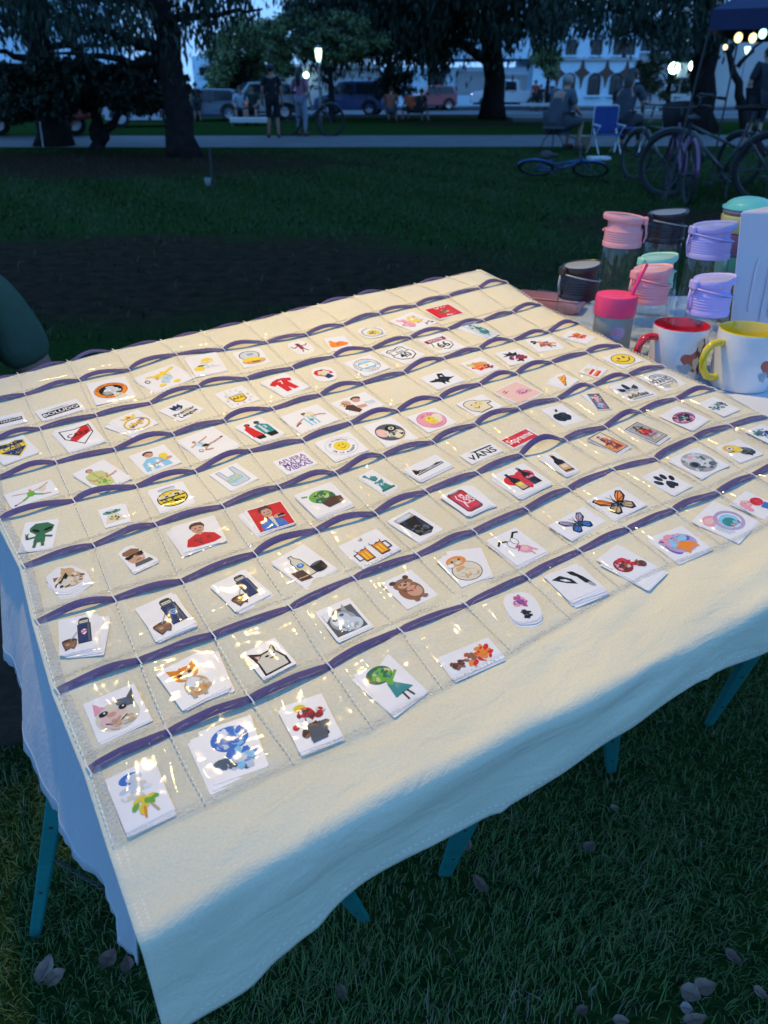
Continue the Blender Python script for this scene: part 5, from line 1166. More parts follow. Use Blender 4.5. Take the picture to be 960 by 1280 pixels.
# pencil case, pens and paper at the back left corner
p = zt(672, 384); t = thing('pencil_case', 'flat dusky pink plastic case beside the corner of the cloth', 'case', p, R(-24))
q = Mesh(); q.box((.02, .0, .012), (.075, .038, .011), bev=.006); q.build('tray', mat('dusty_pink', (.42, .17, .17), .5), t, smooth=True, angle=40)
q = Mesh(); q.box((.02, .0, .0255), (.070, .034, .0015), bev=.004); q.build('cover', mat('pink_cover', (.50, .20, .20), .25, coat=.4), t)
for i, (x, y, a, lb) in enumerate(((690, 375, -30, 'black marker pen lying nearest the pink case'), (702, 374, -38, 'black marker pen lying farther back beside the short black lidded bottle'))):
    p = zt(x, y); t = thing('marker_pen', lb, 'pen', p+Vector((0, 0, .008)), R(a), 'black marker pens')
    q = Mesh(); q.tube([(-.06, 0, 0), (.035, 0, 0)], .0065, 10); q.build('barrel', m_trim, t, smooth=True, angle=40); q = Mesh(); q.tube([(.035, 0, 0), (.068, 0, 0)], .0072, 10); q.build('cap', m_trim, t, smooth=True, angle=40)
p = zt(700, 368); t = tag(Mesh().box((0, 0, .001), (.03, .018, .001)).build('orange_note', mat('orange_paper', (.60, .24, .10), .8)) if False else thing('orange_note', 'small orange paper between the pens and the back table edge', 'paper', p, R(-30)))
q = Mesh(); q.box((0, 0, .0015), (.035, .012, .001)); q.build('sheet', mat('orange_paper', (.60, .24, .10), .8), t)
# brown bag under the table at left
p = gb(-6, 1010); t = thing('brown_bag', 'crumpled dark brown cloth bag on the grass behind the hanging white cloth', 'bag', (p.x-.02, p.y+.25, 0))
def bag(u, v):
    a = 2*math.pi*u; k = math.sin(math.pi*min(1, .12+v*.88))**.5; n = 1+.18*noise.noise(Vector((math.cos(a)*2, math.sin(a)*2, v*4)))
    return Vector((math.cos(a)*.17*k*n, math.sin(a)*.14*k*n, .52*v))
q = Mesh(); q.grid(bag, 40, 20); q.build('sack', m_branch, t, smooth=True); q = Mesh(); q.tube([(-.08, 0, .48), (-.06, 0, .62), (.06, 0, .62), (.08, 0, .48)], .010, 6); q.build('handle', m_branch, t, smooth=True)

# fallen leaves lying in the grass
m_lf = [mat('dead_leaf_a', (.20, .12, .085), .6, var=.2, vscale=60, bump=.5, bscale=300), mat('dead_leaf_b', (.22, .145, .11), .6, var=.2, vscale=60, bump=.5, bscale=300), mat('dead_leaf_c', (.13, .070, .050), .6, var=.2, vscale=60, bump=.5, bscale=300), mat('dead_leaf_d', (.26, .20, .18), .6, var=.2, vscale=60, bump=.5, bscale=300)]
LV = [(57, 1213, 13, 19, 80, 1, 'pale oval dead leaf standing alone left of the white cloth corner'), (70, 1222, 12, 15, 30, 0, 'brown dead leaf tucked behind the pale oval one'), (136, 1200, 13, 14, 60, 2, 'dark dead leaf just left of the white cloth corner'),
      (160, 1207, 10, 12, 110, 2, 'dark dead leaf right beside the white cloth corner'), (600, 1106, 8, 16, 120, 2, 'narrow brown leaf below the middle of the hem'), (585, 1056, 6, 11, 80, 0, 'small leaf beside the middle teal leg'),
      (768, 1011, 6, 6, 0, 0, 'tiny round leaf alone in the grass right of the middle'), (737, 1060, 10, 9, 40, 2, 'brown leaf half sunk in grass below the tiny round one'), (798, 898, 9, 8, 0, 0, 'leaf lying just under the hem near the right teal legs'),
      (880, 1235, 17, 12, 5, 0, 'large brown leaf on top of the cluster in the bare patch'), (864, 1243, 15, 13, -40, 1, 'grey brown leaf under the large one in the cluster'), (858, 1261, 9, 8, -20, 3, 'small silvery leaf in the cluster by the bare patch'), (869, 1276, 18, 9, 5, 0, 'broad brown leaf at the bottom of the cluster'),
      (950, 1242, 8, 11, -50, 0, 'brown leaf alone at the right edge of the grass'), (916, 1198, 9, 14, -60, 2, 'dark upright leaf above the leaf cluster'), (776, 1277, 12, 8, -10, 0, 'leaf cut by the bottom edge of the photo'), (428, 1242, 7, 13, -70, 2, 'thin dark leaf in the grass below the hem'), (728, 1264, 8, 9, 20, 2, 'dull leaf left of the one at the bottom edge')]
for (x, y, a_, b_, rot, mi, lb) in LV:
    p = at_z(x, y, .028); s = (p-CAMP).dot(Vector((0, cp_, -sp_)))/960; a, b = a_*s*1.05, b_*s*1.1
    t = thing('fallen_leaf', lb, 'leaf', p, 0, 'fallen leaves in the grass'); t.rotation_euler = (R(rnd.uniform(-10, 16)), R(rnd.uniform(-12, 12)), R(rot)); t.scale = (.80,)*3
    big, sm = max(a, b), min(a, b); q = Mesh()
    def lf(u, v, big=big, sm=sm): 
        x = (u-.5)*2; w = sm*max(.02, (1-abs(x)**2.0))**.75*(1-.22*x)*(1+.05*math.sin(x*23)); return Vector((x*big, (v-.5)*2*w, .42*sm*((v-.5)*2)**2 + .30*big*x*x*.6 - .02*big + .06*sm*math.sin(x*9+v*6)))
    q.grid(lf, 12, 6); q.build('blade', m_lf[mi], t, smooth=True)
    q = Mesh(); q.tube([(-big*1.25, 0, .004), (-big*.8, 0, .0), (big*.7, 0, .0015)], [.0009, .0009, .0003], 5); q.build('midrib', m_lf[2], t)
# ================================================================ the stickers: a pile of printed cards in each pocket
PAL = dict(k=(.012,.012,.014), w=(.80,.80,.82), r=(.62,.025,.03), o=(.80,.25,.03), y=(.80,.60,.05), g=(.16,.42,.06), G=(.04,.16,.08), b=(.05,.18,.55), B=(.02,.04,.14), c=(.25,.55,.75), p=(.75,.33,.42),
           P=(.20,.09,.36), m=(.50,.10,.28), n=(.28,.13,.07), N=(.09,.045,.035), s=(.60,.33,.22), t=(.60,.40,.20), a=(.36,.36,.37), A=(.10,.11,.12), d=(.04,.26,.26), l=(.38,.60,.08), L=(.45,.38,.62), e=(.28,.03,.04), i=(.70,.64,.50), q=(.55,.62,.68), u=(.10,.13,.17), f=(.74,.50,.46))
PM = {k: mat('print_'+n, c, .6, var=.04, vscale=90, spec=.08) for (k, c), n in zip(PAL.items(), 'black white red orange yellow green dark_green blue navy sky pink purple magenta brown dark_brown skin tan grey dark_grey teal lime lilac maroon ivory pale_blue slate blush'.split())}
m_card = mat('sticker_paper', (.78, .78, .80), .45, var=.015, vscale=40, spec=.4)
m_cardb = mat('sticker_edge', (.66, .66, .69), .6, var=.05, vscale=90)
_txt = {}
def text_polys(s):
    if s in _txt: return _txt[s]
    cu = bpy.data.curves.new('lettering', 'FONT'); cu.body = s; cu.size = 1; cu.align_x = 'CENTER'; cu.align_y = 'CENTER'; cu.resolution_u = 2; cu.offset = .018
    o = bpy.data.objects.new('lettering', cu); COL.objects.link(o); dg = bpy.context.evaluated_depsgraph_get(); dg.update()
    me = bpy.data.meshes.new_from_object(o.evaluated_get(dg)); r = ([tuple(v.co[:2]) for v in me.vertices], [tuple(p.vertices) for p in me.polygons])
    bpy.data.objects.remove(o); bpy.data.meshes.remove(me); _txt[s] = r; return r
def draw(q, spec, S, aspect, mats):
    """flat print: each stroke is a shape in card units (x,y in -1..1 of the half height)"""
    z = .00002
    def mi(c):
        if c not in mats: mats.append(c)
        return mats.index(c)
    for cmd in spec.split(';'):
        tk = cmd.split()
        if not tk: continue
        z += .000045; k = tk[0]; c = tk[1]
        def flat(pts): q.add([(x*S, y*S, z) for x, y in pts], [tuple(range(len(pts)))], mi(c))
        if k in 'eE':
            cx, cy, rx, ry = map(float, tk[2:6]); a0 = R(float(tk[6])) if len(tk) > 6 else 0; n = 22
            flat([(cx+math.cos(a)*rx*math.cos(a0)-math.sin(a)*ry*math.sin(a0), cy+math.cos(a)*rx*math.sin(a0)+math.sin(a)*ry*math.cos(a0)) for a in [2*math.pi*j/n for j in range(n)]])
        elif k == 'R':     # ring
            cx, cy, rx, ry, w = map(float, tk[2:7]); n = 32
            P = [(cx+math.cos(a)*rr*rx, cy+math.sin(a)*rr*ry) for rr in (1, 1-w/rx) for a in [2*math.pi*j/n for j in range(n)]]
            q.add([(x*S, y*S, z) for x, y in P], [(j, (j+1) % n, n+(j+1) % n, n+j) for j in range(n)], mi(c))
        elif k == 'p': flat([tuple(map(float, v.split(','))) for v in tk[2:]])
        elif k == 'l':
            w = float(tk[2])/2; pts = [tuple(map(float, v.split(','))) for v in tk[3:]]
            for (x0, y0), (x1, y1) in zip(pts, pts[1:]):
                L_ = math.hypot(x1-x0, y1-y0) or 1; nx, ny = -(y1-y0)/L_*w, (x1-x0)/L_*w; ex, ey = (x1-x0)/L_*w*.4, (y1-y0)/L_*w*.4
                q.add([(x*S, y*S, z) for x, y in ((x0+nx-ex, y0+ny-ey), (x0-nx-ex, y0-ny-ey), (x1-nx+ex, y1-ny+ey), (x1+nx+ex, y1+ny+ey))], [(0, 1, 2, 3)], mi(c))
        elif k == 't':     # t colour TEXT cx cy size [rot] [xscale] ; underscores are spaces
            s = tk[2].replace('_', ' '); cx, cy, sz = map(float, tk[3:6]); a = R(float(tk[6])) if len(tk) > 6 else 0; xs = float(tk[7]) if len(tk) > 7 else 1
            V, F = text_polys(s); ca, sa = math.cos(a), math.sin(a)
            q.add([((cx+(x*xs*ca-y*sa)*sz)*S, (cy+(x*xs*sa+y*ca)*sz)*S, z) for x, y in V], F, mi(c))
        elif k == 'T':     # letters round a circle: T colour TEXT cx cy radius size startdeg enddeg ry
            s = tk[2]; cx, cy, rad, sz, a0, a1 = map(float, tk[3:9]); inv = a1 > a0
            for n_, ch in enumerate(s):
                if ch == '_': continue
                ad = a0+(a1-a0)*n_/max(1, len(s)-1); a = R(ad); V, F = text_polys(ch); ro = a+(math.pi/2 if inv else -math.pi/2); ca, sa = math.cos(ro), math.sin(ro)
                X, Y = cx+math.cos(a)*rad, cy+math.sin(a)*rad
                q.add([((X+(x*ca-y*sa)*sz)*S, (Y+(x*sa+y*ca)*sz)*S, z) for x, y in V], F, mi(c))
        elif k == 'z':     # cluster of small soft flecks: z colours cx cy rx ry n seed size
            cx, cy, rx, ry = map(float, tk[2:6]); n = int(tk[6]); r_ = random.Random(int(tk[7])); sz = float(tk[8]) if len(tk) > 8 else .2
            for j in range(n):
                a, d = r_.uniform(0, 6.28), r_.random()**.5; X, Y = cx+math.cos(a)*d*rx, cy+math.sin(a)*d*ry; w = sz*r_.uniform(.5, 1.3); ro = r_.uniform(0, 6.28); m = 7
                zz = z+j*.000006; cc = r_.choice(c)
                q.add([((X+math.cos(ro)*math.cos(b)*w-math.sin(ro)*math.sin(b)*w*.55)*S, (Y+math.sin(ro)*math.cos(b)*w+math.cos(ro)*math.sin(b)*w*.55)*S, zz) for b in [2*math.pi*h/m for h in range(m)]], [tuple(range(m))], mi(cc))
            z += .000006*n
REG = dict(z1=(0,600,4), z2=(230,560,3.84), z3=(470,560,3.84), z4=(700,480,3.6923), z5=(0,820,2.6667), z6=(300,760,2.4), z9=(560,700,2.2075), zA=(540,340,4.8), zB=(660,400,4), zC=(520,460,4.8), zD=(360,340,4.8), zE=(200,380,4.8), zF=(0,430,4.8), zG=(760,480,4.8), r5=(0,300,3.2), r6=(280,330,3.4286), px=(0,0,1))
sr = random.Random(5)
def cells(mx, my, w, h):
    # the canvas samples that lie under a card: column and row indices near its centre
    best = min(((G(i/4, r/6)[0]-mx)**2+(G(i/4, r/6)[1]-my)**2, i/4, r/6) for i in range(0, 52) for r in range(-6, 48))
    i0, r0 = best[1], best[2]
    return [(min(13, max(0, i0+a*.11)), min(7.9, max(-.99, r0+b*.10))) for a in range(-3, 4) for b in range(-3, 4)]
def sticker(reg, tl, tr, br, n, fan, design, label, shape='rect', cardc=None):
    x0, y0, k = REG[reg]; P = [at_mat(x0+a/k, y0+b/k, .0028) for a, b in (tl, tr, br)]
    (ax, ay), (bx, by), (cx, cy) = P
    mx, my = (ax+cx)/2, (ay+cy)/2; dx, dy = bx-ax, by-ay; w = math.hypot(dx, dy); ux, uy = dx/w, dy/w
    h = abs((cx-bx)*(-uy)+(cy-by)*ux); 
    vx, vy = (cx-bx), (cy-by); lenv = math.hypot(vx, vy); h = (h+lenv)/2
    if fan: fan = (fan[0]*1.5, fan[1]*1.3, fan[2]*1.4)
    X = MA*ux+MB_*uy; Y = MN.cross(X); zb = max((canvas(ci_, 8-cr_)-MO).dot(MN) for ci_, cr_ in cells(mx, my, w, h))+.0006 if cells(mx, my, w, h) else .003
    root = thing('sticker_pile' if n > 1 else 'sticker', label, 'sticker', mat_w(mx, my, zb), group=None)
    root.rotation_euler = Matrix((X, Y, MN)).transposed().to_euler()
    hw, hh = w/2*.97, h/2*.97; th = .00020
    c = .045*min(hw, hh)
    if shape == 'rect': out = [(-hw+c, -hh), (hw-c, -hh), (hw, -hh+c), (hw, hh-c), (hw-c, hh), (-hw+c, hh), (-hw, hh-c), (-hw, -hh+c)]
    elif shape == 'round': out = [(math.copysign(abs(math.cos(a))**.75, math.cos(a))*hw, math.copysign(abs(math.sin(a))**.75, math.sin(a))*hh) for a in [2*math.pi*j/24 for j in range(24)]]
    elif shape == 'hex': out = [(-hw, -hh*.55), (-hw*.55, -hh), (hw*.7, -hh), (hw, -hh*.35), (hw*.75, hh*.6), (hw*.1, hh), (-hw*.75, hh*.75)]
    elif shape == 'tri': out = [(-hw, -hh), (hw, -hh*.9), (hw, -hh*.6), (hw*.3, hh*.9), (-hw*.2, hh), (-hw, hh*.7)]
    else: out = [(-hw, -hh), (hw, -hh), (hw, hh), (-hw, hh)]
    # slightly curled slab
    def slab():
        q = Mesh(); m = len(out); 
        q.add([(x, y, zz) for zz in (0, th) for x, y in out], [tuple(range(m))[::-1], tuple(range(m, 2*m))] + [(j, (j+1) % m, m+(j+1) % m, m+j) for j in range(m)])
        q.m = [0, 0]+[1]*m; return q
    sm = slab().build('card', [cardc or m_card, m_cardb], root); me = sm.data
    for j in range(1, n):
        o = bpy.data.objects.new('card', me); COL.objects.link(o); o.parent = root
        f = (n-1-j)/max(1, n-1) if fan else 0; rr = sr.uniform(-4, 4)
        if j == n-1: o.name = 'top_card'; top = o; o.location = (0, 0, j*(th+.00006)); continue
        fx, fy, fr = fan or (0, 0, 0)
        o.location = (fx*hw*(f)+sr.uniform(-.06, .05)*hw, fy*hh*(f)+sr.uniform(-.08, .05)*hh, j*(th+.00006)); o.rotation_euler = (0, 0, R(fr*f+rr))
    if n > 1:
        fx, fy, fr = fan or (0, 0, 0); sm.location = (fx*hw+sr.uniform(-.03, .03)*hw, fy*hh-.04*hh, 0); sm.rotation_euler = (0, 0, R(fr)); host = top
    else: sm.name = 'top_card'; host = sm
    q = Mesh(); mats = []
    draw(q, design.replace('\n', ' '), 1.0, hw/hh, mats)
    xs_, ys_ = [v[0] for v in q.v], [v[1] for v in q.v]; x0_, x1_, y0_, y1_ = min(xs_), max(xs_), min(ys_), max(ys_)
    f0 = design.split(';')[0].split(); full = False
    if f0[0] == 'p' and len(f0) == 6:
        pp = [tuple(map(float, v.split(','))) for v in f0[2:]]; px_, py_ = {p[0] for p in pp}, {p[1] for p in pp}
        full = len(px_) == 2 and len(py_) == 2 and abs(max(px_)-x1_) < .03 and abs(min(px_)-x0_) < .03 and abs(max(py_)-y1_) < .03 and abs(min(py_)-y0_) < .03
    m_ = (.88 if 'Supreme' in design else .94) if full else .84
    fx_, fy_ = m_*2*hw/(x1_-x0_), m_*2*hh/(y1_-y0_)
    if full: sx_, sy_ = fx_, fy_
    else: sx_ = min(fx_, fy_*1.12); sy_ = min(fy_, fx_*1.12)
    cx_, cy_ = (x0_+x1_)/2, (y0_+y1_)/2
    q.v = [((v[0]-cx_)*sx_, (v[1]-cy_)*sy_, v[2]) for v in q.v]
    pr = q.build('print', [PM[c_] for c_ in mats], host); pr.location = (0, 0, th)
FL_ = (-.12, .02, 4); FR_ = (.30, -.10, -9); FB = (-.05, -.10, 3)
S_ = sticker
# ---- row A (front row, below the lowest ribbon)
S_('z5', (362,405), (520,330), (567,520), 3, (.03,-.10,-2), 'e b -.05 .62 .30 .20; e q .05 .60 .22 .14; z wwiq -.02 .15 .34 .30 18 3 .16; e q .0 .25 .16 .22; z lgyl .05 -.38 .30 .22 16 4 .15; l o .06 .02,-.5 -.04,-.85; l t .06 .2,-.5 .3,-.8', 'first sticker pile of the front row, blue top and lime green lower print under glare')
S_('z5', (640,255), (822,195), (915,360), 3, (-.22,-.10,5), 'e b .05 .30 .46 .40; z qcwb .08 .28 .38 .30 26 5 .14; z uqbc .10 -.42 .48 .24 20 6 .17; e q .12 -.38 .2 .14', 'second sticker pile of the front row with a large round pale blue print under glare')
S_('z6', (108,300), (238,255), (320,385), 3, (.0,-.06,1), 'e y -.15 .72 .22 .16; e r -.02 .38 .30 .32; z rewN -.02 .35 .30 .30 22 7 .12; e r -.52 .0 .12 .12; e e .38 .22 .16 .12; z NAkn .10 -.35 .42 .28 20 8 .2; p A -.15,-.15 .5,-.3 .35,-.75 -.2,-.8; z iwrr .5 .38 .2 .14 7 9 .09', 'third sticker pile of the front row with a red, yellow and black print')
S_('z6', (345,195), (455,130), (560,258), 2, (-.05,-.02,3), 'e G -.10 .42 .34 .30; e g -.06 .38 .24 .22; z Ggdl -.06 .36 .24 .2 12 10 .10; p d .02,.05 .35,-.40 -.20,-.46 -.12,.05; e g -.02 .08 .08 .14; l g .07 .05,.1 .3,.3; l N .05 .02,-.42 .02,-.68; l N .05 .15,-.42 .2,-.65', 'fourth sticker pile of the front row with a green dress shaped print')
S_('z6', (590,150), (745,88), (800,150), 4, (-.04,-.12,1), 'z oorr .95 .05 .50 .55 26 12 .22; z onr .1 .0 .32 .36 16 13 .2; z NneN -.75 -.05 .42 .30 16 14 .18; l N .06 -1.1,.1 -.5,.0; e o 1.0 .1 .2 .2', 'fifth sticker pile of the front row, wide card with orange red and dark brown flecks')
S_('z3', (580,710), (740,690), (825,830), 8, (.02,-.20,-3), 'z mpmPp .02 .38 .22 .34 22 15 .13; z kAu .08 -.30 .16 .26 16 16 .12; l m .04 -.1,.6 .2,.05', 'thick fanned sticker pile in the front row with a magenta and black print', 'round')
S_('z9', (250,52), (345,15), (440,75), 8, (.04,-.30,0), 'p k -.9,.55 -.3,.62 .1,.2 .15,-.2 -.3,.05 -.6,.3; p k .2,.7 .5,.6 .75,.1 .95,-.55 .55,-.3 .45,.2 .25,.45; p w -.5,.40 -.2,.3 -.05,.05 -.35,.2; e a .8 -.5 .12 .2 30', 'thick sticker pile in the front row with black curved orca shapes')
S_('z4', (162,810), (262,735), (475,858), 4, (-.05,-.18,2), 'e e -.25 .12 .56 .52; e r .02 .32 .36 .30; z ernNp -.15 .10 .50 .42 34 17 .13; p r .0,.2 .65,-.15 .70,-.45 .25,-.25; e N .72 -.42 .26 .24; z Nen .62 -.32 .3 .25 12 18 .1; e f -.05 -.1 .12 .1', 'sticker pile in the front row with a dark red and brown mottled print')
S_('z4', (395,710), (560,650), (715,760), 2, (-.04,-.03,2), 'e P -.30 .0 .28 .40; e L .10 .02 .62 .44; z pLPc .0 .20 .55 .28 24 19 .15; p o -.25,-.1 .1,.1 .55,-.12 .6,-.35 .3,-.3 .0,-.5 -.1,-.25; e c .30 .18 .2 .12; e p -.1 .42 .2 .1', 'sticker in the front row with a lilac, pink and orange rounded print')
S_('zG', (510,805), (650,680), (895,830), 2, (-.02,-.03,1), 'e p -.25 .42 .38 .26; e f -.30 .45 .22 .14; p q -.55,.1 -.1,.3 .0,-.1 -.2,-.45 -.5,-.35; e c .28 .0 .42 .32; e d .20 -.05 .3 .22; R L .30 .0 .62 .50 .14; z dcLp .2 -.25 .35 .15 12 20 .1', 'sticker in the front row with a pink crest over teal and lilac curves')
S_('zG', (750,700), (850,620), (1010,745), 2, (0,-.04,1), 'e p -.30 .38 .42 .26; e p -.55 .15 .2 .3; z pfm -.3 .3 .4 .26 14 21 .12; e r .38 .15 .40 .30; p b .1,-.2 .7,-.1 .75,-.4 .2,-.5', 'sticker in the front row with pink, red and blue round shapes')
# ---- row B
S_('z5', (280,155), (455,82), (500,215), 2, (0,-.03,1), 'e i -.02 -.10 .60 .52; p p -.58,.15 -.52,.62 -.25,.32; p A .30,.32 .60,.66 .52,.12; p u .05,.45 .35,.40 .52,.05 .25,.1 .05,.25; e f -.12 -.18 .40 .30; e i .22 -.32 .25 .2; e s -.16 .0 .13 .08; e k -.35 .12 .13 .09 10; e k .18 .12 .11 .09; e w -.32 .14 .03 .03; e w .2 .14 .03 .03; l N .035 -.38,-.25 -.2,-.36 .0,-.33 .22,-.20; z fits -.05 -.35 .4 .15 14 22 .1', 'photo sticker of a smug white and grey cat face on the far left')
S_('z5', (508,60), (655,-15), (765,100), 9, (.34,-.06,-9), 'e o .02 .38 .38 .32; p o -.38,.50 -.42,.85 -.10,.66; p o .15,.62 .42,.80 .42,.42; e i .02 .28 .22 .16; e k -.16 .40 .07 .07; e k .16 .40 .07 .07; e p .0 .26 .05 .035; e t .08 -.28 .36 .42; e w .05 -.15 .22 .28; z toti .1 -.38 .3 .26 20 23 .1; l t .12 -.15,-.3 -.15,-.7; l t .12 .15,-.35 .15,-.75; l o .04 -.1,.6 -.05,.7', 'fanned pile of photo stickers of an orange kitten sitting up')
S_('z6', (5,135), (105,85), (172,165), 1, None, 'p k -.78,.78 -.66,-.05 -.72,-.86 .76,-.86 .80,-.30 .55,.28 .66,.84 .22,.48 -.22,.46; p i -.66,.60 -.56,-.05 -.60,-.76 .66,-.76 .68,-.32 .45,.28 .52,.66 .18,.38 -.22,.36; p N -.66,.62 -.60,.12 -.2,.34; p f -.56,.45 -.50,.18 -.3,.34; e k -.02 .16 .11 .06; e k .34 .18 .11 .06; l k .05 .06,-.02 .18,-.06 .22,.02 .28,-.05 .38,-.02', 'cartoon line drawing sticker of a cream cat with pink ears')
S_('z2', (618,792), (790,720), (915,855), 2, (0,-.04,0), 'p A -.80,.66 .80,.66 .80,-.80 -.80,-.80; e a -.05 -.08 .66 .58; e q -.12 .02 .50 .42; e w -.28 -.02 .28 .26; p a -.72,.25 -.66,.72 -.38,.38; p a .15,.50 .40,.85 .42,.35; e u -.38 .12 .12 .09; e u .05 .26 .12 .08; e q .25 -.42 .48 .38; e f -.22 -.10 .05 .04; z aqqw .1 -.45 .5 .3 22 24 .13; p w -.80,.66 -.1,.66 -.8,.15', 'square photo sticker of a pale grey cat looking upset')
S_('z3', (5,658), (155,588), (315,700), 1, None, 'e n -.02 -.20 .48 .58; e n -.08 .30 .42 .34; e N -.40 .58 .14 .12; e N .22 .62 .12 .12; e s .08 -.28 .30 .34; e s -.08 .22 .26 .18; e k -.2 .32 .04 .04; e k .06 .34 .04 .04; e N -.05 .22 .08 .05; e r .0 -.22 .05 .05; e n -.12 -.78 .12 .1; e n .25 -.76 .12 .1; l N .03 -.3,-.05 -.1,-.2 .0,-.18; l N .03 .32,-.05 .12,-.2', 'drawn sticker of a chubby brown animal standing upright')
S_('z3', (272,548), (425,490), (578,610), 3, (.30,.12,-14), 'e k .02 -.18 .58 .54; e i .02 -.18 .55 .51; e o -.06 .45 .40 .28; e t -.1 .42 .3 .2; e k -.22 .48 .05 .05; e k .1 .5 .05 .05; e i -.04 .34 .12 .08; e t -.05 .05 .14 .08; z iiti .05 -.25 .42 .34 14 25 .14; e w -.38 .3 .14 .1', 'sticker pile showing a round cream hamster with an orange head')
S_('z3', (545,435), (690,370), (805,505), 4, (-.05,-.10,2), 'e k -.10 .22 .24 .28; e w -.10 .22 .21 .25; e k .14 .36 .18 .24; e w .14 .36 .15 .21; l k .10 -.2,.5 -.55,.62 -.75,.45; l k .10 .2,.6 .5,.85 .72,.78; e p .20 -.28 .34 .26 -30; e m .02 -.02 .15 .10; e f .2 -.25 .18 .14; l p .07 .3,-.45 .35,-.75; l p .07 .45,-.3 .62,-.6; l N .03 .05,-.1 -.2,-.25', 'sticker pile with a pink blob and two white ovals in black outline')
bf = lambda a, b: f'p k -.02,.02 -.30,.52 -.62,.80 -.84,.70 -.72,.28 -.34,-.02; p k .02,.02 .30,.52 .62,.80 .84,.70 .72,.28 .34,-.02; p k -.02,-.02 -.46,.00 -.66,-.26 -.52,-.62 -.28,-.62 -.06,-.30; p k .02,-.02 .46,.00 .66,-.26 .52,-.62 .28,-.62 .06,-.30; p {a} -.12,.18 -.34,.50 -.60,.70 -.72,.60 -.62,.30 -.34,.08; p {a} .12,.18 .34,.50 .60,.70 .72,.60 .62,.30 .34,.08; p {b} -.14,-.06 -.42,-.06 -.56,-.26 -.46,-.50 -.30,-.50 -.14,-.28; p {b} .14,-.06 .42,-.06 .56,-.26 .46,-.50 .30,-.50 .14,-.28; l k .035 -.1,.12 -.62,.62; l k .035 .1,.12 .62,.62; l k .035 -.2,.15 -.68,.34; l k .035 .2,.15 .68,.34; l k .03 -.1,-.1 -.5,-.45; l k .03 .1,-.1 .5,-.45; l k .03 -.1,-.05 -.55,-.2; l k .03 .1,-.05 .55,-.2; e k 0 0 .06 .34; l k .025 0,.3 -.14,.62; l k .025 0,.3 .14,.62; z w -.7 .64 .12 .1 5 3 .03; z w .7 .64 .12 .1 5 4 .03'
S_('px', (684,658), (729,634), (758,652), 2, (0,-.04,1), bf('L', 'b'), 'sticker of a lilac and blue butterfly left of the orange one')
S_('z4', (110,545), (270,475), (405,560), 2, (0,-.03,1), bf('o', 't'), 'sticker of an orange and black monarch butterfly')
S_('zG', (190,560), (310,505), (510,610), 2, (0,-.03,1), 'e k -.62 .22 .20 .32 35; e k -.24 .56 .20 .32 12; e k .22 .52 .20 .30 -12; e k .60 .16 .18 .28 -35; p k -.42,-.50 -.30,-.10 .0,.12 .30,-.08 .46,-.46 .22,-.66 .0,-.54 -.22,-.68', 'sticker with a solid black paw print')
S_('zG', (355,450), (540,380), (735,495), 3, (-.06,.0,4), 'e a .05 .0 .62 .52; e q .10 .05 .48 .38; z aAqa .05 .0 .55 .44 34 28 .12; e A -.20 -.05 .20 .16; e k -.20 -.05 .12 .1; e q -.02 .25 .2 .12; e p .0 .30 .12 .07; e A .4 -.25 .14 .1', 'sticker pile with a round grey furry face and a dark nose')
S_('zG', (645,375), (790,325), (930,420), 2, (-.03,-.02,1), 'e y -.10 .20 .42 .30 -20; e t -.22 .28 .24 .18; e A .30 -.18 .36 .28 -35; z Auk .3 -.2 .3 .24 14 29 .11; e w -.2 .25 .12 .1; e k -.2 .25 .06 .05; l k .04 -.45,.05 .0,.0; e y .05 .0 .2 .12', 'sticker with a yellow and black leaning oval print at the right')
S_('zG', (825,280), (930,235), (1050,310), 2, (0,-.03,1), 'z duBc .05 .0 .55 .46 30 30 .16; e u -.1 .15 .25 .16; e B .3 -.2 .25 .18', 'sticker with a dark teal flecked print cut by the right edge')
# ---- row C
mate = lambda hg: f'e k .22 .84 .20 .07; e A .22 .88 .17 .05; p k .0,.80 .44,.80 .44,.56 .0,.56; p i .04,.76 .40,.76 .40,.60 .04,.60; l k .02 .04,.68 .4,.68; p k -.05,.54 .49,.54 .50,-.62 -.04,-.62; p B -.02,.51 .46,.51 .47,-.58 -.01,-.58; p u .36,.50 .44,.50 .45,-.57 .37,-.57; e k -.38 -.34 .30 .13; e N -.38 -.34 .25 .09; p n -.66,-.38 -.10,-.38 -.12,-.62 -.22,-.84 -.34,-.74 -.54,-.86 -.60,-.62; l k .03 -.66,-.38 -.60,-.62 -.54,-.86 -.34,-.74 -.22,-.84 -.12,-.62 -.10,-.38; l a .035 -.34,-.34 -.06,.10; e t -.45 -.55 .08 .05; {hg}'
S_('z1', (288,715), (465,675), (490,850), 8, (.48,-.22,-8), mate('p w .10,.12 .22,.2 .34,.12 .30,-.08 .22,-.16 .12,-.06; l r .07 .12,-.04 .33,.1; z rw .22 .04 .08 .08 5 2 .04'), 'fanned sticker pile of a navy flask with red and white crest beside a gourd')
S_('z1', (690,640), (880,555), (965,730), 5, (.03,-.05,-3), mate('p c .08,.12 .22,.2 .38,.12 .32,-.08 .22,-.16 .12,-.06; p b .12,.09 .22,.15 .34,.09 .29,-.05 .22,-.11 .15,-.04; t y CAB .23 .03 .10'), 'sticker pile of a navy flask with pale blue crest beside a gourd cup')
S_('z2', (140,655), (310,575), (405,715), 5, (.02,-.08,3), mate('l u .02 .05,.2 .05,-.3'), 'sticker pile of a plain navy flask without crest beside a brown gourd cup')
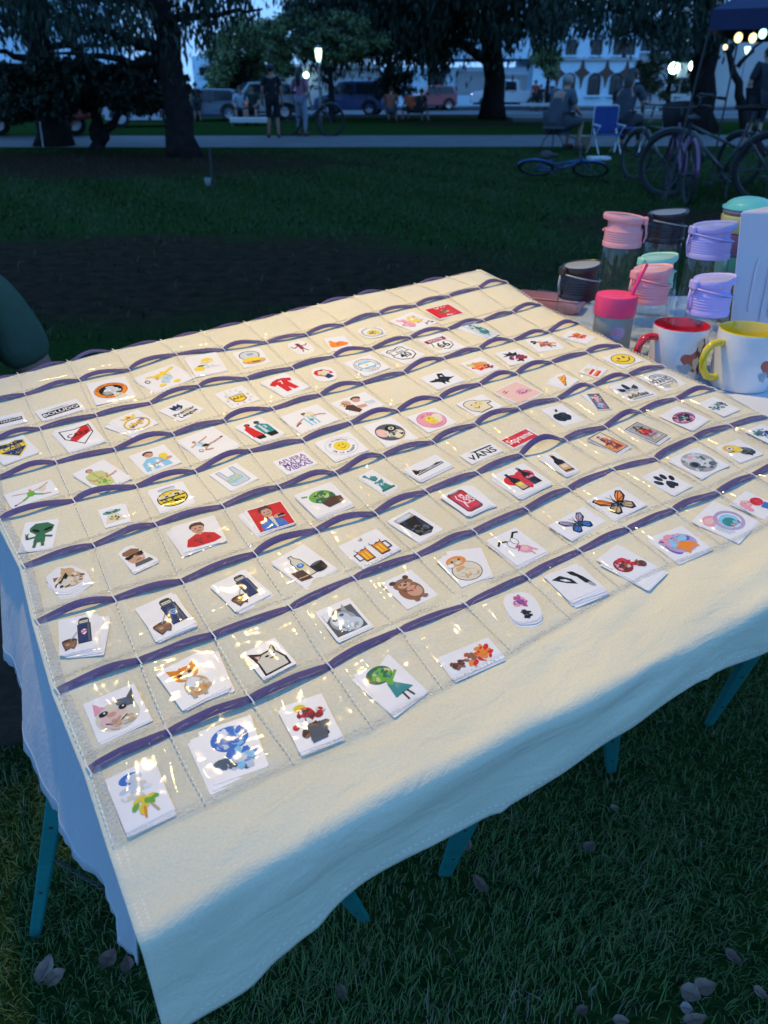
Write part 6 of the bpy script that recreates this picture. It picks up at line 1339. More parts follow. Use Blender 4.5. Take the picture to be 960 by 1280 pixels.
S_('z2', (420,550), (580,460), (735,590), 2, (-.04,-.03,1), 'p k -.10,.86 .12,.86 .12,.66 .26,.48 .30,-.58 -.28,-.58 -.24,.48 -.10,.66; p i -.06,.82 .08,.82 .09,.64 .22,.46 .26,-.54 -.24,-.54 -.20,.46 -.07,.64; e y .0 .10 .24 .10; e b .0 .14 .17 .13; e c .02 .16 .09 .07; p N -.62,.02 -.10,-.10 -.08,-.72 -.60,-.60; l s .06 -.56,-.42 -.14,-.5; e k .58 -.18 .32 .10; p k .26,-.18 .90,-.18 .86,-.56 .30,-.56; e A .58 -.16 .26 .06; e k .58 -.56 .28 .1', 'sticker of a yellow bottle between a maroon box and a black tin')
beer = lambda x, s, r: f'l k .06 {x-s*.27:.2f},.16 {x-s*.46:.2f},.14 {x-s*.46:.2f},-.30 {x-s*.26:.2f},-.30; p k {x-.26:.2f},.30 {x+.26:.2f},.30 {x+.24:.2f},-.52 {x-.24:.2f},-.52; p o {x-.22:.2f},.24 {x+.22:.2f},.24 {x+.20:.2f},-.46 {x-.20:.2f},-.46; p y {x-.14:.2f},.10 {x-.05:.2f},.10 {x-.05:.2f},-.40 {x-.14:.2f},-.40; p y {x+.04:.2f},.10 {x+.12:.2f},.10 {x+.12:.2f},-.40 {x+.04:.2f},-.40; e k {x} .36 .30 .14; e w {x-.12:.2f} .36 .15 .12; e w {x+.12:.2f} .38 .15 .11; e w {x} .42 .14 .10'
S_('z2', (735,475), (925,385), (1041,485), 3, (-.03,-.06,1), beer(-.42, 1, 0)+';'+beer(.38, -1, 0)+'; l k .03 -.05,.75 -.12,.9; l k .03 .02,.78 .02,.95', 'sticker pile of two amber beer mugs with white foam')
S_('z3', (50,350), (170,285), (325,390), 2, (-.02,-.05,1), 'p u -.42,.62 .30,.66 .34,-.55 .10,-.72 -.30,-.60; p a -.42,.66 .30,.68 .30,.40 -.42,.42; e q -.06 .55 .32 .10; p k -.40,.40 .32,.40 .34,-.55 .08,-.70 -.30,-.60; z kAA .0 -.25 .28 .3 16 33 .09; e A .0 -.62 .2 .06', 'sticker of a dark drink in a clear black tumbler')
S_('z3', (305,235), (420,180), (550,280), 7, (.30,-.06,-6), 'p k -.44,.74 -.32,.86 .34,.86 .46,.74 .46,-.74 .34,-.86 -.32,-.86 -.44,-.74; p e -.41,.72 -.31,.82 .33,.82 .43,.72 .43,-.72 .33,-.82 -.31,-.82 -.41,-.72; p r -.34,.66 .38,.66 .38,-.66 -.34,-.66; t w Coca .06 .12 .44 90 .9; t w Cola .3 .0 .40 90 .8; l w .05 -.2,-.5 -.12,-.1 -.22,.3 -.12,.55; e a .0 .80 .3 .05', 'fanned pile of stickers showing a red soda can lettered in white')
S_('z3', (545,135), (705,70), (850,165), 6, (-.06,-.10,2), 'e r -.24 .12 .40 .36; e r .30 .16 .40 .36; p r -.62,.0 .68,.02 .04,-.72; p k -.34,.62 -.22,.64 -.20,.30 -.06,.10 -.04,-.62 -.40,-.64 -.40,.10 -.34,.28; p y -.36,-.10 -.08,-.10 -.08,-.34 -.36,-.34; p t -.36,-.34 -.08,-.34 -.08,-.56 -.36,-.58; p k .30,.74 .42,.74 .46,.36 .58,.14 .60,-.56 .22,-.58 .20,.12 .30,.34; p e .24,.06 .56,.06 .56,-.16 .24,-.16; t w Cola .40 -.05 .16; p a .31,.70 .41,.70 .41,.62 .31,.62', 'sticker pile with two dark bottles over a red heart')
S_('zB', (35,690), (105,668), (290,742), 5, (-.30,-.05,5), 'p k -.10,.95 .10,.95 .12,.45 .26,.20 .28,-.90 -.28,-.90 -.26,.20 -.12,.45; p t -.24,-.12 .25,-.12 .25,-.70 -.25,-.70; p i -.16,-.22 .16,-.22 .16,-.50 -.16,-.50; p n -.28,-.80 .28,-.80 .28,-.92 -.28,-.92; p t -.10,.95 .10,.95 .10,.80 -.10,.80', 'fanned narrow stickers showing a long dark bottle with a tan label')
S_('zB', (278,600), (345,562), (520,630), 4, (-.05,-.06,1), 'p N -.62,.96 .62,.96 .62,-.96 -.62,-.96; p t -.56,.90 .56,.90 .56,-.90 -.56,-.90; p i -.50,.84 .50,.84 .50,.1 -.50,-.1; p o -.50,-.1 .50,.1 .50,-.84 -.50,-.84; e e .0 .05 .22 .50; p e -.1,.4 .2,.35 .38,-.75 -.34,-.75; z enoN .0 -.1 .28 .6 34 35 .12; e N .0 .62 .12 .1; e s .0 .52 .09 .09; l o .05 -.05,.1 .42,.35; z ty -.3 -.5 .15 .3 12 135 .07', 'ornate brown bordered card sticker of a red robed figure')
S_('zB', (468,550), (535,508), (715,575), 4, (-.05,-.06,1), 'p k -.62,.96 .62,.96 .62,-.96 -.62,-.96; p i -.56,.90 .56,.90 .56,-.90 -.56,-.90; p a -.52,.86 .52,.86 .52,-.86 -.52,-.86; z uAk .0 .62 .42 .2 14 38 .08; z erNo .0 .0 .34 .45 44 36 .13; e r .0 .05 .14 .2; z tiw .0 -.62 .4 .2 16 37 .08; l k .03 -.4,.4 .4,.45; l k .03 -.4,-.42 .4,-.4', 'ornate black bordered card sticker with a red and grey scene')
S_('zG', (305,190), (420,125), (605,215), 2, (0,-.04,1), 'e k .02 .0 .92 .56; R m .02 .0 .86 .50 .16; z mpPk .02 .0 .80 .46 40 39 .13; e k .05 .0 .46 .28; z adG .05 .0 .36 .2 16 40 .11; e f -.3 -.25 .12 .08', 'sticker with an oval wreath of dark pink flowers round a black centre')
S_('zG', (520,125), (620,80), (800,145), 2, (.04,-.04,-2), 'z uudq -.02 .05 .90 .42 46 41 .15; l u .03 -.7,-.3 .1,.2 .8,.1', 'sticker with a slate blue leafy sketch nearest the table edge')
# ---- row D
S_('z1', (185,490), (360,400), (480,490), 5, (-.10,-.30,7), 'e t .12 -.10 .62 .56; e t .28 .45 .36 .30; p t .0,.55 .18,.95 .42,.62; p n -.62,.20 -.50,.52 -.25,.40; e i -.12 -.12 .40 .30; e i .2 -.35 .40 .28; z titn .35 -.15 .4 .4 18 42 .12; p k -.78,-.22 -.70,-.02 -.30,.10 .18,.48 .16,.18 -.05,.02 -.12,.14 -.42,-.10 -.48,.02; e k -.50 -.30 .1 .07; l k .04 -.4,-.48 -.1,-.42', 'pile of stickers with a tan dog head wearing pixelated dark glasses', 'hex')
S_('z1', (550,365), (680,312), (820,400), 3, (0,-.05,0), 'e s -.02 -.02 .56 .60; e s .0 -.25 .50 .44; e n -.10 .48 .54 .28; p n -.60,.38 -.56,.68 .1,.80 .50,.50 .44,.36; p k -.62,.16 .56,.30 .58,.02 .40,-.10 .10,.0 -.02,.14 -.20,-.06 -.48,-.12 -.62,.02; l N .04 -.1,-.40 .2,-.36; e f .35 -.25 .14 .12; p A -.3,-.62 .7,-.58 .8,-.9 -.4,-.92', 'photo sticker of a child face in dark sunglasses', 'tri')
S_('px', (214,659), (266,645), (288,676), 6, (-.20,-.05,5), 'e N .0 .56 .34 .28; e s .0 .40 .28 .32; p N -.32,.52 -.2,.80 .25,.80 .32,.50 .1,.62 -.15,.62; e k -.1 .42 .04 .03; e k .12 .42 .04 .03; l N .03 -.05,.24 .1,.25; e s .0 .08 .14 .14; p r -.75,-.62 -.60,-.18 -.18,.06 .0,-.05 .18,.06 .60,-.14 .80,-.58 .4,-.72 -.4,-.74; z ee .0 -.4 .5 .2 8 44 .1', 'photo stickers of a child in a red top, fanned to the left')
S_('z2', (290,300), (465,250), (545,360), 6, (-.25,-.05,6), 'p r -.92,.88 .92,.88 .92,-.88 -.92,-.88; p b -.75,-.86 -.68,-.40 -.25,-.12 .15,-.10 .55,-.45 .62,-.86; e N -.10 .58 .36 .28; e s -.08 .36 .27 .34; p N -.42,.45 -.34,.78 .1,.90 .28,.60 .1,.66 -.15,.62 -.30,.60; e k -.18 .40 .04 .03; e k .04 .40 .04 .03; l N .04 -.14,.20 .04,.22; p i -.15,.0 .0,-.86 .08,-.86 .1,.0; e s .38 -.12 .26 .16; p k .34,-.02 .72,.02 .70,-.26 .34,-.28; l s .08 .3,-.2 .7,-.2', 'fanned pile of stickers with a dark haired man in blue on a red square')
S_('z2', (520,225), (700,160), (820,265), 5, (-.02,-.12,1), 'e g .0 .08 .62 .46; e G .25 -.05 .42 .40; z gGlG .05 .05 .5 .36 34 45 .14; e k -.25 .22 .07 .05; p N -.25,-.35 .45,-.15 .85,-.30 .80,-.70 -.1,-.80; l g .08 -.6,.38 -.85,.45; e G -.15 -.08 .25 .10', 'sticker pile with an olive green rounded lump over dark brown')
S_('px', (449,594), (468,585), (497,610), 3, (-.10,-.06,3), 'p d -.10,-.05 .12,-.05 .26,-.82 -.28,-.82; z dGqd .0 -.30 .20 .44 22 46 .10; e d .0 .22 .16 .15; p d -.2,.34 .0,.55 .2,.34 .12,.28 -.12,.28; l d .08 -.12,.1 -.22,.62; e d -.24 .7 .09 .1; p G -.36,-.80 .36,-.80 .36,-.94 -.36,-.94; p d .1,-.05 .25,.02 .2,-.25', 'small narrow sticker of a green robed statue holding a torch')
S_('z3', (130,105), (290,30), (365,85), 4, (-.01,-.16,0), 'p k -1.35,-.10 -1.15,.48 -.85,.38 -.60,.10 .30,.0 1.2,.12 1.7,.0 1.72,-.18 -1.30,-.30; p w -1.28,-.20 1.68,-.10 1.68,-.17 -1.28,-.27; p k -1.3,-.27 1.7,-.17 1.68,-.26 -1.28,-.38; l w .04 -.9,-.08 -.3,.0 .2,-.1 .9,.0; p i -1.05,.42 -.85,.36 -.65,.14 -.85,.12', 'sticker pile of a low black canvas sneaker')
S_('zC', (255,525), (450,445), (525,495), 2, (.0,-.06,0), 't k VANS .05 -.12 1.05 0 1.25; p k -.95,.62 1.75,.62 1.75,.44 -.2,.44 -.35,.20 -.5,.50', 'white sticker with a bold black four letter shoe logo')
S_('zC', (500,432), (670,352), (745,405), 3, (-.02,-.10,1), 'p r -1.62,.62 1.62,.62 1.62,-.62 -1.62,-.62; t w Supreme 0 .02 .86 0 .98', 'sticker pile with a red box holding white italic lettering')
S_('zB', (45,450), (155,420), (300,495), 2, (0,-.03,1), 'e k -.22 -.12 .42 .50; e k .24 -.10 .44 .50; p k -.5,-.2 .6,-.2 .35,-.68 .05,-.60 -.25,-.68; e w .78 .10 .22 .24; e w .0 .46 .14 .1; e k .14 .70 .10 .20 -35', 'sticker with a solid black bitten apple silhouette')
S_('zB', (265,372), (330,368), (440,448), 4, (-.26,.10,8), 'p u -.45,.85 .45,.85 .45,-.85 -.45,-.85; z rcpwq .0 .35 .36 .4 26 48 .14; z rmc .0 -.40 .34 .34 18 49 .16; e c .0 -.35 .2 .16', 'fanned pile of narrow comic strip stickers left of the three leaf logo')
S_('zB', (385,335), (520,300), (660,375), 1, None, 'e k .02 .42 .17 .46; p k -.66,.60 -.30,.42 -.06,-.10 -.40,-.10; p k .70,.60 .34,.42 .10,-.10 .44,-.10; e k -.38 .20 .20 .34 40; e k .42 .20 .20 .34 -40; p w -.75,.08 .8,.08 .8,.02 -.75,.02; p w -.75,-.03 .8,-.03 .8,-.08 -.75,-.08; p w -.3,.2 .34,.2 .34,.15 -.3,.15; t k adidas .02 -.48 .56 0 1.05; p k -.6,-.78 .9,-.78 .9,-.82 -.6,-.82', 'white sticker with a black three leaf logo over lowercase lettering')
S_('zB', (548,290), (660,250), (800,320), 1, None, 'R k 0 0 .92 .86 .06; R k 0 0 .80 .74 .03; t k VANS .0 .02 .52 0 1.1; p k -.72,.30 .72,.30 .72,.25 -.72,.25; p k -.72,-.28 .72,-.28 .72,-.33 -.72,-.33; T k OFF_THE_WALL 0 0 .58 .20 150 30; T k SINCE_1966 0 0 .60 .17 215 325', 'white sticker with a round double ringed black shoe emblem')
# ---- row E
S_('z1', (102,215), (275,195), (290,340), 2, (.02,-.01,-1), 'p G -.50,.55 -.30,.86 .20,.88 .52,.62 .46,.22 .12,.0 -.15,.02 -.46,.30; e k -.22 .34 .20 .09 -35; e k .28 .40 .20 .09 35; p G -.18,.02 .22,.02 .26,-.52 -.22,-.52; l G .12 -.15,-.12 -.5,-.22 -.55,.0; l G .05 -.55,.0 -.62,.14; l G .05 -.52,.0 -.50,.16; l G .12 .2,-.1 .5,-.15; l G .13 -.12,-.5 -.14,-.84; l G .13 .16,-.5 .2,-.76; l d .04 -.1,-.2 .15,-.22', 'sticker of a dark green alien raising two fingers')
S_('z1', (475,155), (600,120), (665,205), 2, (.12,.0,-3), 'p i -.32,.20 .30,.22 .66,-.55 -.62,-.62; e d .0 .42 .56 .18; e G .0 .48 .36 .13; e q .0 .56 .22 .10; e y -.4 .40 .04 .04; e y .4 .42 .04 .04; e y .0 .34 .04 .04; z Auy .02 -.22 .26 .24 14 50 .09', 'small sticker of a flying saucer above a cream light cone')
S_('z1', (742,50), (920,0), (975,112), 2, (-.02,-.04,1), 'e q -.05 .62 .40 .16; l A .03 -.42,.66 .32,.72; e k .0 -.10 .66 .58; e y .0 -.10 .61 .53; p i -.55,.22 .52,.28 .56,.06 -.58,.0; z Akyy .0 -.05 .5 .4 30 51 .09; l k .06 -.56,-.05 .56,-.02; l k .05 -.5,-.28 .5,-.26', 'round yellow and black lettered sticker with a grey handle shape on top')
S_('z2', (125,125), (260,65), (350,150), 2, (.0,-.03,1), 'p a -.50,.05 -.55,.85 -.30,.85 -.25,.15 .15,.15 .20,.85 .45,.85 .52,.05 .50,-.78 .30,-.86 -.35,-.86 -.48,-.76; p q -.46,.03 -.50,.80 -.34,.80 -.30,.10 .20,.10 .25,.80 .40,.80 .48,.03 .45,-.74 .28,-.82 -.33,-.82 -.44,-.72; e c -.05 -.25 .40 .34; t y OK -.04 -.18 .48; e q .1 -.55 .25 .1', 'sticker of a pale blue plastic shopping bag')
S_('z2', (410,70), (565,15), (658,68), 2, (-.02,-.04,1), 't P AFUERA .0 .55 .66 0 1.05; t P MALAS .05 -.02 .70 0 1.1; t P VIBRAS .05 -.60 .70 0 1.1; l L .03 -1.1,.30 1.1,.30; l L .03 -1.1,-.28 1.1,-.28', 'sticker with three lines of chunky purple lettering')
S_('r6', (378,765), (530,718), (630,795), 2, (-.03,-.03,2), 'R q 0 0 .84 .80 .04; e y .02 .0 .42 .40; l k .03 -.1,-.12 .05,-.20 .20,-.08; e k -.08 .10 .03 .05; e k .14 .10 .03 .05; T A LAS_PLANTAS 0 0 .58 .17 160 35; T A DE_LA_ALEGRIA 0 0 .60 .17 205 335', 'sticker with a yellow smiling disc inside curved small lettering')
S_('r6', (595,690), (725,650), (830,750), 1, None, 'e A .05 .0 .82 .78; e f -.40 .12 .34 .42; z Aak .2 -.2 .5 .4 16 54 .12; e k .30 .30 .34 .30; e i .34 .30 .18 .16; e k .34 .30 .09 .08; p i -.2,.1 .0,.2 -.1,-.35 -.25,-.45; R A .05 .0 .86 .82 .06', 'round dark grey sticker print with a pale ring and pink patch')
S_('r6', (780,655), (905,612), (1000,680), 1, None, 'e p .0 .0 .92 .84; R m .0 .0 .92 .84 .04; e y -.02 .02 .36 .40; e y .12 -.2 .2 .22; z ykny -.02 .05 .24 .24 9 55 .06; l k .03 -.12,-.16 .06,-.2; T m NO_SE 0 0 .60 .20 125 55; T m NADA 0 0 .62 .18 235 305', 'round pink sticker print with a yellow blot in the middle')
S_('zC', (225,215), (390,155), (535,225), 2, (-.03,-.03,1), 'e k -.20 .20 .54 .42; p k -.74,.1 .1,.4 .9,.05 .9,-.15 .6,-.15 .55,-.62 -.35,-.7 -.70,-.3; e i -.20 .20 .50 .38; p i -.70,.1 .1,.36 .84,.02 .84,-.09 .54,-.10 .5,-.56 -.32,-.64 -.66,-.3; z yiyy -.1 .0 .4 .3 14 56 .14; l k .04 -.35,-.15 -.15,-.28 .0,-.12; e k -.3 .15 .06 .04; e k .05 .2 .06 .04', 'sticker with a pale yellow lumpy outline shape')
S_('zC', (460,140), (605,70), (760,150), 2, (-.02,-.04,1), 'p f -.96,.92 .96,.92 .96,-.92 -.96,-.92; e p .25 -.1 .4 .3; l k .03 -.7,.5 -.4,.6; l k .03 -.7,.35 -.3,.42; l b .04 -.1,-.2 .1,-.1 .0,.1; l k .03 .0,-.3 .2,-.2 .3,-.35; l b .03 .35,-.25 .7,-.2; l m .04 .5,-.4 .8,-.35; l k .03 -.5,.55 -.55,.3; z bkm .3 -.2 .5 .3 12 57 .04', 'square blush pink sticker with faint scribbled marks')
S_('zB', (100,300), (165,262), (260,300), 3, (-.35,-.04,6), 'p N .85,.62 .95,.42 -1.1,-.70 -.92,-.84; p o .75,.55 .80,.32 -.85,-.70 -.95,-.52 .0,.75; p y .60,.48 .62,.30 -.72,-.60 -.75,-.48 .0,.62; e r -.02 .25 .16 .14; e r .34 .38 .13 .12; e r -.35 -.18 .15 .13; e r .15 -.02 .14 .12; e r -.55 -.48 .1 .09; e n .45 .08 .08 .08', 'sticker of a pepperoni pizza slice beside another slice')
S_('zB', (250,262), (300,218), (400,245), 2, (0,-.02,0), 'p r -.5,.05 .5,.15 .55,-.55 -.45,-.65; p i -.5,.35 -.1,.62 .45,.5 .5,.2 -.5,.1; p w -.45,-.15 .5,-.08 .5,-.25 -.45,-.32; p o -.45,-.35 .5,-.28 .5,-.42 -.44,-.5; z yo .0 .4 .35 .15 8 58 .06; e a .85 .4 .04 .04; e a .7 -.1 .04 .04; e a .95 .0 .04 .04', 'small sticker of a striped red and white snack box')
S_('zB', (375,185), (485,150), (575,205), 2, (-.04,.0,3), 'e k .05 .0 .68 .62; e y .05 .0 .64 .58; e k -.12 .16 .07 .12; e k .24 .16 .07 .12; l k .06 -.38,-.02 -.24,-.22 .05,-.32 .34,-.22 .48,.0; l k .05 -.42,.03 -.33,-.05; l k .05 .42,-.05 .52,.03', 'sticker with a classic orange yellow smiley face')
# ---- row F
S_('px', (7,617), (68,597), (72,617), 1, None, 'p g -.1,.30 .25,.30 .35,-.10 .05,-.25 -.2,-.1; e s .12 .42 .10 .12; l s .08 -.1,.2 -.55,.35 -.95,.42; l s .08 .2,.22 .8,.35 1.3,.68; l g .14 -.05,-.1 -.55,-.42; l s .08 -.55,-.42 -1.0,-.6; l g .14 .2,-.05 .7,-.35; l s .08 .7,-.35 1.15,-.45; e k -1.05 -.62 .08 .05', 'sticker of a green clad goalkeeper leaping with arms spread')
S_('r5', (318,925), (445,865), (500,965), 2, (-.02,-.04,1), 'e N .0 .62 .16 .14; e s .0 .56 .13 .15; p l -.40,.32 -.12,.44 .14,.44 .42,.28 .48,-.20 .30,-.86 -.35,-.86 -.50,-.15; l s .10 -.42,.1 -.30,-.20 .0,-.16; l s .10 .45,.0 .3,-.28 .6,-.25 .85,-.18; z gl .0 -.4 .25 .3 8 60 .1; e s .1 -.15 .1 .08; l g .03 0,.35 0,-.8', 'sticker of a person in a lime green suit clasping hands')
S_('r5', (520,860), (665,810), (720,890), 2, (-.02,-.03,1), 'e N -.05 .62 .22 .20; e s -.05 .48 .18 .20; p c -.62,-.75 -.55,-.1 -.25,.25 .1,.2 .45,-.2 .5,-.75; p w -.4,-.75 -.38,-.15 -.25,-.1 -.25,-.75; p w .0,-.75 .0,-.05 .14,-.1 .15,-.75; e y .42 .10 .18 .20; p y .34,.0 .5,.0 .56,-.3 .30,-.3; e s .55 -.2 .14 .1; l s .10 -.4,-.5 .3,-.25; e k -.12 .52 .03 .02', 'sticker of a footballer in a pale blue striped shirt holding a gold cup')
S_('r5', (708,800), (855,740), (960,822), 3, (-.02,-.05,1), 'e N -.42 .45 .10 .10; e s -.42 .40 .08 .10; p c -.52,.28 -.22,.34 -.05,-.02 -.35,-.10; p w -.45,.28 -.38,.29 -.25,-.08 -.32,-.09; p k -.35,-.08 -.03,.0 .12,-.22 -.15,-.32; l s .08 -.25,.30 .1,.40 .38,.52; l s .08 -.5,.2 -.8,.12; l s .10 .05,-.15 .45,-.12 .9,.0; e k .97 .02 .08 .05; l s .10 -.15,-.25 -.35,-.5 .0,-.6; e w -.58 -.42 .12 .11; R k -.58 -.42 .12 .11 .03', 'sticker of a running footballer in pale blue stripes kicking a ball')
S_('r6', (62,690), (170,645), (245,732), 2, (-.02,-.04,1), 'e k -.22 .55 .12 .12; p r -.55,-.4 -.50,.35 -.20,.42 -.08,-.45; p k -.5,-.4 -.1,-.45 -.15,-.7 -.45,-.65; e N .22 .50 .12 .12; p d -.05,-.45 -.05,.30 .25,.38 .50,.1 .45,-.5; p q .05,-.4 .1,.25 .2,.28 .2,-.4; p k .0,-.45 .45,-.5 .4,-.78 .05,-.75; l r .12 -.4,.3 -.2,.6; t w 3 .3 .0 .3', 'sticker of two footballers, one in red and one in teal, back to back')
S_('r6', (250,650), (415,590), (482,672), 1, None, 'e s .0 .58 .15 .18; e N .0 .70 .15 .09; p w -.40,.30 .38,.32 .36,-.60 -.36,-.62; p c -.34,.30 -.22,.30 -.2,-.6 -.32,-.6; p c -.06,.30 .06,.30 .06,-.6 -.06,-.6; p c .22,.30 .34,.30 .32,-.6 .20,-.6; l s .10 -.38,.22 -.85,.0 -1.1,-.22; l s .10 .38,.24 .8,.15 1.1,.0; t k 10 .0 -.1 .3; l n .10 -1.1,-.22 -.7,-.05', 'sticker of a footballer in a striped shirt with both arms stretched wide')
S_('r6', (465,590), (610,540), (685,605), 2, (-.02,-.04,1), 'e t -.35 .42 .24 .26; e s -.30 .35 .18 .2; e N .28 .55 .26 .20; e s .22 .38 .20 .22; p N -.70,-.1 -.45,.2 -.15,.1 -.05,-.6 -.3,-.75; p w -.1,.1 .3,.15 .85,-.1 .9,-.4 .3,-.45 -.1,-.35; p s -.05,-.1 .4,-.2 .35,-.45 -.1,-.4; z tn -.5 .35 .2 .2 8 64 .07; p q .4,.0 .9,-.1 .9,-.35 .5,-.3', 'sticker of two people hugging cheek to cheek')
S_('zC', (15,60), (185,5), (300,72), 2, (-.02,-.03,1), 'p k -.2,.15 .1,.70 .45,.60 .35,.15 .6,-.05 .95,-.1 .6,-.2 .2,-.35 .1,-.6 -.1,-.35 -.3,-.7 -.35,-.3 -.55,-.15 -.9,-.05 -1.0,.15 -.6,.15; z k -.1 .0 .5 .4 14 65 .12; p w .05,.30 .2,.45 .25,.2; z A .1 .0 .3 .3 6 66 .05', 'sticker with a jagged solid black winged silhouette')
S_('zA', (170,545), (300,505), (410,580), 2, (-.03,-.02,1), 'z oort .05 .0 .50 .44 26 67 .2; p o -.2,.1 .2,.35 .45,.0 .1,-.3; z yt -.35 .35 .26 .2 8 68 .14; z Be .35 -.35 .3 .2 8 69 .12', 'sticker with an orange and gold flecked print left of the dark spiky one')
S_('zA', (365,490), (520,460), (630,530), 2, (-.02,-.03,1), 'p k -.75,.20 -.35,.38 -.55,.62 -.15,.50 .0,.72 .12,.42 .4,.55 .3,.2 .0,.1 -.3,.2; z keNm .15 -.15 .5 .36 24 70 .18; p e .2,.0 .75,-.15 .6,-.4 .1,-.4', 'sticker with dark spiky tufts over a maroon blot')
S_('zA', (525,410), (690,390), (830,455), 2, (-.04,-.01,2), 'z oonr .0 .0 .45 .30 22 71 .16; l o .12 -.1,.1 -.45,.35; l n .12 .1,-.1 .5,-.4; l o .12 .2,.05 .7,-.05; z k -.6 .3 .2 .14 6 72 .1; l B .08 .1,-.1 .2,-.5', 'sticker with a sprawling orange cross shaped print at the right end of the rows')
S_('zA', (785,375), (850,335), (970,400), 3, (-.12,-.06,3), 'z roro .08 .0 .50 .42 26 73 .18; l r .12 -.5,.4 .5,-.4; e n .0 .1 .15 .15; l N .06 -.7,.45 -.3,.3', 'sticker with a red orange splash in the last pocket beside the bottles')
# ---- row G
S_('px', (-12,557), (34,541), (46,566), 2, (0,-.02,0), 'p y -.78,.55 -.40,.72 .0,.60 .40,.72 .78,.55 .66,-.20 .0,-.86 -.66,-.20; p B -.70,.50 -.40,.63 .0,.52 .40,.63 .70,.50 .58,-.16 .0,-.76 -.58,-.16; p y -.62,.28 .62,.28 .62,-.06 -.62,-.06; t B CABJ .0 .11 .42 0 1.0; z y .0 -.35 .30 .20 12 75 .04; z y .0 .45 .5 .08 8 76 .04', 'sticker with a blue and yellow football shield')
S_('zF', (325,520), (545,455), (630,585), 4, (-.06,-.08,4), 'p k -.72,.66 .0,.54 .72,.66 .68,-.10 .0,-.88 -.68,-.10; p w -.66,.59 .0,.48 .66,.59 .62,-.10 .0,-.80 -.62,-.10; p r .30,.54 .64,.58 .60,-.0 -.28,-.52 -.5,-.25; t k CARP .0 .02 .46 0 .9', 'sticker pile with a white football shield crossed by a red band')
S_('zF', (670,455), (840,385), (945,480), 3, (-.26,-.04,9), 'e y -.02 -.18 .58 .54; e w -.02 -.18 .48 .44; p P -.45,-.25 .40,.15 .46,-.05 -.35,-.45; t t M -.02 -.2 .6; t y MCF -.02 -.18 .4; p y -.30,.42 -.38,.66 -.15,.58 -.02,.76 .12,.58 .34,.66 .26,.42; e r -.02 .52 .1 .06; R t -.02 -.18 .58 .54 .05', 'sticker with a round gold ringed club crest under a crown')
S_('zE', (5,630), (155,555), (255,635), 1, None, 'e B .0 .42 .30 .28; z BBw .05 .42 .25 .24 14 78 .08; p B -.3,.5 -.25,.8 -.1,.6 .0,.85 .1,.6 .28,.8 .28,.5; t B Premier .0 -.18 .40; t B League .0 -.54 .40', 'sticker with a navy crowned lion head above two words')
S_('zE', (340,530), (510,475), (585,575), 1, None, 'e y -.3 .78 .06 .06; e y 0 .84 .06 .06; e y .3 .78 .06 .06; e q .0 .42 .52 .20; e w .0 .44 .36 .12; p n -.42,.18 .42,.18 .36,-.46 .0,-.66 -.36,-.46; p y -.36,.12 .36,.12 .30,-.42 .0,-.58 -.30,-.42; t N AFA .0 -.16 .36; z tt -.6 -.3 .08 .4 6 79 .05; z tt .6 -.3 .08 .4 6 80 .05; e t -.35 -.76 .05 .05; e t .0 -.84 .05 .05; e t .35 -.76 .05 .05', 'sticker with a gold and pale blue football crest under three stars')
S_('zE', (610,465), (760,405), (890,500), 3, (-.04,-.05,2), 'p r -.30,.62 .30,.62 .72,.36 .56,.06 .36,.18 .40,-.72 .08,-.72 .0,-.30 -.10,-.72 -.42,-.72 -.36,.18 -.56,.06 -.72,.36; t w 7 .0 .22 .5; e e .0 .60 .14 .05', 'sticker of a red football kit with a white number seven')
S_('zD', (115,580), (255,560), (320,645), 1, None, 'p r -.62,.60 .0,.72 .52,.40 .72,.05 .50,-.05 .30,.1 .25,-.55 -.62,-.10 -.80,.2; p B -.10,-.40 .28,.05 .62,-.50 .1,-.72; t y 7 .0 .15 .5 -10; e e -.2 .55 .2 .1; l e .04 -.3,.1 -.25,-.3', 'rounded sticker of a red football shirt with a navy corner', 'round')
S_('zD', (340,540), (500,490), (610,575), 2, (-.03,-.02,2), 'R A 0 0 .80 .74 .03; R A 0 0 .54 .50 .03; e w .0 .0 .50 .46; p c -.45,.2 .45,.2 .36,.38 -.36,.38; p c -.45,-.2 .45,-.2 .36,-.38 -.36,-.38; e y .0 .0 .10 .10; T u CLUB_ARGENTINO 0 0 .66 .17 200 -20; z c -.62 -.32 .1 .08 4 81 .05; z c .62 -.32 .1 .08 4 82 .05; T u 1893 0 0 .66 .17 245 295', 'round sticker with pale blue stripes inside ring lettering')
hw_ = 'p k -.66,.60 -.40,.76 .0,.66 .40,.76 .66,.60 .56,.30 .72,-.10 .56,-.55 .0,-.82 -.56,-.55 -.72,-.10 -.56,.30; p w -.60,.56 -.39,.69 .0,.59 .39,.69 .60,.56 .50,.30 .66,-.10 .51,-.50 .0,-.75 -.51,-.50 -.66,-.10 -.50,.30'
S_('zD', (560,475), (690,420), (815,500), 2, (-.02,-.03,1), hw_+'; t k INTERSTATE .0 .50 .19; t k Ruta .05 .24 .26; p k -.62,.10 .62,.10 .62,.05 -.62,.05; t k 40 .0 -.28 .74', 'white road shield sticker with the number 40')
S_('px', (527,423), (556,414), (577,435), 1, None, hw_+'; p e -.80,.72 .80,.72 .80,.32 -.80,.32; t w ROUTE .0 .52 .34; t k 66 .0 -.22 .90', 'road shield sticker with a maroon band and the number 66')
S_('zA', (205,310), (275,285), (370,385), 4, (-.35,.02,8), 'p q -.5,.8 .5,.8 .5,-.8 -.5,-.8; z dGua .0 .0 .34 .6 26 84 .15; l d .06 -.1,-.7 .1,.7; e w -.3 .6 .1 .1', 'fanned pile of narrow grey green plant stickers near the far corner')
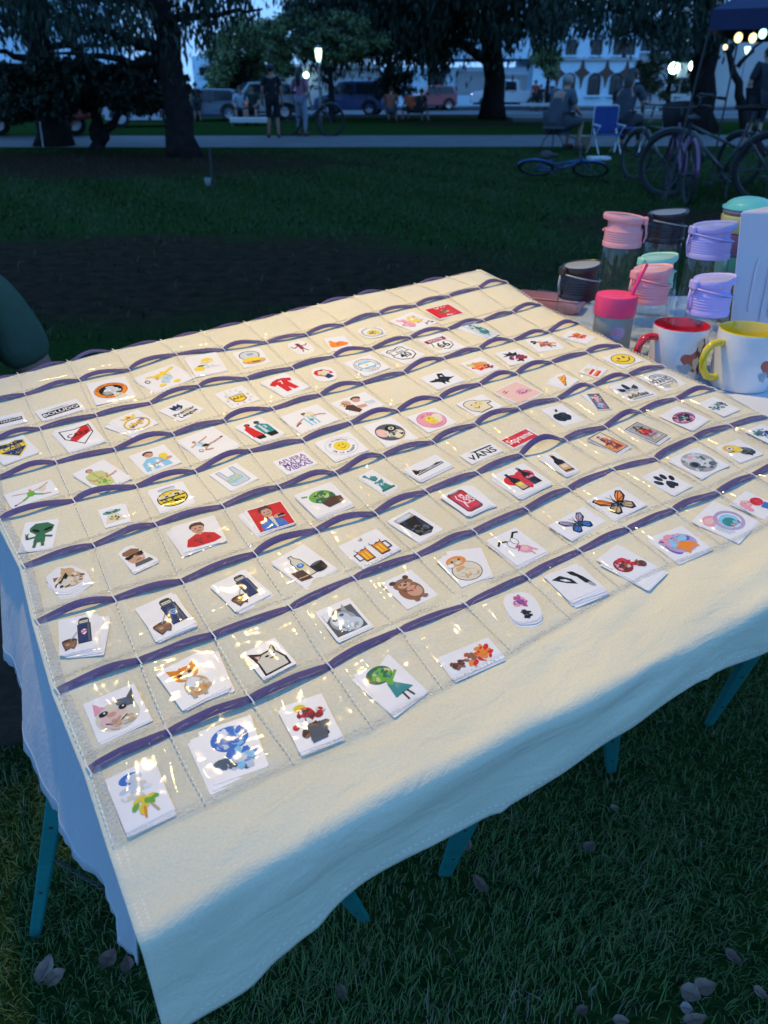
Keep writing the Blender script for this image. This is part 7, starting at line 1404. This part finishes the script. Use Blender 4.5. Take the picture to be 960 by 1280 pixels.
# ---- row H (farthest printed row)
S_('px', (-13,524), (29,514), (34,527), 2, (0,-.06,0), 'p k -1.9,.35 1.9,.35 1.9,-.55 -1.9,-.55; t w NADOR .35 -.10 .66 0 1.2; p q -1.2,.72 .9,.72 .9,.52 -1.2,.52', 'long sticker with white capitals on a black bar at the left edge')
S_('zF', (215,400), (475,320), (505,390), 2, (.0,-.04,0), 'p k -1.9,.30 1.9,.30 1.9,-.62 -1.9,-.62; t w BOLUDO 0 -.16 .78 0 1.15; p q -1.1,.70 1.1,.70 1.1,.48 -1.1,.48; t u DICCIONARIO 0 .58 .20', 'long sticker with six white capitals on a black bar')
S_('zF', (505,240), (745,190), (830,315), 1, None, 'e N .0 .0 .84 .76; e o .0 .0 .82 .74; e k .0 .0 .60 .53; e q .02 -.02 .34 .30; z aqiw .05 -.08 .40 .28 18 86 .12; e q .0 .3 .22 .12; T N RETRO_CLASICA 0 0 .66 .15 165 15; T N MUSEO 0 0 .68 .14 240 300; p a -.5,-.2 -.1,-.1 .1,-.45 -.3,-.45', 'square sticker with a bold orange ring round a black and grey disc')
S_('r5', (550,545), (715,485), (765,555), 2, (-.03,-.03,1), 'z yyti .0 .1 .30 .24 12 88 .16; l y .13 -.2,.2 -.5,.3; l y .13 .2,.2 .75,.42; z cq .0 -.25 .25 .2 10 89 .15; e y -.35 -.55 .14 .1; e y .25 -.6 .14 .1; R k -.65 .0 .1 .12 .03', 'sticker with a yellow spread shape over pale blue beside a black ring')
S_('zE', (145,320), (340,285), (410,400), 2, (-.02,-.02,1), 'e y .15 .42 .36 .32; e i .0 .25 .3 .16; z yiy .1 .35 .3 .25 10 90 .1; e y -.50 -.38 .32 .24; e k -.35 -.1 .2 .08; z wq .1 -.2 .3 .2 10 91 .14; e w .6 -.25 .2 .14', 'sticker with two round yellow blots on white')
S_('zE', (445,285), (610,255), (660,350), 2, (-.04,.0,2), 'R k 0 .28 .44 .46 .04; e q .0 .28 .38 .40; e a .05 .35 .16 .12; e t .05 -.35 .50 .30; e y .0 -.18 .42 .22; z to .05 -.4 .4 .2 10 92 .1; e n .1 -.45 .2 .08', 'sticker with a pale glass dome over a golden brown base')
S_('zE', (755,235), (875,205), (940,285), 1, None, 'p e -.1,.35 .12,.38 .2,.0 .15,-.35 -.12,-.3; e e .02 .45 .16 .14; l e .09 -.1,.2 -.45,.0 -.6,.3; l e .09 .15,.2 .45,.1 .65,.3; l e .09 .0,-.3 -.15,-.7; l e .09 .1,-.3 .3,-.65; z N .0 .4 .15 .2 6 93 .06', 'sticker with a thin maroon stick like silhouette', 'round')
S_('zD', (175,405), (310,385), (430,450), 1, None, 'p o -.72,-.30 -.55,.45 -.30,.40 -.1,.10 .35,.28 .85,-.10 .80,-.40 .1,-.60 -.6,-.62; e o -.45 .35 .16 .22; z orn .1 -.1 .45 .2 10 94 .1; l r .04 -.2,.2 .4,.1', 'sticker with a low bright orange pointed shape')
S_('zD', (400,340), (545,310), (610,375), 1, None, 'R a 0 .0 .84 .72 .10; R q 0 .0 .72 .60 .08; e y .05 -.08 .52 .36; z yGky .05 -.08 .4 .28 20 95 .1; z k .45 -.55 .3 .1 7 96 .06', 'rounded sticker with a yellow oval inside a grey arc', 'round')
S_('zD', (620,285), (765,225), (885,305), 1, None, 'z ppmf -.28 .05 .32 .36 16 97 .16; l p .12 -.45,.5 -.25,.2; z yyty .25 .05 .32 .30 18 98 .15; e w .15 .15 .1 .08; z kn .5 -.5 .3 .1 8 99 .06; e p -.3 -.2 .2 .16', 'sticker with a pink blot beside a yellow blot')
S_('px', (530,387), (562,379.5), (580,392), 2, (-.05,-.04,1), 'p r -1.0,.96 1.0,.96 1.0,-.96 -1.0,-.96; e e .0 .0 .40 .36; z yoGn .0 .0 .32 .28 16 100 .13; z wi .0 .70 .7 .12 12 101 .08; z wi .3 -.68 .5 .14 12 102 .08', 'solid red square sticker in the far row')
for o in list(bpy.data.objects):
    if o.name.startswith(('lettering', 'rig_')): bpy.data.objects.remove(o)
